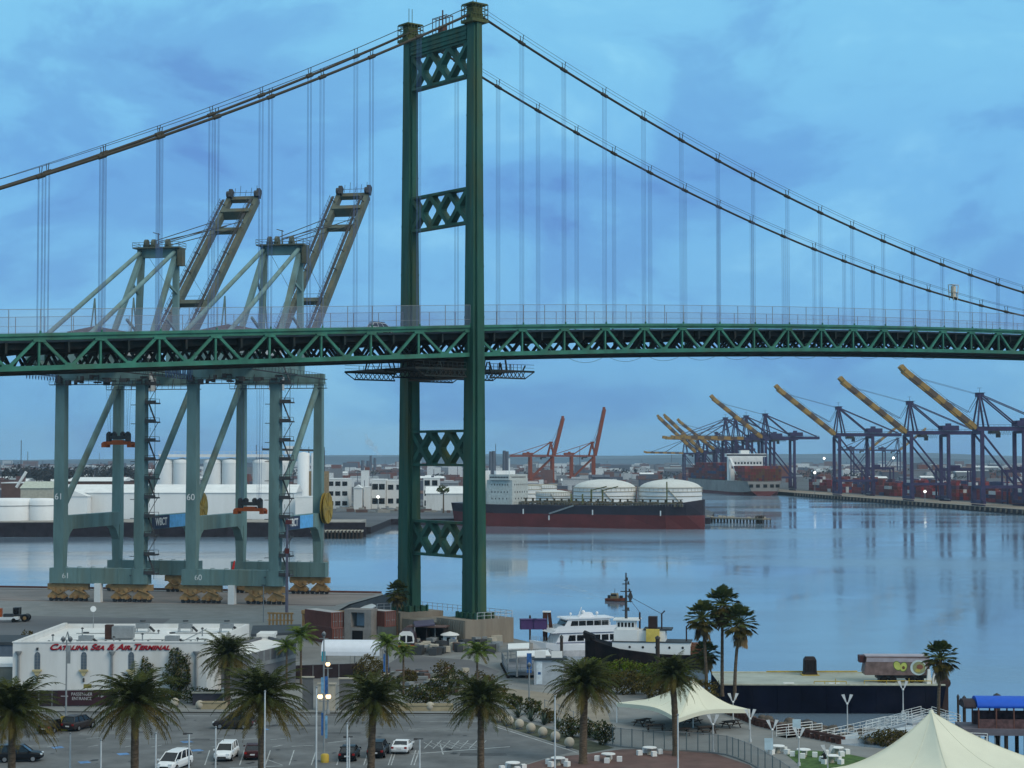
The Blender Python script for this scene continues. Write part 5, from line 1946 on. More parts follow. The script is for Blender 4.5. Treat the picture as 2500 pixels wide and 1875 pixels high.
for k, (u, v) in enumerate(((1455, 1668), (1540, 1672), (1625, 1682))):
    bush('hedge', ['bright green hedge strip below the black tug, left part', 'bright green hedge strip below the black tug, middle part', 'green brown hedge behind the left tent corner'][k], gp(u, v), (3.6, 1.6, 1.7), 2400, .20, mat('bright hedge leaf', (.105, .150, .012), .9, spec=.05, scale=.8, var=.5), 20+k, 0, 'hedge', 'hedges on the shore')
for k, (u, v) in enumerate(((1460, 1690), (1545, 1695), (1620, 1705), (1700, 1712))):
    bush('hedge', ['brown hedge behind the palm with the widest crown', 'brown hedge between the two right date palms', 'brown hedge behind the tent peak', 'brown hedge at the foot of the tall fan palms'][k], gp(u, v), (3.3, 1.5, 1.5), 1800, .20, LEAFR, 30+k, 0, 'hedge', 'brown hedges behind the tent')
bush('bush', 'straw coloured bank bushes left of the big tent peak', gp(2195, 1822), (3.4, 1.6, .9), 1200, .18, LEAFR, 41, 0)
# ------------------------------------------------------------------ palms
def frond_mesh(seed, n, length, up0, down, leafw, mats, droop=1.25, ll=.6, old=.35):
    rnd = random.Random(seed)
    t = MB()
    for i in range(n):
        q = i/(n-1)
        e = up0+(down-up0)*q**.85+rnd.uniform(-.1, .1)
        a = i*2.39996+rnd.uniform(-.2, .2)
        L_ = length*rnd.uniform(.85, 1.08)*(1 if q > .12 else .75)
        m = 1 if q > 1-old and rnd.random() < .75 else 0
        pos = Vector((0, 0, 0))
        pts, dirs = [], []
        N = 9
        dr = droop*rnd.uniform(.8, 1.2)*(1 if e > -.2 else .6)
        for k in range(N+1):
            s = k/N
            ee = e-dr*s*s
            d = Vector((math.cos(a)*math.cos(ee), math.sin(a)*math.cos(ee), math.sin(ee)))
            pts.append(pos.copy())
            dirs.append(d)
            pos += d*L_/N
        t.tube(pts, [.05-.004*k for k in range(N+1)], 4, m, False)
        side = Vector((-math.sin(a), math.cos(a), 0))
        M = 26
        for k in range(2, M):
            s = k/M
            i0 = min(int(s*N), N-1)
            p = pts[i0].lerp(pts[i0+1], s*N-i0)
            d = dirs[i0]
            nn = side.cross(d).normalized()
            l = ll*math.sin(PI*min(1, .12+s*.95))**.6*rnd.uniform(.8, 1.15)
            for sgn in (-1, 1):
                v = (side*sgn*.80+d*.75+nn*rnd.uniform(-.15, .35)-Vector((0, 0, .25))).normalized()
                w = d*leafw
                t.add([p-w*.5, p+v*l*.55-w*.6, p+v*l, p+v*l*.55+w*.6, p+w*.5], [(0, 1, 2, 3, 4)], m)
    o = t.build('crown', mats)
    me = o.data
    bpy.data.objects.remove(o)
    return me
DATE = [frond_mesh(s, 104, 4.7, 1.4, -.62, .085, [LEAF1, LEAF2], droop=1.45, ll=.74, old=.34) for s in (1, 2, 3, 4, 5)]
QUEEN = [frond_mesh(s, 24, 3.0, 1.35, -.4, .075, [LEAF4, LEAF2], droop=1.7, ll=.75, old=.12) for s in (7, 8)]
def trunk(t, h, r0, r1, rings=True, lean=(0, 0)):
    pts, rs = [], []
    n = int(h*2.5)
    for k in range(n+1):
        s = k/n
        pts.append((lean[0]*s*s, lean[1]*s*s, h*s))
        rs.append((r0+(r1-r0)*s)*(1+(.05 if k % 2 else -.03))*(1.25 if k == 0 else 1))
    t.tube(pts, rs, 10)
    return t
def palm(name, label, u, v_crown, Y, me, sc, r0, r1, group, rz=0, lean=(0, 0), boot=True):
    top = at(u, v_crown, Y)
    o = thing(name, label, 'palm tree', (top.x-lean[0], Y-lean[1], G0), 0, group)
    h = top.z-G0
    trunk(MB(), h-.3, r0, r1, lean=lean).build('trunk', TRUNK, o)
    c = bpy.data.objects.new('crown', me)
    COL.objects.link(c)
    c.parent = o
    c.location = (lean[0], lean[1], h)
    c.rotation_euler = (0, 0, rz)
    c.scale = (sc, sc, sc)
    if boot:
        t = MB()
        t.lathe([(r1*1.05, -1.5), (r1*1.7, -.8), (r1*1.5, -.1), (.05, .35)], (lean[0], lean[1], h), 10)
        t.build('crown_boss', TRUNK, o)
    return o
GP_ = 'date palms in the foreground'
palm('date_palm', 'date palm cut by the left picture edge above the black car', 30, 1735, 158, DATE[0], 1.08, .36, .30, GP_)
palm('date_palm', 'big date palm covering the entrance banner, trunk left of the white minivan', 330, 1715, 160, DATE[1], 1.06, .38, .32, GP_, 1)
palm('date_palm', 'wide date palm in front of the grey annex, trunk right of the dark red car', 640, 1705, 158, DATE[2], 1.05, .36, .3, GP_, 2)
palm('date_palm', 'date palm with trunk in front of the dark cars beside the white coupe', 912, 1710, 162, DATE[3], .88, .36, .3, GP_, 3.3, (.25, 0))
palm('date_palm', 'date palm below the bridge tower, trunk right of the empty asphalt', 1174, 1712, 166, DATE[4], .84, .34, .28, GP_, 4)
palm('date_palm', 'wide date palm on the red plaza left of the tent', 1428, 1672, 186, DATE[2], 1.0, .42, .34, GP_, .6, (.2, .1))
palm('date_palm', 'date palm rising in front of the left tent', 1642, 1650, 191, DATE[3], .80, .36, .3, GP_, 5, (-.3, .2))
palm('date_palm', 'date palm standing beside the right corner of the terminal', 555, 1598, 228, DATE[1], .98, .40, .34, GP_, 2.2)
GQ = 'green feather palms behind the fence'
for k, (u, v, Y, s, lab) in enumerate(((735, 1552, 250, 1.05, 'green feather palm in front of the left red container'), (945, 1572, 236, .95, 'green feather palm right of the barrel canopy'), (985, 1592, 238, .72, 'small green feather palm left of the white fronted bus'), (1165, 1590, 232, .95, 'yellow green feather palm below the bridge pier'), (700, 1580, 248, .75, 'small green feather palm left of the barrel canopy'))):
    palm('feather_palm', lab, u, v, Y, QUEEN[k % 2], s, .16, .12, GQ, k, boot=False)
def fan_mesh(seed, n, pet, bl, mats):
    rnd = random.Random(seed)
    t = MB()
    for i in range(n):
        q = i/(n-1)
        e = 1.35-2.15*q+rnd.uniform(-.12, .12)
        a = i*2.39996
        m = 1 if q > .72 else 0
        d = Vector((math.cos(a)*math.cos(e), math.sin(a)*math.cos(e), math.sin(e)))
        L_ = pet*rnd.uniform(.75, 1.1)
        c = d*L_
        t.tube([(0, 0, 0), c], [.05, .03], 4, m, False)
        side = Vector((-math.sin(a), math.cos(a), 0))
        nn = side.cross(d).normalized()
        for k in range(15):
            f = -1.25+2.5*k/14
            v = (d*math.cos(f)+side*math.sin(f)).normalized()
            ln = bl*(1-.18*abs(f))*rnd.uniform(.85, 1.1)
            w = side*math.cos(f)-d*math.sin(f)
            dn = Vector((0, 0, -.22*ln))
            t.add([c, c+v*ln*.6+w*.085+nn*.04, c+v*ln+dn, c+v*ln*.6-w*.085], [(0, 1, 2, 3)], m)
    # dead skirt below the crown
    for i in range(46):
        a, z = rnd.uniform(0, 6.28), -rnd.uniform(.1, 1.5)
        d = Vector((math.cos(a), math.sin(a), 0))
        s = Vector((-d.y, d.x, 0))
        b = Vector((d.x*.2, d.y*.2, z))
        for k in range(3):
            r_ = rnd.uniform(.35, .75)
            t.add([b, b+d*r_*.7+s*(.1+.12*k-.12)-Vector((0, 0, .4)), b+d*r_+s*(.12*k-.12)-Vector((0, 0, 1.1)), b+d*r_*.6+s*(.12*k-.24)-Vector((0, 0, .5))], [(0, 1, 2, 3)], 2)
    o = t.build('crown', mats)
    me = o.data
    bpy.data.objects.remove(o)
    return me
FAN = [fan_mesh(s, 46, 1.2, .95, [LEAF3, LEAF2, DEADF]) for s in (1, 2)]
GF = 'tall fan palms'
for k, (u, v, Y, s, lab, ln) in enumerate(((1715, 1508, 236, 1.12, 'tall fan palm, left one of the three growing together', (-.5, 0)), (1764, 1476, 238, 1.22, 'tallest fan palm, middle one of the three growing together', (.1, 0)), (1806, 1520, 235, 1.18, 'tall fan palm, right one of the three growing together', (.7, 0)),
        (1724, 1597, 240, .95, 'short fan palm in front of the trunk of the left tall one', (0, 0)), (2297, 1605, 212, 1.02, 'lone fan palm at the right in front of the painted trailer', (.35, 0)), (970, 1446, 316, 1.5, 'fan palm standing against the far bridge tower leg', (0, 0)))):
    palm('fan_palm', lab, u, v, Y, FAN[k % 2], s*(.78 if u == 970 else 1.12), .24 if k < 3 else .2, .17, GF, k, ln, boot=False)
# repair patches and stains in the asphalt
for k, (u, v, w, d_) in enumerate(((250, 1790, 5, 2.2), (720, 1772, 7, 1.6), (1060, 1782, 6, 2.6), (1180, 1842, 5, 2.0), (60, 1822, 6, 1.8), (840, 1790, 4, 1.2), (1120, 1762, 9, 1.0), (500, 1806, 3, 1.5))):
    c = gp(u, v)
    sheet('asphalt_patch', [(c.x-w/2, c.y-d_/2), (c.x+w/2, c.y-d_/2+.2), (c.x+w/2-.2, c.y+d_/2), (c.x-w/2+.1, c.y+d_/2)], 2.5068, mat('dark asphalt patch' if k % 2 else 'pale asphalt patch', (.075, .077, .08) if k % 2 else (.155, .16, .16), .9, scale=1, var=.3), 'repair patch in the parking lot asphalt')
t = MB()
rnd = random.Random(17)
for k in range(60):
    u, v = rnd.uniform(20, 1150), rnd.choice((rnd.uniform(1755, 1800), rnd.uniform(1828, 1866)))
    c = gp(u, v)
    r_ = rnd.uniform(.12, .45)
    t.add([(c.x+r_*math.cos(a*PI/5)*rnd.uniform(.7, 1.2), c.y+r_*1.6*math.sin(a*PI/5)*rnd.uniform(.7, 1.2), 2.5105) for a in range(10)], [tuple(range(10))])
tag(t.build('oil_stains', mat('oil stain', (.035, .035, .037), .6)), 'dark oil stains on the parking lot asphalt', kind='stuff')
# ------------------------------------------------------------------ cars
def paint(name, rgb):
    return mat(name, rgb, .30, 0, .03, 1, spec=.5 if rgb[0] > .3 else .18)
CARW, CARK, CARR, CARB = paint('white car paint', (.72, .74, .75)), paint('black car paint', (.008, .009, .011)), paint('dark red car paint', (.045, .014, .016)), paint('dark brown car paint', (.03, .024, .024))
HEADL, TAILL, PLATE, RIM, TYRE = mat('headlight glass', (.55, .6, .62), .15), mat('tail light', (.25, .012, .012), .3), mat('plate', (.5, .5, .5), .5), mat('wheel rim', (.28, .29, .3), .35, .6), BLACK
def car(label, p, rz, m, kind='suv', group='cars in the parking lot', rack=False):
    """x forward"""
    o = thing('parked_car', label, 'car', p, rz, group)
    if kind == 'suv':
        L_, Wd, H = 4.7, .93, 1.72
        prof = [(-2.35, .55, .86, .86), (-2.25, .30, 1.02, .92), (-1.6, .24, 1.04, .93), (.6, .24, 1.02, .93), (1.2, .24, 1.02, .92), (2.05, .28, .90, .88), (2.33, .42, .68, .74)]
        cab = [(-2.22, -1.95), (1.25, .35)]
        ax = (-1.38, 1.42)
    elif kind == 'van':
        L_, Wd, H = 5.0, .96, 1.78
        prof = [(-2.5, .5, .9, .88), (-2.4, .28, 1.0, .95), (-1.6, .24, 1.02, .96), (.9, .24, 1.02, .96), (1.5, .24, 1.0, .94), (2.2, .28, .86, .88), (2.5, .42, .62, .74)]
        cab = [(-2.4, -2.1), (1.75, .55)]
        ax = (-1.5, 1.5)
    elif kind == 'coupe':
        L_, Wd, H = 4.4, .93, 1.30
        prof = [(-2.2, .45, .78, .84), (-2.1, .26, .88, .92), (-1.4, .2, .90, .95), (.4, .2, .84, .92), (1.1, .2, .80, .93), (1.9, .24, .68, .88), (2.2, .34, .5, .7)]
        cab = [(-1.75, -.75), (1.05, .2)]
        ax = (-1.3, 1.35)
    else:
        L_, Wd, H = 4.7, .91, 1.45
        prof = [(-2.35, .5, .85, .82), (-2.25, .28, .95, .89), (-1.5, .22, .98, .91), (.6, .22, .95, .91), (1.2, .22, .93, .91), (2.0, .26, .80, .86), (2.33, .4, .62, .72)]
        cab = [(-1.95, -1.1), (1.3, .35)]
        ax = (-1.38, 1.38)
    t = MB()
    rings = []
    for x, z0, z1, w in prof:
        rings.append([(x, -w*.92, z0), (x, -w, z0+(z1-z0)*.35), (x, -w*.97, z0+(z1-z0)*.8), (x, -w*.86, z1), (x, 0, z1+.03), (x, w*.86, z1), (x, w*.97, z0+(z1-z0)*.8), (x, w, z0+(z1-z0)*.35), (x, w*.92, z0)])
    t.loft([r[::-1] for r in rings], 0, False)
    (b0, t0), (b1, t1) = cab
    zb = prof[3][2]-.03
    wt = Wd*.74
    # roof panel and pillars
    t.loft([[(t0-.05, -wt, H-.10), (t0-.05, wt, H-.10), (t0, wt*.92, H-.02), (t0, -wt*.92, H-.02)], [((t0+t1)/2, -wt, H-.06), ((t0+t1)/2, wt, H-.06), ((t0+t1)/2, wt*.92, H+.02), ((t0+t1)/2, -wt*.92, H+.02)], [(t1+.08, -wt, H-.12), (t1+.08, wt, H-.12), (t1, wt*.92, H-.04), (t1, -wt*.92, H-.04)]])
    for s in (-1, 1):
        for xb, xt in ((b0, t0), (b1, t1), (b0+(b1-b0)*.34, t0+(t1-t0)*.34), (b0+(b1-b0)*.66, t0+(t1-t0)*.68)):
            t.beam((xb, s*Wd*.87, zb), (xt, s*wt*.97, H-.06), .09, .07)
    body = t.build('body', m, o, fix=True)
    bv = body.modifiers.new('edge', 'BEVEL')
    bv.width = .035
    bv.segments = 2
    bv.limit_method = 'ANGLE'
    t = MB()
    w2 = Wd*.85
    t.loft([[(b0+.03, -w2, zb), (b0+.03, w2, zb), (b1-.03, w2, zb), (b1-.03, -w2, zb)], [(t0+.01, -wt*.94, H-.08), (t0+.01, wt*.94, H-.08), (t1, wt*.94, H-.08), (t1, -wt*.94, H-.08)]])
    t.build('window', GLASS, o, fix=True)
    for x in ax:
        for s in (-1, 1):
            t = MB()
            t.tube([(x, s*(Wd-.22), .33), (x, s*(Wd+.01), .33)], .33, 14)
            w_ = t.build('wheel', TYRE, o)
            MB().tube([(x, s*(Wd), .33), (x, s*(Wd+.025), .33)], .21, 12).build('rim', RIM, w_)
    xf, xr = prof[-1][0], prof[0][0]
    zf = prof[-2][2]
    for s in (-1, 1):
        MB().box((xf-.16, s*.60, zf-.13), (.30, .34, .15)).build('headlight', HEADL, o)
        MB().box((xr+.05, s*.70, prof[0][2]-.06), (.14, .26, .20)).build('taillight', TAILL, o)
        MB().box((b1-.25, s*(Wd+.1), zb+.08), (.12, .2, .15)).build('mirror', m, o)
    MB().box((xf-.02, 0, .48), (.1, .9, .16)).build('grille', BLACK, o)
    MB().box((xr-.01, 0, .62), (.04, .48, .14)).build('number_plate', PLATE, o)
    if rack:
        t = MB()
        for s in (-1, 1):
            t.beam((t0+.1, s*wt*.85, H+.12), (t1-.1, s*wt*.85, H+.12), .06)
        for k in range(5):
            x = t0+.3+k*(t1-t0-.6)/4
            t.beam((x, -wt*.85, H+.12), (x, wt*.85, H+.12), .06)
        t.box(((t0+t1)/2, 0, H+.1), (t1-t0, wt*1.9, .08))
        t.build('roof_rack', BLACK, o)
    return o
def cp(u, v):
    q = gp(u, v)
    return (q.x, q.y+.9, G0+.01)
car('black sport utility car at the left picture edge, seen from its side', cp(42, 1862), R(8), CARK, 'suv')
car('black sedan seen from behind, left of the dark brown car with a yellow box', cp(123, 1789), R(78), CARK, 'sedan')
car('dark brown car seen from behind beside the yellow box', cp(188, 1783), R(70), CARB, 'suv')
car('white minivan facing the viewer, partly cut by the bottom edge', cp(422, 1880), R(-104), CARW, 'van')
car('white car with roof rails facing the viewer, beside the dark red car', cp(549, 1856), R(-93), CARW, 'suv', rack=False)
car('dark red car seen from behind, right of the white car facing the viewer', cp(616, 1852), R(95), CARR, 'sedan')
car('dark brown car parked sideways under the wide date palm', cp(568, 1781), R(176), CARB, 'suv')
car('black car seen from behind, left of the palm trunk', cp(851, 1856), R(88), CARK, 'sedan')
car('black car half hidden by the palm trunk beside the white coupe', cp(922, 1848), R(86), CARK, 'suv')
car('white sports coupe seen from behind on the right of the car row', cp(981, 1838), R(84), CARW, 'coupe')
# the car on the bridge
cb_ = Vector((math.cos(TH), math.sin(TH)))
cn_ = Vector((-math.sin(TH), math.cos(TH)))
s_, w_ = -17.0, 3.0
car('white car with dark roof rack driving over the bridge deck', (BX+cb_.x*s_+cn_.x*w_, BY+cb_.y*s_+cn_.y*w_, zt(s_)-.44), TH, CARW, 'suv', 'cars on the bridge', True)
o = thing('pay_box', 'yellow pay box beside the dark brown car', 'machine', (gp(158, 1784).x, gp(158, 1784).y, G0))
MB().bx(-.35, .35, -.3, .3, 0, 1.5).build('housing', YELB, o)
MB().bx(-.42, .42, -.37, .37, 1.5, 1.62).build('lid', YELB, o)
o = thing('bollard_base', 'yellow concrete lamp base on the parking island', 'bollard', (gp(793, 1861).x, gp(793, 1861).y, G0))
MB().lathe([(.42, 0), (.42, .75), (.3, .85)], n=14).build('base', YELB, o)
# ------------------------------------------------------------------ lamp posts
BULB = mat('warm lit globe', (1, .66, .32), .4, emit=3.0)
def street_lamp(label, u, v, h, lit, banner=None, heads=2, group='twin globe street lamps'):
    p_ = gp(u, v)
    o = thing('street_lamp', label, 'street lamp', (p_.x, p_.y, G0), 0, group)
    t = MB()
    t.lathe([(.28, 0), (.28, .35), (.16, .5), (.11, 1.0), (.08, h-.2), (.10, h)], n=10)
    t.beam((-.55, 0, h-.35), (.55, 0, h-.35), .07)
    t.build('post', GREY, o)
    for s in ((-1, 1) if heads == 2 else (0,)):
        t = MB()
        t.ball((s*.42, 0, h+.15), .27, 12, 8)
        t.build('lamp_globe', BULB if lit else mat('unlit lamp globe', (.10, .11, .12), .3), o)
        t = MB()
        t.lathe([(.05, -.35), (.16, -.22), (.13, -.05)], (s*.42, 0, h+.1), 8)
        t.lathe([(.2, .35), (.05, .5)], (s*.42, 0, h), 8)
        t.build('lamp_bracket', GREY, o)
    if banner:
        for (x0, x1, z0, z1, m_) in banner:
            MB().bx(x0, x1, -.02, .02, z0, z1).build('banner', m_, o)
    return o
BBL = mat('blue banner', (.03, .11, .30), .7, scale=2, var=.5)
BLL = mat('pale blue banner', (.14, .30, .46), .7, scale=2, var=.4)
TEAL = mat('teal banner', (.02, .28, .36), .7, scale=2, var=.2)
street_lamp('twin globe street lamp with both globes lit and long blue banners', 791, 1858, 6.4, True, [(-.30, -.02, 2.6, 4.9, BBL), (.06, .34, 2.3, 4.6, BLL), (-.34, -.04, 6.9, 8.5, BLL), (.04, .36, 6.8, 8.6, BBL)])
street_lamp('tall lamp with a teal banner in front of the dark tarp fence', 790, 1745, 9.5, False, [(-.25, .2, 6.4, 7.6, TEAL)], 1, 'banner lamps')
l2 = street_lamp('street lamp with one orange lit globe beside the stone gate wall', 800, 1742, 5.8, True, None, 1, 'banner lamps')
street_lamp('twin globe unlit lamp in front of the terminal wall', 161, 1765, 9.6, False, [(-.05, .45, 6.9, 9.0, GREY)])
street_lamp('lamp with a blue banner left of the white ticket kiosk', 1292, 1735, 5.4, False, [(-.3, .3, 4.6, 7.0, BBL)], 1, 'banner lamps')
street_lamp('lamp with a blue banner behind the small green feather palms', 942, 1680, 4.8, False, [(-.35, .35, 2.2, 4.6, BBL)], 1, 'banner lamps')
def slim_pole(label, u, vtop, Y, head=False, m=None):
    top = at(u, vtop, Y)
    o = thing('flag_pole', label, 'pole', (top.x, Y, G0), 0, 'slim white poles in the foreground')
    MB().tube([(0, 0, 0), (0, 0, top.z-G0)], [.085, .06], 8).build('shaft', m or mat('pole white', (.50, .53, .54), .5), o)
    if head:
        t = MB()
        t.bx(-.28, .28, -.06, .06, top.z-G0, top.z-G0+.08)
        t.bx(-.5, -.2, -.1, .1, top.z-G0-.05, top.z-G0+.1)
        t.build('lamp_head', CRANE_D, o)
    else:
        MB().ball((0, 0, top.z-G0), .1, 8, 5).build('finial', GREY, o)
for u, v, Y, h, lab in ((247, 1806, 150, 0, 'slim white pole right of the big left palm fronds'), (381, 1790, 150, 0, 'slim white pole just left of the white minivan'), (462, 1792, 150, 1, 'slim pole just right of the white minivan'), (527, 1775, 152, 0, 'slim white pole left of the white car with roof rails'), (647, 1688, 150, 0, 'tall white pole in front of the widest date palm trunk'), (773, 1678, 150, 0, 'tall white pole left of the twin lit globe lamp'), (848, 1766, 150, 0, 'white pole in front of the black car left of the palm'), (853, 1800, 152, 1, 'slim pole with lamp arm by the black car'), (1025, 1805, 150, 1, 'slim pole with dark lamp arms right of the white coupe'), (1355, 1700, 152, 0, 'tall slim pole left of the widest plaza palm'), (1655, 1745, 152, 0, 'tall grey green pole in front of the left tent'), (172, 1790, 165, 0, 'short blue grey pole below the dark brown car')):
    slim_pole(lab, u, v, Y, bool(h))
def torch_lamp(label, u, v0, v1):
    p_ = gp(u, v1)
    z = at(u, v0, p_.y).z-G0
    o = thing('torch_lamp', label, 'lamp post', (p_.x, p_.y, G0), 0, 'winged lamp posts along the promenade')
    MB().lathe([(.16, 0), (.16, .3), (.075, .4), (.06, z-1.1)], n=8).build('post', mat('pale lamp post', (.40, .42, .43), .5), o)
    MB().ball((0, 0, z-1.05), .14, 8, 5).build('collar', WHITE, o)
    for s in (-1, 1):
        t = MB()
        t.loft([[(s*.06, -.06, z-1.0), (s*.2, -.06, z-.9), (s*.2, .06, z-.9), (s*.06, .06, z-1.0)], [(s*.16, -.08, z-.6), (s*.50, -.08, z-.35), (s*.50, .08, z-.35), (s*.16, .08, z-.6)], [(s*.30, -.03, z), (s*.66, -.03, z-.05), (s*.66, .03, z-.05), (s*.30, .03, z)]])
        t.build('lamp_wing', mat('pale lamp wing', (.52, .54, .55), .5), o, fix=True)
for u, v0, v1, lab in ((1790, 1692, 1762, 'winged lamp post behind the right tent slope in front of the black hull'), (1832, 1731, 1812, 'winged lamp post touching the right tent corner'), (1886, 1757, 1838, 'winged lamp post between the tent and the white cube tables'), (2069, 1695, 1788, 'winged lamp post standing before the middle of the black hull'), (2205, 1662, 1742, 'winged lamp post in front of the painted trailer'), (1951, 1775, 1870, 'winged lamp post on the lawn with a white sign board'), (2021, 1818, 1905, 'winged lamp post nearest the big tent corner'), (1741, 1744, 1838, 'winged lamp post rising through the wire fence by the tent'), (2342, 1795, 1850, 'winged lamp post right of the big tent peak')):
    torch_lamp(lab, u, v0, v1)
# ------------------------------------------------------------------ tents
def tent(name, label, corners, peaks, zc, group, posts=True, n=26):
    """corners: plan points in order, peaks: (plan point, height); a tensioned membrane"""
    o = thing(name, label, 'tent', (0, 0, G0), 0, group)
    cs = [Vector((c.x, c.y)) for c in corners]
    cen = sum(cs, Vector((0, 0)))/len(cs)
    rings = []
    pk = [(Vector((p_.x, p_.y)), h) for p_, h in peaks]
    N, M = 18, 12*len(cs)
    vs, fs = [], []
    def zof(q, edge):
        # height falls off like a cone pulled up by each mast
        z = 0
        for p_, h in pk:
            rr = (q-p_).length
            k = max(0, 1-rr/edge)
            z = max(z, (h-zc)*k**1.75)
        return zc+z
    R_ = max((c-cen).length for c in cs)
    for i in range(N+1):
        f = i/N
        for j in range(M):
            a = j/12
            k = int(a) % len(cs)
            s = a-int(a)
            e = cs[k].lerp(cs[(k+1) % len(cs)], s)
            e = e.lerp(cen, .20*math.sin(PI*s))       # scalloped edge
            src = pk[0][0] if len(pk) == 1 else min(pk, key=lambda P: (P[0]-e).length)[0].lerp(cen, .3)
            q = src.lerp(e, f)
            if len(pk) == 1:
                h = pk[0][1]
                zc_ = zc+.55*math.sin(PI*s)*0+.25*math.sin(PI*s)
                z = zc_+(h-zc_)*(1-f)**1.8
            else:
                z = zof(q, R_*.95)
            vs.append((q.x, q.y, z))
    for i in range(N):
        for j in range(M):
            a, b = i*M+j, i*M+(j+1) % M
            fs.append((a, b, b+M, a+M))
    t = MB()
    t.add(vs, fs, 0, True)
    # valance strip
    ed = vs[-M:]
    t.add(ed+[(v[0], v[1], v[2]-.45) for v in ed], [(j, (j+1) % M, (j+1) % M+M, j+M) for j in range(M)])
    t.lathe([(.28, -.35), (.18, .05), (.02, .12)], (pk[0][0].x, pk[0][0].y, pk[0][1]+.06), 10)
    me = t.build('canopy', TENT, o)
    if me.data.polygons[0].normal.z < 0:
        me.data.flip_normals()
    for j in range(0, M, 6):
        sm_ = MB()
        sm_.tube([(vs[i*M+j][0], vs[i*M+j][1], vs[i*M+j][2]+.006) for i in range(N+1)], .022, 4)
        sm_.build('seam', mat('tent seam', (.57, .56, .44), .8), o)
    for c in cs:
        MB().tube([(c.x, c.y, 0), (c.x, c.y, zc)], .08, 8).build('post', WHITE, o)
    for p_, h in pk:
        MB().tube([(p_.x, p_.y, 0), (p_.x, p_.y, h)], .09, 8).build('mast', WHITE, o)
    return o
GT = 'cream tents on the promenade'
ca = [gp(1506, 1764), gp(1655, 1806), gp(1830, 1781), gp(1690, 1740)]
tent('tent', 'cream tent behind the date palm with picnic tables beneath', ca, [(gp(1692, 1776), 5.5)], 2.3, GT)
pB = Vector((38.0, 166, 0))
tent('tent', 'largest cream tent with a sharp peak at the bottom right corner', [Vector((28.4, 163.0, 0)), Vector((37.0, 152.5, 0)), Vector((51.5, 161.5, 0)), Vector((39.5, 175.5, 0))], [(pB, 10.5-G0)], 3.4, GT)
def picnic(label, u, v, rz):
    p_ = gp(u, v)
    o = thing('picnic_table', label, 'table', (p_.x, p_.y, G0), rz, 'dark picnic tables under the tent')
    MB().bx(-1.1, 1.1, -.4, .4, .72, .78).build('table_top', WOODP, o)
    for s in (-1, 1):
        MB().bx(-1.1, 1.1, s*.75-.14, s*.75+.14, .43, .48).build('bench', WOODP, o)
        t = MB()
        t.beam((s*.8, -.75, 0), (s*.8, -.2, .72), .09)
        t.beam((s*.8, .75, 0), (s*.8, .2, .72), .09)
        t.beam((s*.8, -.8, .42), (s*.8, .8, .42), .09)
        t.build('leg', WOODP, o)
for k, (u, v) in enumerate(((1600, 1785), (1662, 1795), (1725, 1790), (1785, 1776), (1570, 1772), (1690, 1768))):
    picnic(['dark picnic table under the tent behind the left front post', 'dark picnic table under the tent right of the palm trunk', 'dark picnic table under the tent below its front valance', 'dark picnic table at the right edge of the tent shade', 'dark picnic table at the left corner of the tent', 'dark picnic table deep under the middle of the tent'][k], u, v, .2*k)
# stone balls
def ball(label, u, v, r=.54):
    p_ = gp(u, v)
    o = thing('stone_ball', label, 'stone ball', (p_.x, p_.y, G0), 0, 'stone balls along the parking lot edge')
    MB().ball((0, 0, r+.08), r, 18, 12).build('sphere', STONE, o)
    MB().lathe([(r*.75, 0), (r*.75, .12), (r*.5, .2)], n=14).build('plinth', DGREY, o)
for k, (u, v) in enumerate(((1217, 1764), (1243, 1772), (1268, 1780), (1296, 1790), (1325, 1800), (1356, 1811), (1390, 1826))):
    ball(['stone ball at the top corner of the diagonal kerb line', 'second stone ball along the diagonal kerb line', 'third stone ball along the diagonal kerb line', 'fourth stone ball along the diagonal kerb line', 'fifth stone ball along the diagonal kerb line', 'sixth stone ball along the diagonal kerb line', 'stone ball nearest the viewer, left of the plaza palm'][k], u, v)
for u, v, lab in ((488, 1733, 'stone ball in front of the hedge beside the terminal'), (427, 1727, 'stone ball half hidden by the big left palm'), (1050, 1737, 'stone ball before the clipped hedge planter'), (870, 1735, 'stone ball beside the grey gate wall')):
    ball(lab, u, v, .55)
# planters and gate walls
def planter(label, u, v, w, d, h, m=STONE):
    p_ = gp(u, v)
    o = thing('stone_planter', label, 'planter', (p_.x, p_.y, G0), 0, 'stone planters')
    t = MB()
    t.bx(-w/2, w/2, 0, .25, 0, h)
    t.bx(-w/2, w/2, d-.25, d, 0, h)
    t.bx(-w/2, -w/2+.25, .25, d-.25, 0, h)
    t.bx(w/2-.25, w/2, .25, d-.25, 0, h)
    t.bx(-w/2-.1, w/2+.1, -.1, .2, h, h+.12)
    t.build('wall', m, o)
    MB().bx(-w/2+.25, w/2-.25, .25, d-.25, .1, h-.08).build('soil', PLANT, o)
TANW = mat('tan planter wall', (.33, .27, .17), .85, scale=.8)
planter('tan stone planter with a coping beside the terminal palm', 520, 1734, 3.0, 1.8, .9, TANW)
planter('tan stone planter below the clipped hedge', 1030, 1738, 7.5, 2.2, .75, TANW)
def wall_panel(label, u0, u1, v0, v1, m, name='gate_wall', cat='wall', th=.4):
    a, b = gp(u0, v1), gp(u1, v1)
    h = at((u0+u1)/2, v0, a.y).z-G0
    o = thing(name, label, cat, ((a.x+b.x)/2, a.y, G0), 0, 'stone gate walls')
    w = (b.x-a.x)/2
    MB().bx(-w, w, 0, th, 0, h-.15).build('wall', m, o)
    MB().bx(-w-.12, w+.12, -.12, th+.12, h-.15, h).build('coping', STONE, o)
    return o
GW = mat('grey gate stone', (.13, .13, .13), .85, scale=.8)
wall_panel('grey stone gate pillar left of the blue banners', 738, 764, 1652, 1735, GW)
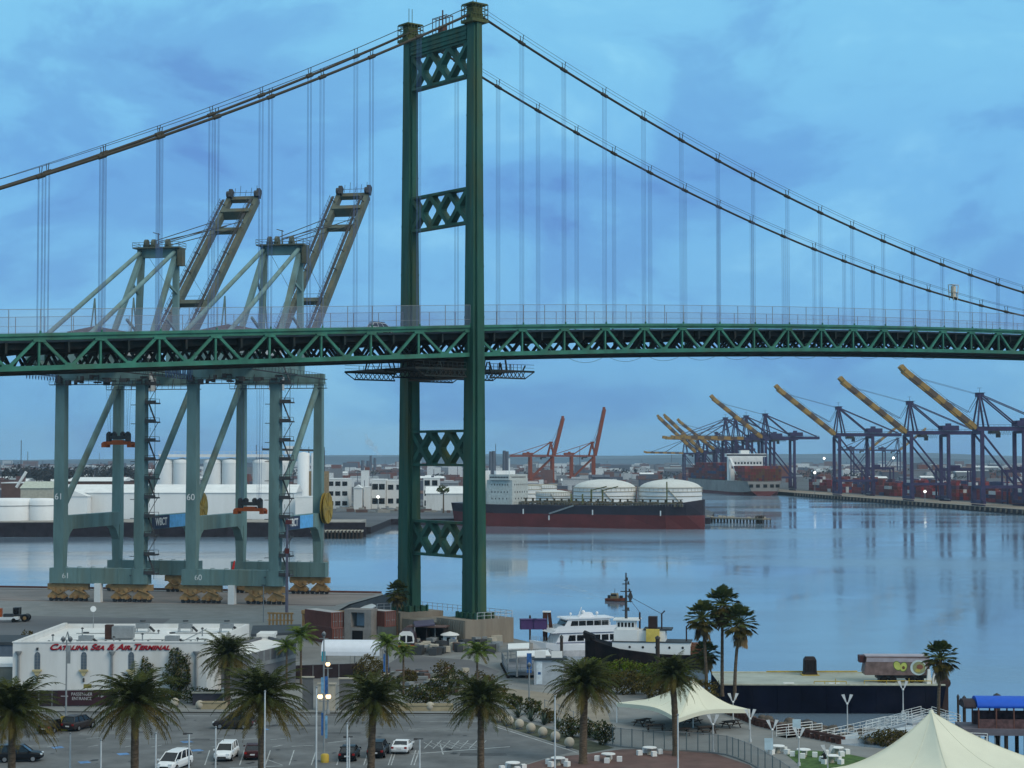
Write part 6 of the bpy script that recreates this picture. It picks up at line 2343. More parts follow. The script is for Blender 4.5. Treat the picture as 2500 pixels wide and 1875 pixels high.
wall_panel('pale gate panel behind the blue banners', 776, 818, 1668, 1737, STONE)
wall_panel('grey stone gate pillar right of the blue banners', 828, 862, 1655, 1735, GW)
wall_panel('curved dark garden wall beside the terminal palm', 470, 545, 1690, 1722, mat('dark garden wall', (.06, .055, .065), .9), 'garden_wall')
o = thing('round_sign', 'small white sign on a post in front of the terminal palm', 'sign', (gp(545, 1722).x, gp(545, 1722).y, G0))
MB().tube([(0, 0, 0), (0, 0, 1.6)], .05, 6).build('post', GREY, o)
MB().bx(-.22, .22, -.06, -.03, 1.5, 2.2).build('panel', WHITE, o)
o = thing('kiosk', 'white ticket kiosk with a tall blue and white banner by the ferry', 'kiosk', (gp(1340, 1672).x, gp(1340, 1672).y, G0))
t = MB()
t.bx(-2, 2, 0, 2.6, 0, 3.4)
t.build('wall', mat('pale kiosk wall', (.36, .40, .44), .7), o)
MB().bx(-2.3, 2.5, -.3, 2.9, 3.4, 3.6).build('roof', DGREY, o)
MB().bx(-1.7, -.9, -.06, -.01, .1, 3.2).build('banner', mat('white blue banner', (.55, .62, .68), .7, scale=1.5, var=.2), o)
MB().bx(-1.5, -1.1, -.08, -.06, 1.4, 1.75).build('banner_mark', BBL, o)
for s in (-1.2, 1.1):
    MB().bx(s-.75, s+.75, -.2, -.12, 3.7, 4.6).build('sign_board', WHITE, o)
# ------------------------------------------------------------------ wire fence round the plaza
NETG = bpy.data.materials.new('wire netting')
NETG.use_nodes = True
NETG.node_tree.nodes['Principled BSDF'].inputs['Base Color'].default_value = (.13, .17, .18, 1)
NETG.node_tree.nodes['Principled BSDF'].inputs['Alpha'].default_value = .30
fp = [gp(u, v) for u, v in ((1476, 1818), (1516, 1824), (1570, 1829), (1622, 1832), (1676, 1834), (1732, 1838), (1775, 1844), (1803, 1853), (1834, 1866), (1868, 1885), (1905, 1908), (1950, 1940))]
fo = thing('wire_fence', 'grey wire mesh fence curving round the red plaza', 'fence', (0, 0, G0))
t = MB()
for a, b in zip(fp[:-1], fp[1:]):
    t.tube([(a.x, a.y, 1.98), (b.x, b.y, 1.98)], .03, 5)
    t.tube([(a.x, a.y, .15), (b.x, b.y, .15)], .03, 5)
t.build('rail', GREY, fo)
for i, a in enumerate(fp):
    b = fp[min(i+1, len(fp)-1)]
    for k in range(2 if i < len(fp)-1 else 1):
        q = a.lerp(b, k/2)
        MB().tube([(q.x, q.y, 0), (q.x, q.y, 2.05)], .05, 6).build('post', mat('fence post teal', (.09, .13, .14), .6), fo)
t = MB()
for a, b in zip(fp[:-1], fp[1:]):
    t.add([(a.x, a.y, .1), (b.x, b.y, .1), (b.x, b.y, 1.95), (a.x, a.y, 1.95)], [(0, 1, 2, 3)])
t.build('netting', NETG, fo)
t = MB()
for a, b in zip(fp[:-1], fp[1:]):
    t.beam((a.x, a.y, 2.56), (b.x, b.y, 2.56), .3, .16)
tag(t.build('kerb', CONC_L), 'pale kerb below the wire fence', kind='structure')
f2 = [gp(u, v) for u, v in ((1330, 1735), (1365, 1748), (1400, 1765), (1437, 1780), (1476, 1818))]
fo = thing('railing', 'thin dark railing between the planting bed and the tan path', 'railing', (0, 0, G0))
t = MB()
for a, b in zip(f2[:-1], f2[1:]):
    for z in (.6, 1.3):
        t.tube([(a.x, a.y, z), (b.x, b.y, z)], .03, 5)
t.build('rail', GREY, fo)
for a in f2:
    MB().tube([(a.x, a.y, 0), (a.x, a.y, 1.4)], .05, 6).build('post', GREY, fo)
# white cube tables
def cube_table(label, u, v, rz=0):
    p_ = gp(u, v)
    o = thing('cube_table', label, 'table', (p_.x, p_.y, G0), rz, 'white block tables with cube stools')
    t = MB()
    t.lathe([(.72, .68), (.75, .72), (.72, .78)], n=16)
    t.build('table_top', WHITE, o)
    MB().lathe([(.3, 0), (.22, .3), (.25, .68)], n=12).build('pedestal', STONE, o)
    for k in range(4):
        a = k*PI/2+.4
        t = MB()
        t.box((1.15*math.cos(a), 1.15*math.sin(a), .25), (.5, .5, .5), rz=a)
        t.build('stool', WHITE, o)
for k, (u, v, lab) in enumerate(((1252, 1880, 'white block table at the bottom edge left of the slim pole'), (1362, 1868, 'white block table right of the slim pole on the plaza edge'), (1485, 1858, 'white block table right of the big plaza palm trunk'), (1586, 1842, 'white block table left of the second plaza palm trunk'), (1899, 1838, 'white block table beside the winged lamp at the lawn edge'), (1962, 1847, 'white block table in the middle of the lawn'), (2043, 1842, 'white block table behind the big tent corner'), (2030, 1862, 'white block table where the dark clothed person sits'))):
    cube_table(lab, u, v, k*.5)
# a seated person at the table
pp = gp(2014, 1866)
per = thing('person', 'person in dark clothes seated at a white block table by the big tent', 'person', (pp.x, pp.y+.1, G0), .3)
def skin_body(name, verts, edges, radii, m, parent, root=0):
    me = bpy.data.meshes.new(name)
    me.from_pydata(verts, edges, [])
    ob = bpy.data.objects.new(name, me)
    COL.objects.link(ob)
    ob.parent = parent
    ob.modifiers.new('skin', 'SKIN')
    for i, sv in enumerate(me.skin_vertices[0].data):
        r_ = radii[i]
        sv.radius = (r_, r_)
        sv.use_root = i == root
    ob.modifiers.new('sub', 'SUBSURF').levels = 1
    ob.modifiers['sub'].render_levels = 2
    me.materials.append(m)
    return ob
V_ = [(0, 0, .55), (0, .02, .80), (0, .05, 1.02), (0, .07, 1.12), (0, .08, 1.22), (0, .10, 1.34),
      (.20, .05, 1.04), (.26, .16, .82), (.18, .36, .80), (-.20, .05, 1.04), (-.26, .16, .82), (-.18, .36, .80),
      (.10, .02, .52), (.14, .42, .52), (.14, .44, .10), (.14, .56, .05), (-.10, .02, .52), (-.14, .42, .52), (-.14, .44, .10), (-.14, .56, .05)]
E_ = [(0, 1), (1, 2), (2, 3), (3, 4), (4, 5), (2, 6), (6, 7), (7, 8), (2, 9), (9, 10), (10, 11), (0, 12), (12, 13), (13, 14), (14, 15), (0, 16), (16, 17), (17, 18), (18, 19)]
Rr = [.15, .14, .13, .055, .09, .085, .07, .05, .035, .07, .05, .035, .10, .075, .05, .04, .10, .075, .05, .04]
skin_body('body', V_, E_, Rr, mat('dark clothing', (.015, .015, .018), .9), per)
MB().ball((0, .115, 1.29), .098, 12, 8, sz=1.15).build('face', mat('skin', (.35, .2, .13), .6), per)
MB().lathe([(.105, .0), (.11, .07), (.07, .13), (.01, .15)], (0, .07, 1.27), 12).build('hair', BLACK, per)
# signs near the lawn
for u, v, lab in ((1877, 1842, 'pale blue board standing beside the winged lamp'), (1945, 1805, 'white sign board fixed near the lawn lamp')):
    p_ = gp(u, v)
    o = thing('sign_board', lab, 'sign', (p_.x, p_.y, G0))
    MB().bx(-.05, .05, -.03, .03, 0, 1.2).build('post', GREY, o)
    MB().bx(-.45, .45, -.06, -.03, .5 if u < 1900 else 1.2, 1.7 if u < 1900 else 2.2).build('panel', mat('pale board', (.42, .55, .62), .6), o)
# ------------------------------------------------------------------ boats at the near shore
FER = thing('ferry', 'white two decked ferry with dark windows moored beside the black tug', 'boat', (gp(1412, 1600, 0).x, gp(1412, 1600, 0).y+1, 0), R(198))
FER.scale = (.76, .84, .84)
# local x runs from stern to bow
def hull_x(name, st, mats, parent, zb=-.6, sm=False):
    t = MB()
    rows = []
    for x, b, zd, zs, kb in st:
        rows.append([(x, b, zd), (x, b*(1-(1-kb)*.3), zs), (x, b*kb, zb), (x, -b*kb, zb), (x, -b*(1-(1-kb)*.3), zs), (x, -b, zd)])
    vs = [q for r in rows for q in r]
    f0_, f1_ = [], []
    for i in range(len(rows)-1):
        for k in range(5):
            a = i*6+k
            (f0_ if k in (0, 4) else f1_).append((a+1, a, a+6, a+7))
    top = [(i*6, i*6+5, i*6+11, i*6+6) for i in range(len(rows)-1)]
    e = (len(rows)-1)*6
    t.add(vs, f0_+top+[(0, 1, 4, 5), (e+5, e+4, e+1, e)], 0)
    t.add(vs, f1_+[(1, 2, 3, 4), (e+4, e+3, e+2, e+1)], 1)
    return t.build(name, mats, parent, fix=True)
BWH = mat('ferry white', (.72, .74, .77), .4, scale=.5, var=.04, dirt=.15, dirtc=(.45, .42, .4))
hull_x('hull', [(-9, 2.9, 2.3, 1.2, .8), (-3, 3.2, 2.3, 1.2, .9), (4, 3.2, 2.5, 1.25, .85), (8.5, 2.4, 2.8, 1.3, .6), (11.5, .25, 3.3, 1.5, .3)], [BWH, mat('ferry lower white', (.5, .5, .52), .5)], FER)
t = MB()
t.ext([(-8.5, 2.3), (6.6, 2.4), (5.2, 4.75), (-8.5, 4.75)], -2.85, 2.85)
t.ext([(-9, 4.75), (7.4, 4.75), (6.4, 5.35), (-9, 5.35)], -3.1, 3.1)
t.ext([(-6.5, 5.35), (4.6, 5.35), (3.2, 7.4), (-6.5, 7.4)], -2.5, 2.5)
t.ext([(-9, 5.35), (7.0, 5.35), (5.8, 6.1), (-9, 6.1)], -3.05, -2.95)
t.ext([(-9, 5.35), (7.0, 5.35), (5.8, 6.1), (-9, 6.1)], 2.95, 3.05)
t.ext([(-7.5, 7.4), (4.1, 7.4), (3.7, 7.65), (-7.5, 7.65)], -2.75, 2.75)
sup = t.build('superstructure', BWH, FER)
for lv, (x0, n, st_, z0, z1, yy) in enumerate(((-8.0, 6, 1.95, 3.1, 4.25, 2.88), (-6.2, 5, 1.8, 6.0, 7.05, 2.53))):
    for s in (-1, 1):
        for k in range(n):
            x = x0+k*st_
            t = MB()
            sl = .35 if k == n-1 else 0
            t.ext([(x, z0), (x+1.6+sl*.6, z0), (x+1.6-sl*.4, z1), (x, z1)], s*yy-.03, s*yy+.03)
            t.build('window', GLASS, FER)
for k in range(4):
    for z0, z1, xa, xb, wd in ((6.15, 7.05, 4.15, 3.45, .98),):
        y = -2.2+k*1.13
        t = MB()
        t.add([(xa+.02, y, z0), (xa+.02, y+wd, z0), (xb+.05, y+wd, z1), (xb+.05, y, z1), (xa-.1, y, z0), (xa-.1, y+wd, z0), (xb-.1, y+wd, z1), (xb-.1, y, z1)], [(0, 1, 2, 3), (7, 6, 5, 4), (0, 4, 5, 1), (1, 5, 6, 2), (2, 6, 7, 3), (3, 7, 4, 0)])
        t.build('window', GLASS, FER)
t = MB()
for z in (4.62, 2.75):
    for s in (-1, 1):
        t.bx(-8.8, 6.2, s*2.9-.03, s*2.9+.09*s+.03, z, z+.10)
t.build('blue_stripe', mat('navy stripe', (.05, .06, .16), .5), FER)
t = MB()
for x, r_ in ((-4.5, .32), (-1.2, .5), (1.8, .28)):
    t.ball((x, 0, 8.0+r_), r_, 12, 8)
    t.tube([(x, 0, 7.65), (x, 0, 8.2)], .1, 6)
t.beam((0, 0, 7.65), (-.8, 0, 9.6), .14)
t.beam((-1.0, -.9, 9.2), (-.4, .9, 9.2), .1)
t.ext([(-3.6, 7.65), (.2, 7.65), (-1.2, 8.5), (-3.0, 8.5)], -.8, .8)
t.build('radar_mast', BWH, FER)
t = MB()
for s in (-3.0, 3.0):
    for k in range(14):
        t.beam((-9+k*.4, s, 6.1), (-9+k*.4, s, 6.9), .04)
    t.beam((-9, s, 6.9), (-3.6, s, 6.9), .05)
for k in range(10):
    t.beam((7+k*.45, 2.2-k*.2, 2.8+k*.05), (7+k*.45, 2.2-k*.2, 3.7+k*.05), .05)
    t.beam((7+k*.45, -2.2+k*.2, 2.8+k*.05), (7+k*.45, -2.2+k*.2, 3.7+k*.05), .05)
t.build('railing', GREY, FER)
# black tug
TG = thing('tug_boat', 'black hulled tug with white deckhouse, yellow box and tall dark mast', 'boat', (gp(1585, 1640, 0).x, gp(1585, 1632, 0).y+2.0, 0), R(171))
TBLK = mat('tug hull black', (.010, .009, .011), .85, spec=.08, scale=.6, var=.3, dirt=.35, dirtc=(.06, .035, .03))
hull_x('hull', [(-9.5, 2.6, 2.3, .9, .7), (-8, 3.2, 2.2, .9, .8), (-2, 3.5, 2.4, .9, .85), (4, 3.3, 3.1, 1.0, .8), (8, 2.0, 4.2, 1.1, .5), (9.8, .35, 5.0, 1.2, .2)], [TBLK, TBLK], TG)
t = MB()
t.bx(-7.2, 5.2, -2.5, 2.5, 2.3, 4.2)
t.bx(1.2, 5.0, -2.0, 2.0, 4.2, 6.1)
t.bx(1.6, 4.6, -1.7, 1.7, 6.1, 7.5)
t.bx(.9, 5.1, -2.0, 2.0, 7.5, 7.7)
t.bx(-3.2, 1.2, -1.8, 1.8, 4.2, 6.0)
t.build('deckhouse', WHITE, TG)
t = MB()
for k in range(5):
    t.bx(1.8+k*.56, 2.15+k*.56, 1.69, 1.73, 6.5, 7.2)
for k in range(5):
    t.bx(4.59, 4.63, -1.5+k*.62, -1.05+k*.62, 6.5, 7.2)
for k in range(5):
    t.tube([(-6+k*2.1, 2.49, 3.4), (-6+k*2.1, 2.55, 3.4)], .2, 10)
t.build('window', GLASS, TG)
t = MB()
t.bx(-7.3, 5.3, -2.6, 2.6, 4.15, 4.28)
t.bx(-4.2, .3, -1.9, 1.9, 6.0, 6.25)
t.build('deck_edge', DGREY, TG)
t = MB()
t.bx(-2.3, -.2, 1.1, 2.55, 4.28, 6.25)
t.build('yellow_locker', mat('pale yellow locker', (.62, .46, .10), .5), TG)
t = MB()
t.bx(-1.8, -.4, -.8, .8, 6.25, 8.1)
t.tube([(.9, 1.2, 6.2), (.9, 1.2, 8.8)], .15, 6)
t.tube([(-2.6, 1.2, 6.2), (-2.6, 1.2, 8.6), (-3.1, 1.2, 9.1)], .12, 6)
t.tube([(-6.5, 1, 4.2), (-6.5, 1, 6.6), (-6.9, 1, 7.0)], .12, 6)
t.build('funnel', mat('dark funnel', (.035, .02, .02), .6), TG)
t = MB()
t.tube([(3.2, 0, 7.7), (3.2, 0, 15.0)], [.24, .11], 6)
for z, w in ((9.0, .6), (10.4, 1.0), (12.0, .9), (13.2, .6), (13.8, .3)):
    t.beam((3.2-w, 0, z), (3.2+w, 0, z), .15)
    t.beam((3.2, -w*.8, z), (3.2, w*.8, z), .12)
    t.box((3.2-w*.6, 0, z+.22), (.26, .26, .45))
t.tube([(3.2, 0, 11.5), (.9, 1.2, 8.8)], .04, 4)
t.tube([(3.2, 0, 11.5), (-2.6, 1.2, 8.6)], .04, 4)
t.ext([(2.1, 11.2), (2.5, 12.2), (2.9, 11.2), (2.5, 10.2)], -.2, .2)
t.build('mast', CRANE_D, TG)
t = MB()
rr = random.Random(3)
for k in range(16):
    t.box((-8.5+rr.uniform(-.8, 1.6), rr.uniform(-2.2, 2.2), 2.6+rr.uniform(0, .8)), (rr.uniform(.3, 1), rr.uniform(.3, 1), rr.uniform(.4, 1.3)))
t.tube([(-8, -1, 3.2), (-8, 1, 3.2)], .8, 12)
t.build('winch', mat('rusty winch', (.15, .06, .03), .8), TG)
for k in range(9):
    x = -8+k*1.8
    MB().tube([(x, 3.45 if x < 4 else 3.0, 1.1), (x, 3.75 if x < 4 else 3.2, 1.1)], .45, 10).build('tyre_fender', BLACK, TG)
t = MB()
t.ext([(8.2, 3.6), (10.0, 4.6), (10.0, 5.6), (8.2, 4.9)], -1.2, 1.2)
t.build('bow_pudding', BLACK, TG)
# dock and ferry landing
o = thing('ferry_landing', 'grey raised ferry landing on dark piles right of the bridge pier', 'pier', (0, 0, 0))
ld = [gp(1225, 1610, 3.4), gp(1335, 1600, 3.4), gp(1385, 1622, 3.4), gp(1330, 1640, 3.4), gp(1240, 1640, 3.4)]
t = MB()
t.prism([tuple(a.xy) for a in ld], 2.9, 3.4)
t.build('deck', mat('grey landing deck', (.16, .17, .19), .8, scale=.6), o)
t = MB()
for a, b in zip(ld, ld[1:]+ld[:1]):
    n = max(2, int((b-a).length/1.5))
    for k in range(n+1):
        q = a.lerp(b, k/n)
        t.tube([(q.x, q.y, 3.4), (q.x, q.y, 4.5)], .04, 5)
    for z in (3.95, 4.5):
        t.tube([(a.x, a.y, z), (b.x, b.y, z)], .035, 5)
t.build('railing', GREY, o)
t = MB()
for a, b in zip(ld, ld[1:]+ld[:1]):
    n = max(2, int((b-a).length/2.2))
    for k in range(n):
        q = a.lerp(b, k/n)
        MB().tube([(q.x, q.y, -2), (q.x, q.y, 2.9)], .22, 8).build('pile', WOODP, o)
flat_roof('canopy', 'pale landing canopy in front of the ferry bow', [gp(1262, 1590, 6.2), gp(1338, 1588, 6.2), gp(1345, 1600, 6.2), gp(1262, 1602, 6.2)], 6.1, 6.25, WHITE, base=3.4)
flat_roof('canopy', 'low white roof of the waiting shelter right of the bridge pier', [gp(1240, 1572, 5.6), gp(1292, 1570, 5.6), gp(1292, 1582, 5.6), gp(1240, 1584, 5.6)], 5.5, 5.65, WHITE, base=3.4)
for u, v, lab in ((1290, 1542, 'purple tarped box on the landing beside the ferry, the larger one'), (1318, 1548, 'purple tarped box on the landing beside the ferry, the smaller one')):
    q = at(u, v, 290)
    o = thing('tarped_box', lab, 'crate', (q.x, q.y, 6.3), .1, 'purple boxes on the landing')
    w = 1.3 if u < 1300 else 1.0
    MB().bx(-w, w, -.8, .8, 0, 1.5).build('body', mat('purple tarp', (.065, .035, .115), .7), o)
    MB().bx(-w-.08, w+.08, -.88, .88, 1.5, 1.6).build('lid', mat('purple tarp', (.065, .035, .115), .7), o)
def pile(label, u, v0, v1, zb, r=.25, m=WOODP, grp='mooring piles'):
    b = gp(u, v1, zb)
    z = at(u, v0, b.y).z
    o = thing('mooring_pile', label, 'pile', (b.x, b.y, -2), 0, grp)
    MB().tube([(0, 0, 0), (0, 0, z+2)], r, 10).build('shaft', m, o)
    MB().lathe([(r*1.2, 0), (r*1.2, .25), (.02, .5)], (0, 0, z+2), 10).build('cap', CRANE_D, o)
for u, v0, v1, lab, r_ in ((1371, 1558, 1690, 'dark slim pile in front of the ferry windows', .22), (1294, 1508, 1600, 'slim grey pile above the purple boxes', .16), (1606, 1560, 1690, 'dark pile at the stern of the black tug', .3), (2435, 1702, 1800, 'dark pile with a box standing above the blue awning', .38), (2340, 1705, 1815, 'slim grey pile left of the blue awning', .14), (2355, 1708, 1812, 'dark slim pile just left of the blue awning', .2)):
    pile(lab, u, v0, v1, 0, r_)
o = thing('pile_box', 'grey box fixed near the top of the dark pile above the blue awning', 'box', tuple(at(2441, 1712, gp(2435, 1800, 0).y)))
MB().bx(-.25, .6, -.4, .4, -.6, .3).build('housing', GREY, o)
MB().bx(-.3, .65, -.45, .45, .3, .38).build('lid', DGREY, o)
pA = at(1343, 1497, 300)
o = thing('mooring_dolphin', 'tall dark wedge shaped dolphin behind the ferry bow', 'dolphin', (pA.x, 312, -2))
t = MB()
t.bx(-1.0, -.2, -.5, .5, 0, 9.2)
t.beam((1.1, 0, 0), (.1, 0, 9.0), .6, .6)
t.build('frame', mat('dark dolphin timber', (.06, .025, .018), .9), o)
MB().bx(-1.05, .4, -.55, .55, 9.1, 9.3).build('cap', WHITE, o)
# little orange boat and its wake
q = gp(1503, 1468, 0)
o = thing('work_boat', 'small orange and brown work boat under way in the channel', 'boat', (q.x, q.y, 0), R(-28))
o.scale = (.72,)*3
hull_x('hull', [(-3.4, 1.0, .9, .3, .8), (0, 1.2, .9, .3, .85), (2.4, .9, 1.1, .3, .6), (3.6, .1, 1.4, .4, .3)], [mat('orange hull', (.20, .06, .03), .6), mat('brown hull', (.10, .03, .025), .6)], o)
MB().ext([(-1.6, .9), (1.0, .9), (.6, 2.6), (-1.4, 2.6)], -.75, .75).build('cabin', mat('tan cabin', (.30, .22, .12), .6), o)
MB().ext([(-1.3, 1.7), (.75, 1.7), (.62, 2.3), (-1.25, 2.3)], -.77, .77).build('window', GLASS, o)
t = MB()
t.beam((-.3, 0, 2.6), (-.3, 0, 4.2), .1)
for x in (-2.6, -2.2, 1.6, 2.2):
    t.box((x, .2, 1.4), (.4, .7, 1.0))
t.build('deck_gear', CRANE_D, o)
def wake_mat():
    m = bpy.data.materials.new('wake foam')
    m.use_nodes = True
    t = m.node_tree
    b_ = t.nodes['Principled BSDF']
    b_.inputs['Base Color'].default_value = (.55, .65, .7, 1)
    b_.inputs['Roughness'].default_value = .4
    co = nd(t, 'ShaderNodeTexCoord')
    no = nd(t, 'ShaderNodeTexNoise')
    no.inputs['Scale'].default_value = .35
    no.inputs['Detail'].default_value = 6
    t.links.new(co.outputs['Object'], no.inputs['Vector'])
    r_ = ramp(t, [(.46, 0.0), (.75, .5)], 'LINEAR')
    t.links.new(no.outputs[0], r_.inputs[0])
    t.links.new(r_.outputs[0], b_.inputs['Alpha'])
    return m
t = MB()
for a, b, w in (((1482, 1464), (1372, 1428), 2.6), ((1482, 1465), (1250, 1440), 2.2)):
    pa_, pb_ = gp(*a, .012), gp(*b, .012)
    d = (pb_-pa_).normalized()
    n_ = Vector((-d.y, d.x, 0))
    t.add([pa_-n_*.2, pb_-n_*w, pb_+n_*w, pa_+n_*.2], [(0, 1, 2, 3)])
tag(t.build('wake', wake_mat()), 'pale foam wake trailing behind the small work boat', kind='stuff')
# ------------------------------------------------------------------ black barge with trailer
bl, br_ = gp(1760, 1742, 0), gp(2300, 1742, 0)
BG = thing('barge', 'long flat black barge with a pale deck moored along the promenade', 'barge', ((bl.x+br_.x)/2, bl.y, 0), -.02)
hw = (br_.x-bl.x)/2
t = MB()
zd = 3.6
t.ext([(-hw, zd), (-hw, -.8), (hw-2.5, -.8), (hw, 1.0), (hw+.5, zd)], 0, 14)
for k in range(9):
    x = -hw+1+k*hw*2/9
    t.bx(x, x+.12, -.06, 0, .2, zd-.2)
t.build('hull', mat('barge hull black', (.004, .006, .016), .85, spec=.05, scale=.3, var=.4, dirt=.3, dirtc=(.03, .03, .04)), BG)
t = MB()
t.bx(-hw, hw+.4, .1, 13.9, zd, zd+.06)
t.build('deck', mat('pale barge deck', (.33, .36, .32), .8, scale=.25, var=.2, dirt=.5, dirtc=(.22, .22, .15)), BG)
t = MB()
t.bx(-hw, hw+.4, -.08, .35, zd+.06, zd+.22)
t.bx(-hw, hw+.4, 13.6, 14.05, zd+.06, zd+.22)
t.build('gunwale', mat('worn cream gunwale', (.42, .42, .33), .8, scale=.8, var=.25, dirt=.5, dirtc=(.2, .18, .08)), BG)
t = MB()
for x0, x1, y in ((-2.2, 2.0, .3), (hw-10, hw-1.2, 1.0)):
    t.tube([(x0, y, zd+.55), (x1, y, zd+.55)], .06, 6)
    for k in range(4):
        x = x0+(x1-x0)*k/3
        t.tube([(x, y, zd), (x, y, zd+.9 if k == 2 else zd+.55)], .05, 6)
for x0, x1 in ((-7, 5.5),):
    t.tube([(x0, 12.5, zd+.4), (x1, 12.5, zd+.45)], .09, 6)
t.build('yellow_rail', YELB, BG)
t = MB()
for k in range(2):
    t.box((-5.5+k*6.0, .6, zd+.2), (1.4, .5, .25))
t.build('deck_hatch', WHITE, BG)
qm = at(1977, 1637, bl.y+11.5)
o = thing('winch_house', 'black ribbed winch house standing on the barge deck', 'winch', (qm.x, bl.y+11.5, zd+.06), 0)
t = MB()
t.loft([[(-1.0, -.8, 0), (1.0, -.8, 0), (1.0, .8, 0), (-1.0, .8, 0)], [(-.85, -.7, .5), (.85, -.7, .5), (.85, .7, .5), (-.85, .7, .5)], [(-.8, -.7, 2.1), (.82, -.7, 2.1), (.82, .7, 2.1), (-.8, .7, 2.1)], [(-.55, -.5, 2.5), (.6, -.5, 2.5), (.6, .5, 2.5), (-.55, .5, 2.5)]])
for k in range(4):
    t.bx(-.7+k*.42, -.58+k*.42, -.80, -.66, .5, 2.05)
t.build('housing', mat('black winch', (.018, .014, .016), .7), o)
MB().bx(-1.2, 1.2, -.95, .95, -.02, .12).build('base_frame', YELB, o)
# painted food trailer
qt = at(2188, 1650, bl.y+3.0)
TRL = thing('food_trailer', 'painted trailer with avocado and plate pictures on the barge deck', 'trailer', (qt.x, bl.y+4.0, zd+.06), -.03)
t = MB()
prof = [(-4.1, 1.0), (4.4, 1.0), (4.4, 3.35), (-3.9, 3.5), (-4.05, 2.4), (-4.25, 1.4)]
t.ext(prof, -1.25, 1.25)
t.build('body', mat('dark food print', (.17, .115, .105), .5, scale=.8, var=.5, dirt=.5, dirtc=(.07, .045, .04)), TRL)
t = MB()
t.bx(-4.0, 4.4, -1.28, 1.28, 3.42, 3.56)
t.ext([(-3.95, 2.75), (4.38, 2.75), (4.38, 3.2), (-3.85, 3.3)], -1.262, -1.252)
t.build('roof', mat('trailer grey', (.34, .30, .33), .5), TRL)
def disc(cx, cz, rx, rz_, y, n=20, rot=0):
    return [(cx+rx*math.cos(2*PI*k/n)*math.cos(rot)-rz_*math.sin(2*PI*k/n)*math.sin(rot), cz+rx*math.cos(2*PI*k/n)*math.sin(rot)+rz_*math.sin(2*PI*k/n)*math.cos(rot)) for k in range(n)]
AVG, AVY, AVB = mat('avocado green', (.10, .17, .03), .5), mat('avocado flesh', (.45, .48, .12), .5), mat('avocado stone', (.12, .06, .025), .5)
for cx, cz, rt in ((.15, 2.25, .5), (.95, 2.1, -.35)):
    t = MB()
    t.ext(disc(cx, cz, .50, .66, 0, rot=rt), -1.272, -1.264)
    t.ext(disc(cx, cz, .42, .57, 0, rot=rt), -1.280, -1.272, m=1)
    if cx > .5:
        t.ext(disc(cx, cz-.1, .2, .22, 0), -1.288, -1.280, m=2)
    t.build('avocado_picture', [AVG, AVY, AVB], TRL)
t = MB()
t.ext(disc(2.9, 2.0, 1.05, 1.0, 0, 28), -1.272, -1.264, m=0)
t.ext(disc(3.0, 2.0, .85, .8, 0, 28), -1.280, -1.272, m=1)
t.ext(disc(3.1, 2.1, .45, .35, 0, 14), -1.288, -1.280, m=2)
t.ext(disc(2.85, 1.65, .35, .25, 0, 14), -1.288, -1.280, m=3)
t.build('plate_picture', [mat('plate rim', (.5, .58, .58), .4), mat('plate food', (.25, .26, .13), .6), mat('meat brown', (.20, .08, .05), .6), mat('rice yellow', (.40, .33, .08), .6)], TRL)
t = MB()
t.bx(-4.75, -4.1, -.9, .9, 2.6, 3.5)
t.build('air_unit', mat('dark air unit', (.06, .02, .02), .6), TRL)
for x in (-1.6, -.4, 2.0, 3.2):
    for s in (-1.1, 1.1):
        t = MB()
        t.tube([(x, s-.15, .45), (x, s+.15, .45)], .45, 14)
        t.build('wheel', BLACK, TRL)
t = MB()
t.bx(-2.5, 4.3, -.9, .9, .55, 1.0)
t.bx(-2.4, -2.1, -.9, -.6, 0, .8)
t.build('chassis', CRANE_D, TRL)
t = MB()
# bow frame of the barge
t.bx(hw+.2, hw+1.0, 1.0, 4.0, -1, zd+.7)
t.beam((hw+.6, 1.0, 2.0), (hw-1.2, 1.0, -.5), .5)
t.beam((hw+.6, 4.0, 2.0), (hw-1.2, 4.0, -.5), .5)
t.tube([(hw+.6, .8, zd+.3), (hw+.6, 4.2, zd+.3)], .7, 12)
t.build('bow_frame', mat('rusty bow frame', (.05, .03, .028), .8), BG)
t = MB()
for k in range(4):
    t.loft([[(hw-1.6+k*.75, 2, zd), (hw-1.0+k*.75, 2, zd), (hw-1.0+k*.75, 2.6, zd), (hw-1.6+k*.75, 2.6, zd)], [(hw-1.4+k*.7, 2.1, zd+1.9-.4*k), (hw-1.1+k*.7, 2.1, zd+1.9-.4*k), (hw-1.1+k*.7, 2.5, zd+1.9-.4*k), (hw-1.4+k*.7, 2.5, zd+1.9-.4*k)]])
bgw = t.build('white_covers', WHITE, BG)
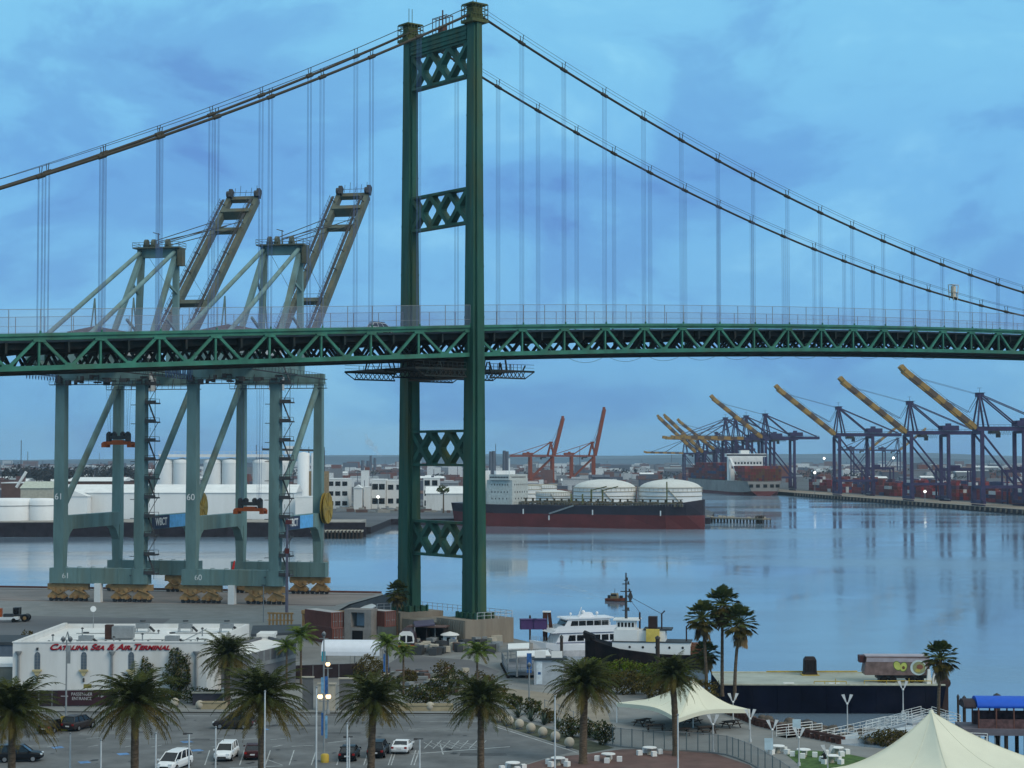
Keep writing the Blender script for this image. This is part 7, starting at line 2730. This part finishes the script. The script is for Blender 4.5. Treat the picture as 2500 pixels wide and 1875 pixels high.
# ------------------------------------------------------------------ gangways and floating docks on the right
o = thing('floating_dock', 'pale floating dock below the black barge', 'dock', (0, 0, 0))
dk = [gp(2005, 1808, .6), gp(2120, 1800, .6), gp(2330, 1792, .6), gp(2345, 1768, .6), gp(2160, 1772, .6)]
t = MB()
t.prism([tuple(a.xy) for a in dk], -.3, .6)
t.build('deck', mat('pale dock deck', (.42, .47, .5), .8, scale=.6), o)
t = MB()
for a, b in zip(dk, dk[1:]+dk[:1]):
    n = max(2, int((b-a).length/1.4))
    for k in range(n+1):
        q = a.lerp(b, k/n)
        t.tube([(q.x, q.y, .6), (q.x, q.y, 1.7)], .035, 5)
    for z in (.95, 1.3, 1.7):
        t.tube([(a.x, a.y, z), (b.x, b.y, z)], .03, 5)
t.build('railing', WHITE, o)
def gangway(label, pts, w, name='gangway'):
    o = thing(name, label, 'gangway', (0, 0, 0), 0, 'white railed gangways')
    t, rl = MB(), MB()
    for a, b in zip(pts[:-1], pts[1:]):
        d = (b-a).normalized()
        n_ = Vector((-d.y, d.x, 0)).normalized()*w/2
        t.loft([[a-n_, a+n_, a+n_-Vector((0, 0, .25)), a-n_-Vector((0, 0, .25))], [b-n_, b+n_, b+n_-Vector((0, 0, .25)), b-n_-Vector((0, 0, .25))]])
        k_ = max(2, int((b-a).length/1.5))
        for s in (-1, 1):
            for k in range(k_+1):
                q = a.lerp(b, k/k_)+n_*s
                rl.tube([q, q+Vector((0, 0, 1.2))], .04, 5)
            for z in (.3, .6, .9, 1.2):
                rl.tube([a+n_*s+Vector((0, 0, z)), b+n_*s+Vector((0, 0, z))], .035, 5)
    t.build('deck', mat('pale gangway deck', (.40, .43, .46), .8), o, fix=True)
    rl.build('railing', WHITE, o)
gangway('white railed gangway rising along the black barge to its bow', [gp(2110, 1792, 1.0), gp(2215, 1764, 2.6), gp(2262, 1752, 3.0), gp(2330, 1772, 2.5)], 2.0)
gangway('short white railed bridge left of the dark pile by the promenade', [gp(1908, 1800, 2.5), gp(1995, 1790, 2.5)], 1.6)
gangway('white railed landing right of the big tent peak', [gp(2320, 1818, 2.6), gp(2410, 1822, 2.6)], 2.0)
pile('dark square pile standing in the water before the barge', 1972, 1765, 1800, 0, .6, mat('mossy pile', (.05, .045, .02), .9))
# blue awning building at the right edge
p_ = gp(2440, 1818)
AW = thing('awning_building', 'open building with a bright blue barrel awning at the right picture edge', 'building', (p_.x+2, p_.y+4, 0), -.06)
t = MB()
t.bx(-5.2, 12, -2.4, 3, 3.2, 3.9)
t.build('deck', mat('grey pier beam', (.13, .12, .14), .85), AW)
t = MB()
rg = [[(x, 1.9*math.cos(PI*k/10), 6.1+1.1*math.sin(PI*k/10)) for k in range(11)] for x in (-3.6, 12)]
t.loft(rg, 0, True, cap=True, close=True)
t.build('awning', mat('bright blue awning', (.012, .09, .50), .6, var=.08), AW)
t = MB()
rg = [[(x, 1.7*math.cos(PI*k/10), 6.0+.9*math.sin(PI*k/10)) for k in range(11)] for x in (-5.0, -3.7)]
t.loft(rg, 0, True, cap=True, close=True)
t.build('end_hood', mat('dark hood', (.03, .02, .025), .7), AW)
for k in range(9):
    for y in (-1.8, 1.8):
        MB().tube([(-3.5+k*1.9, y, 3.9), (-3.5+k*1.9, y, 6.1)], .09, 6).build('post', mat('red brown post', (.14, .06, .045), .8), AW)
t = MB()
t.bx(-3.5, 12, 1.4, 1.6, 3.9, 5.4)
t.bx(-3.5, 12, -1.86, -1.80, 3.9, 4.9)
t.build('back_wall', mat('brown lattice wall', (.10, .055, .055), .8, scale=2, var=.5), AW)
t = MB()
for k in range(9):
    for y in (-2, 2.5):
        MB().tube([(-4.8+k*2.1, y, -2), (-4.8+k*2.1, y, 3.2)], .22, 8).build('pile', WOODP, AW)
wall_panel('tan block wall at the foot of the blue awning building', 2362, 2392, 1828, 1852, TANW, 'block_wall')
# dark timber retaining edge by the promenade
t = MB()
ed = [gp(u, v) for u, v in ((1775, 1742), (1850, 1772), (1935, 1792), (2060, 1818))]
for a, b in zip(ed[:-1], ed[1:]):
    n = int((b-a).length/.8)
    for k in range(n):
        q = a.lerp(b, k/n)
        t.tube([(q.x, q.y-.1, -1), (q.x, q.y-.1, 3.0+.15*(k % 2))], .3, 7)
    t.beam(a+Vector((0, -.4, .75)), b+Vector((0, -.4, .75)), .3, .3)
tag(t.build('quay_timber', mat('red brown quay timber', (.085, .042, .035), .9, scale=1, var=.4)), 'red brown timber edge along the promenade', kind='structure')
rnd = random.Random(77)
t = MB()
for k in range(140):
    u = rnd.uniform(1800, 2230)
    v = 1762+(u-1800)*.13+rnd.uniform(-12, 6)
    c = gp(u, v, .3)
    t.ball((c.x, c.y, rnd.uniform(-.2, .8)), rnd.uniform(.35, .8), 6, 4, sz=.7)
tag(t.build('rocks', mat('shore rock', (.10, .085, .07), .95, scale=1.5, var=.4)), 'brown rocks along the water edge below the promenade', kind='stuff')
# ------------------------------------------------------------------ yard below the tower: bus, cart, truck, clutter
q = gp(992, 1588)
o = thing('shuttle_bus', 'white fronted shuttle bus with orange bumper below the tower', 'bus', (q.x, q.y, G0), 0)
t = MB()
pr2 = [(-1.3, .5), (1.3, .5), (1.35, 1.6), (1.1, 2.7), (.6, 3.1), (-.6, 3.1), (-1.1, 2.7), (-1.35, 1.6)]
t.ext(pr2, 0, 6.5)
t.build('body', mat('bus dark side', (.05, .03, .035), .5), o)
t = MB()
t.ext([(a*.97, b) for a, b in [(-1.3, 1.2), (1.3, 1.2), (1.32, 1.9), (1.1, 2.75), (.6, 3.08), (-.6, 3.08), (-1.1, 2.75), (-1.32, 1.9)]], -.12, 0)
t.build('front_panel', WHITE, o)
for s in (-1, 1):
    MB().ext([(s*.12, 1.3), (s*1.05, 1.45), (s*.95, 2.3), (s*.12, 2.4)][::s], -.16, -.12).build('windscreen', GLASS, o)
MB().bx(-1.3, 1.3, -.2, 0, .45, .85).build('bumper', ORNG, o)
for s in (-1, 1):
    for y in (1.2, 5):
        MB().tube([(s*1.25, y, .45), (s*1.0, y, .45)], .45, 12).build('wheel', BLACK, o)
q = gp(1098, 1580)
o = thing('ticket_booth', 'small white booth with dark doorway under the pier wall', 'booth', (q.x, q.y, G0))
MB().bx(-1.1, 1.1, 0, 1.6, 0, 1.9).build('wall', STUCCO, o)
MB().lathe([(1.6, 1.9), (1.3, 2.15), (.02, 2.5)], (0, .8, 0), 12).build('roof', STUCCO, o)
MB().bx(-.5, .1, -.04, .02, 0, 1.6).build('door', BLACK, o)
MB().bx(.5, .85, -.04, .02, .8, 1.5).build('window', mat('blue pane', (.1, .2, .4), .3), o)
flat_roof('canopy', 'dark purple canopy against the tower pier', [gp(1010, 1516, 6), gp(1058, 1512, 6), gp(1062, 1524, 6), gp(1012, 1528, 6)], 5.8, 6.0, mat('purple canopy', (.07, .06, .10), .7))
rnd = random.Random(55)
t = MB()
for k in range(70):
    u, v = rnd.uniform(985, 1215), rnd.uniform(1568, 1600)
    c = gp(u, v)
    t.box((c.x, c.y, G0+.6), (rnd.uniform(.4, 2.0), 1.2, rnd.uniform(.5, 1.8)), rnd.randrange(4), rnd.uniform(0, 2))
for k in range(60):
    u, v = rnd.uniform(905, 1160), rnd.uniform(1640, 1700)
    c = gp(u, v)
    t.box((c.x, c.y, G0+.3), (rnd.uniform(.3, 2.2), .8, rnd.uniform(.2, .9)), rnd.randrange(4), rnd.uniform(0, 2))
tag(t.build('yard_clutter', [CRANE_D, BRWN, STONE, GREY]), 'dark clutter of gear in the yard below the bridge pier', kind='stuff')
q = gp(1040, 1578)
o = thing('tool_shed', 'dark open tool shed under the tower pier', 'shed', (q.x, q.y+1, G0), -.2)
t = MB()
t.bx(-3, 3, 2.4, 2.6, 0, 3)
t.bx(-3, -2.8, 0, 2.4, 0, 3)
t.bx(2.8, 3, 0, 2.4, 0, 3)
t.bx(-.1, .1, 0, 2.4, 0, 3)
t.build('wall', mat('dark shed wall', (.03, .028, .03), .8), o)
MB().bx(-3.3, 3.3, -.4, 2.8, 3, 3.2).build('roof', BRWN, o)
# yard tractor and barrier on the left wharf
q = gp(52, 1517)
o = thing('yard_tractor', 'dark yard tractor with a glazed cab at the left picture edge', 'tractor', (q.x, q.y, G0), 0)
t = MB()
t.bx(-1.6, 1.4, -.9, .9, .6, 1.3)
t.bx(-1.4, -.2, -.8, .8, 2.5, 2.65)
for x in (-1.35, -.25):
    for y in (-.75, .75):
        t.beam((x, y, 1.3), (x, y, 2.6), .1)
t.build('body', CRANE_D, o)
MB().bx(-1.3, -.3, -.7, .7, 1.3, 2.5).build('window', GLASS, o)
for x, r_ in ((-1.0, .5), (.9, .7)):
    for y in (-.9, .9):
        w_ = MB().tube([(x, y-.2, r_), (x, y+.2, r_)], r_, 14).build('wheel', BLACK, o)
        MB().tube([(x, y-.22, r_), (x, y+.22, r_)], r_*.5, 12).build('rim', YEL, w_)
q = gp(12, 1519)
o = thing('flat_trailer', 'white sided flat trailer loaded with gear behind the yard tractor', 'trailer', (q.x, q.y, G0))
MB().bx(-3.2, 2.6, -.7, .7, .5, 1.0).build('bed', WHITE, o)
t = MB()
t.bx(-.2, 1.6, -.5, .5, 1.0, 1.6)
t.build('load', CRANE_D, o)
MB().bx(-1.5, -.6, -.5, .5, 1.0, 2.6).build('mast_load', ORNG, o)
for x in (-2.4, 1.8):
    MB().tube([(x, -.75, .4), (x, -.5, .4)], .4, 12).build('wheel', BLACK, o)
building('shed', 'grey shed with slate wall left of the white terminal', -40, 42, 1575, 262, G0, 10, mat('slate wall', (.10, .13, .17), .8), DGREY)
building('shed', 'low white roofed shed at the left edge before the terminal', -40, 40, 1628, 244, G0, 8, mat('dim wall', (.16, .16, .14), .85), ROOFW)
bush('bush', 'olive bush behind the left corner of the terminal roof', gp(75, 1590), (2.2, 1.4, 1.6), 900, .2, LEAFR, 61, 0)
t = MB()
for k in range(3):
    q = wh(28+k*17, -38-k*4)
o = thing('light_mast', 'tall grey light mast in front of the right bogies of crane 60', 'mast', (gp(700, 1500).x, gp(700, 1500).y, G0))
MB().tube([(0, 0, 0), (0, 0, 19)], [.32, .2], 10).build('shaft', mat('purple grey mast', (.14, .13, .17), .6), o)
t = MB()
t.box((.3, 0, 18.2), (1.2, .8, .8))
t.box((0, 0, 12.5), (.9, .6, 1.0))
t.build('lamp_head', mat('rust red gear', (.12, .03, .03), .7), o)
o = thing('light_mast', 'slim dark pole in front of the left annex, before crane 60', 'mast', (gp(643, 1520).x, gp(643, 1520).y, G0))
MB().tube([(0, 0, 0), (0, 0, 7)], .09, 8).build('shaft', GREY, o)
MB().box((0, 0, 7), (.8, .3, .2)).build('lamp_head', CRANE_D, o)
q = Vector((*wh(57, 6), G0))
o = thing('wind_cone', 'small red wind cone standing by the sill of crane 60', 'wind cone', (q.x-19, q.y, G0))
MB().tube([(0, 0, 0), (0, 0, 8.4)], .08, 6).build('pole', GREY, o)
MB().tube([(0, 0, 6.6), (.3, 0, 8.2), (.45, 0, 9.0)], [.32, .24, .1], 8).build('cone', mat('signal red', (.6, .03, .02), .6), o)
# ------------------------------------------------------------------ air
HAZE_D = .00005
def haze():
    m = bpy.data.materials.new('haze')
    m.use_nodes = True
    t = m.node_tree
    t.nodes.clear()
    o = nd(t, 'ShaderNodeOutputMaterial')
    v = nd(t, 'ShaderNodeVolumePrincipled')
    v.inputs['Color'].default_value = (.62, .84, 1, 1)
    v.inputs['Density'].default_value = HAZE_D
    v.inputs['Anisotropy'].default_value = 0
    t.links.new(v.outputs[0], o.inputs['Volume'])
    return m
t = MB()
t.bx(-9500, 9500, -60, 13000, -4, 200)
tag(t.build('haze', haze()), 'thin blue harbour haze', kind='stuff')
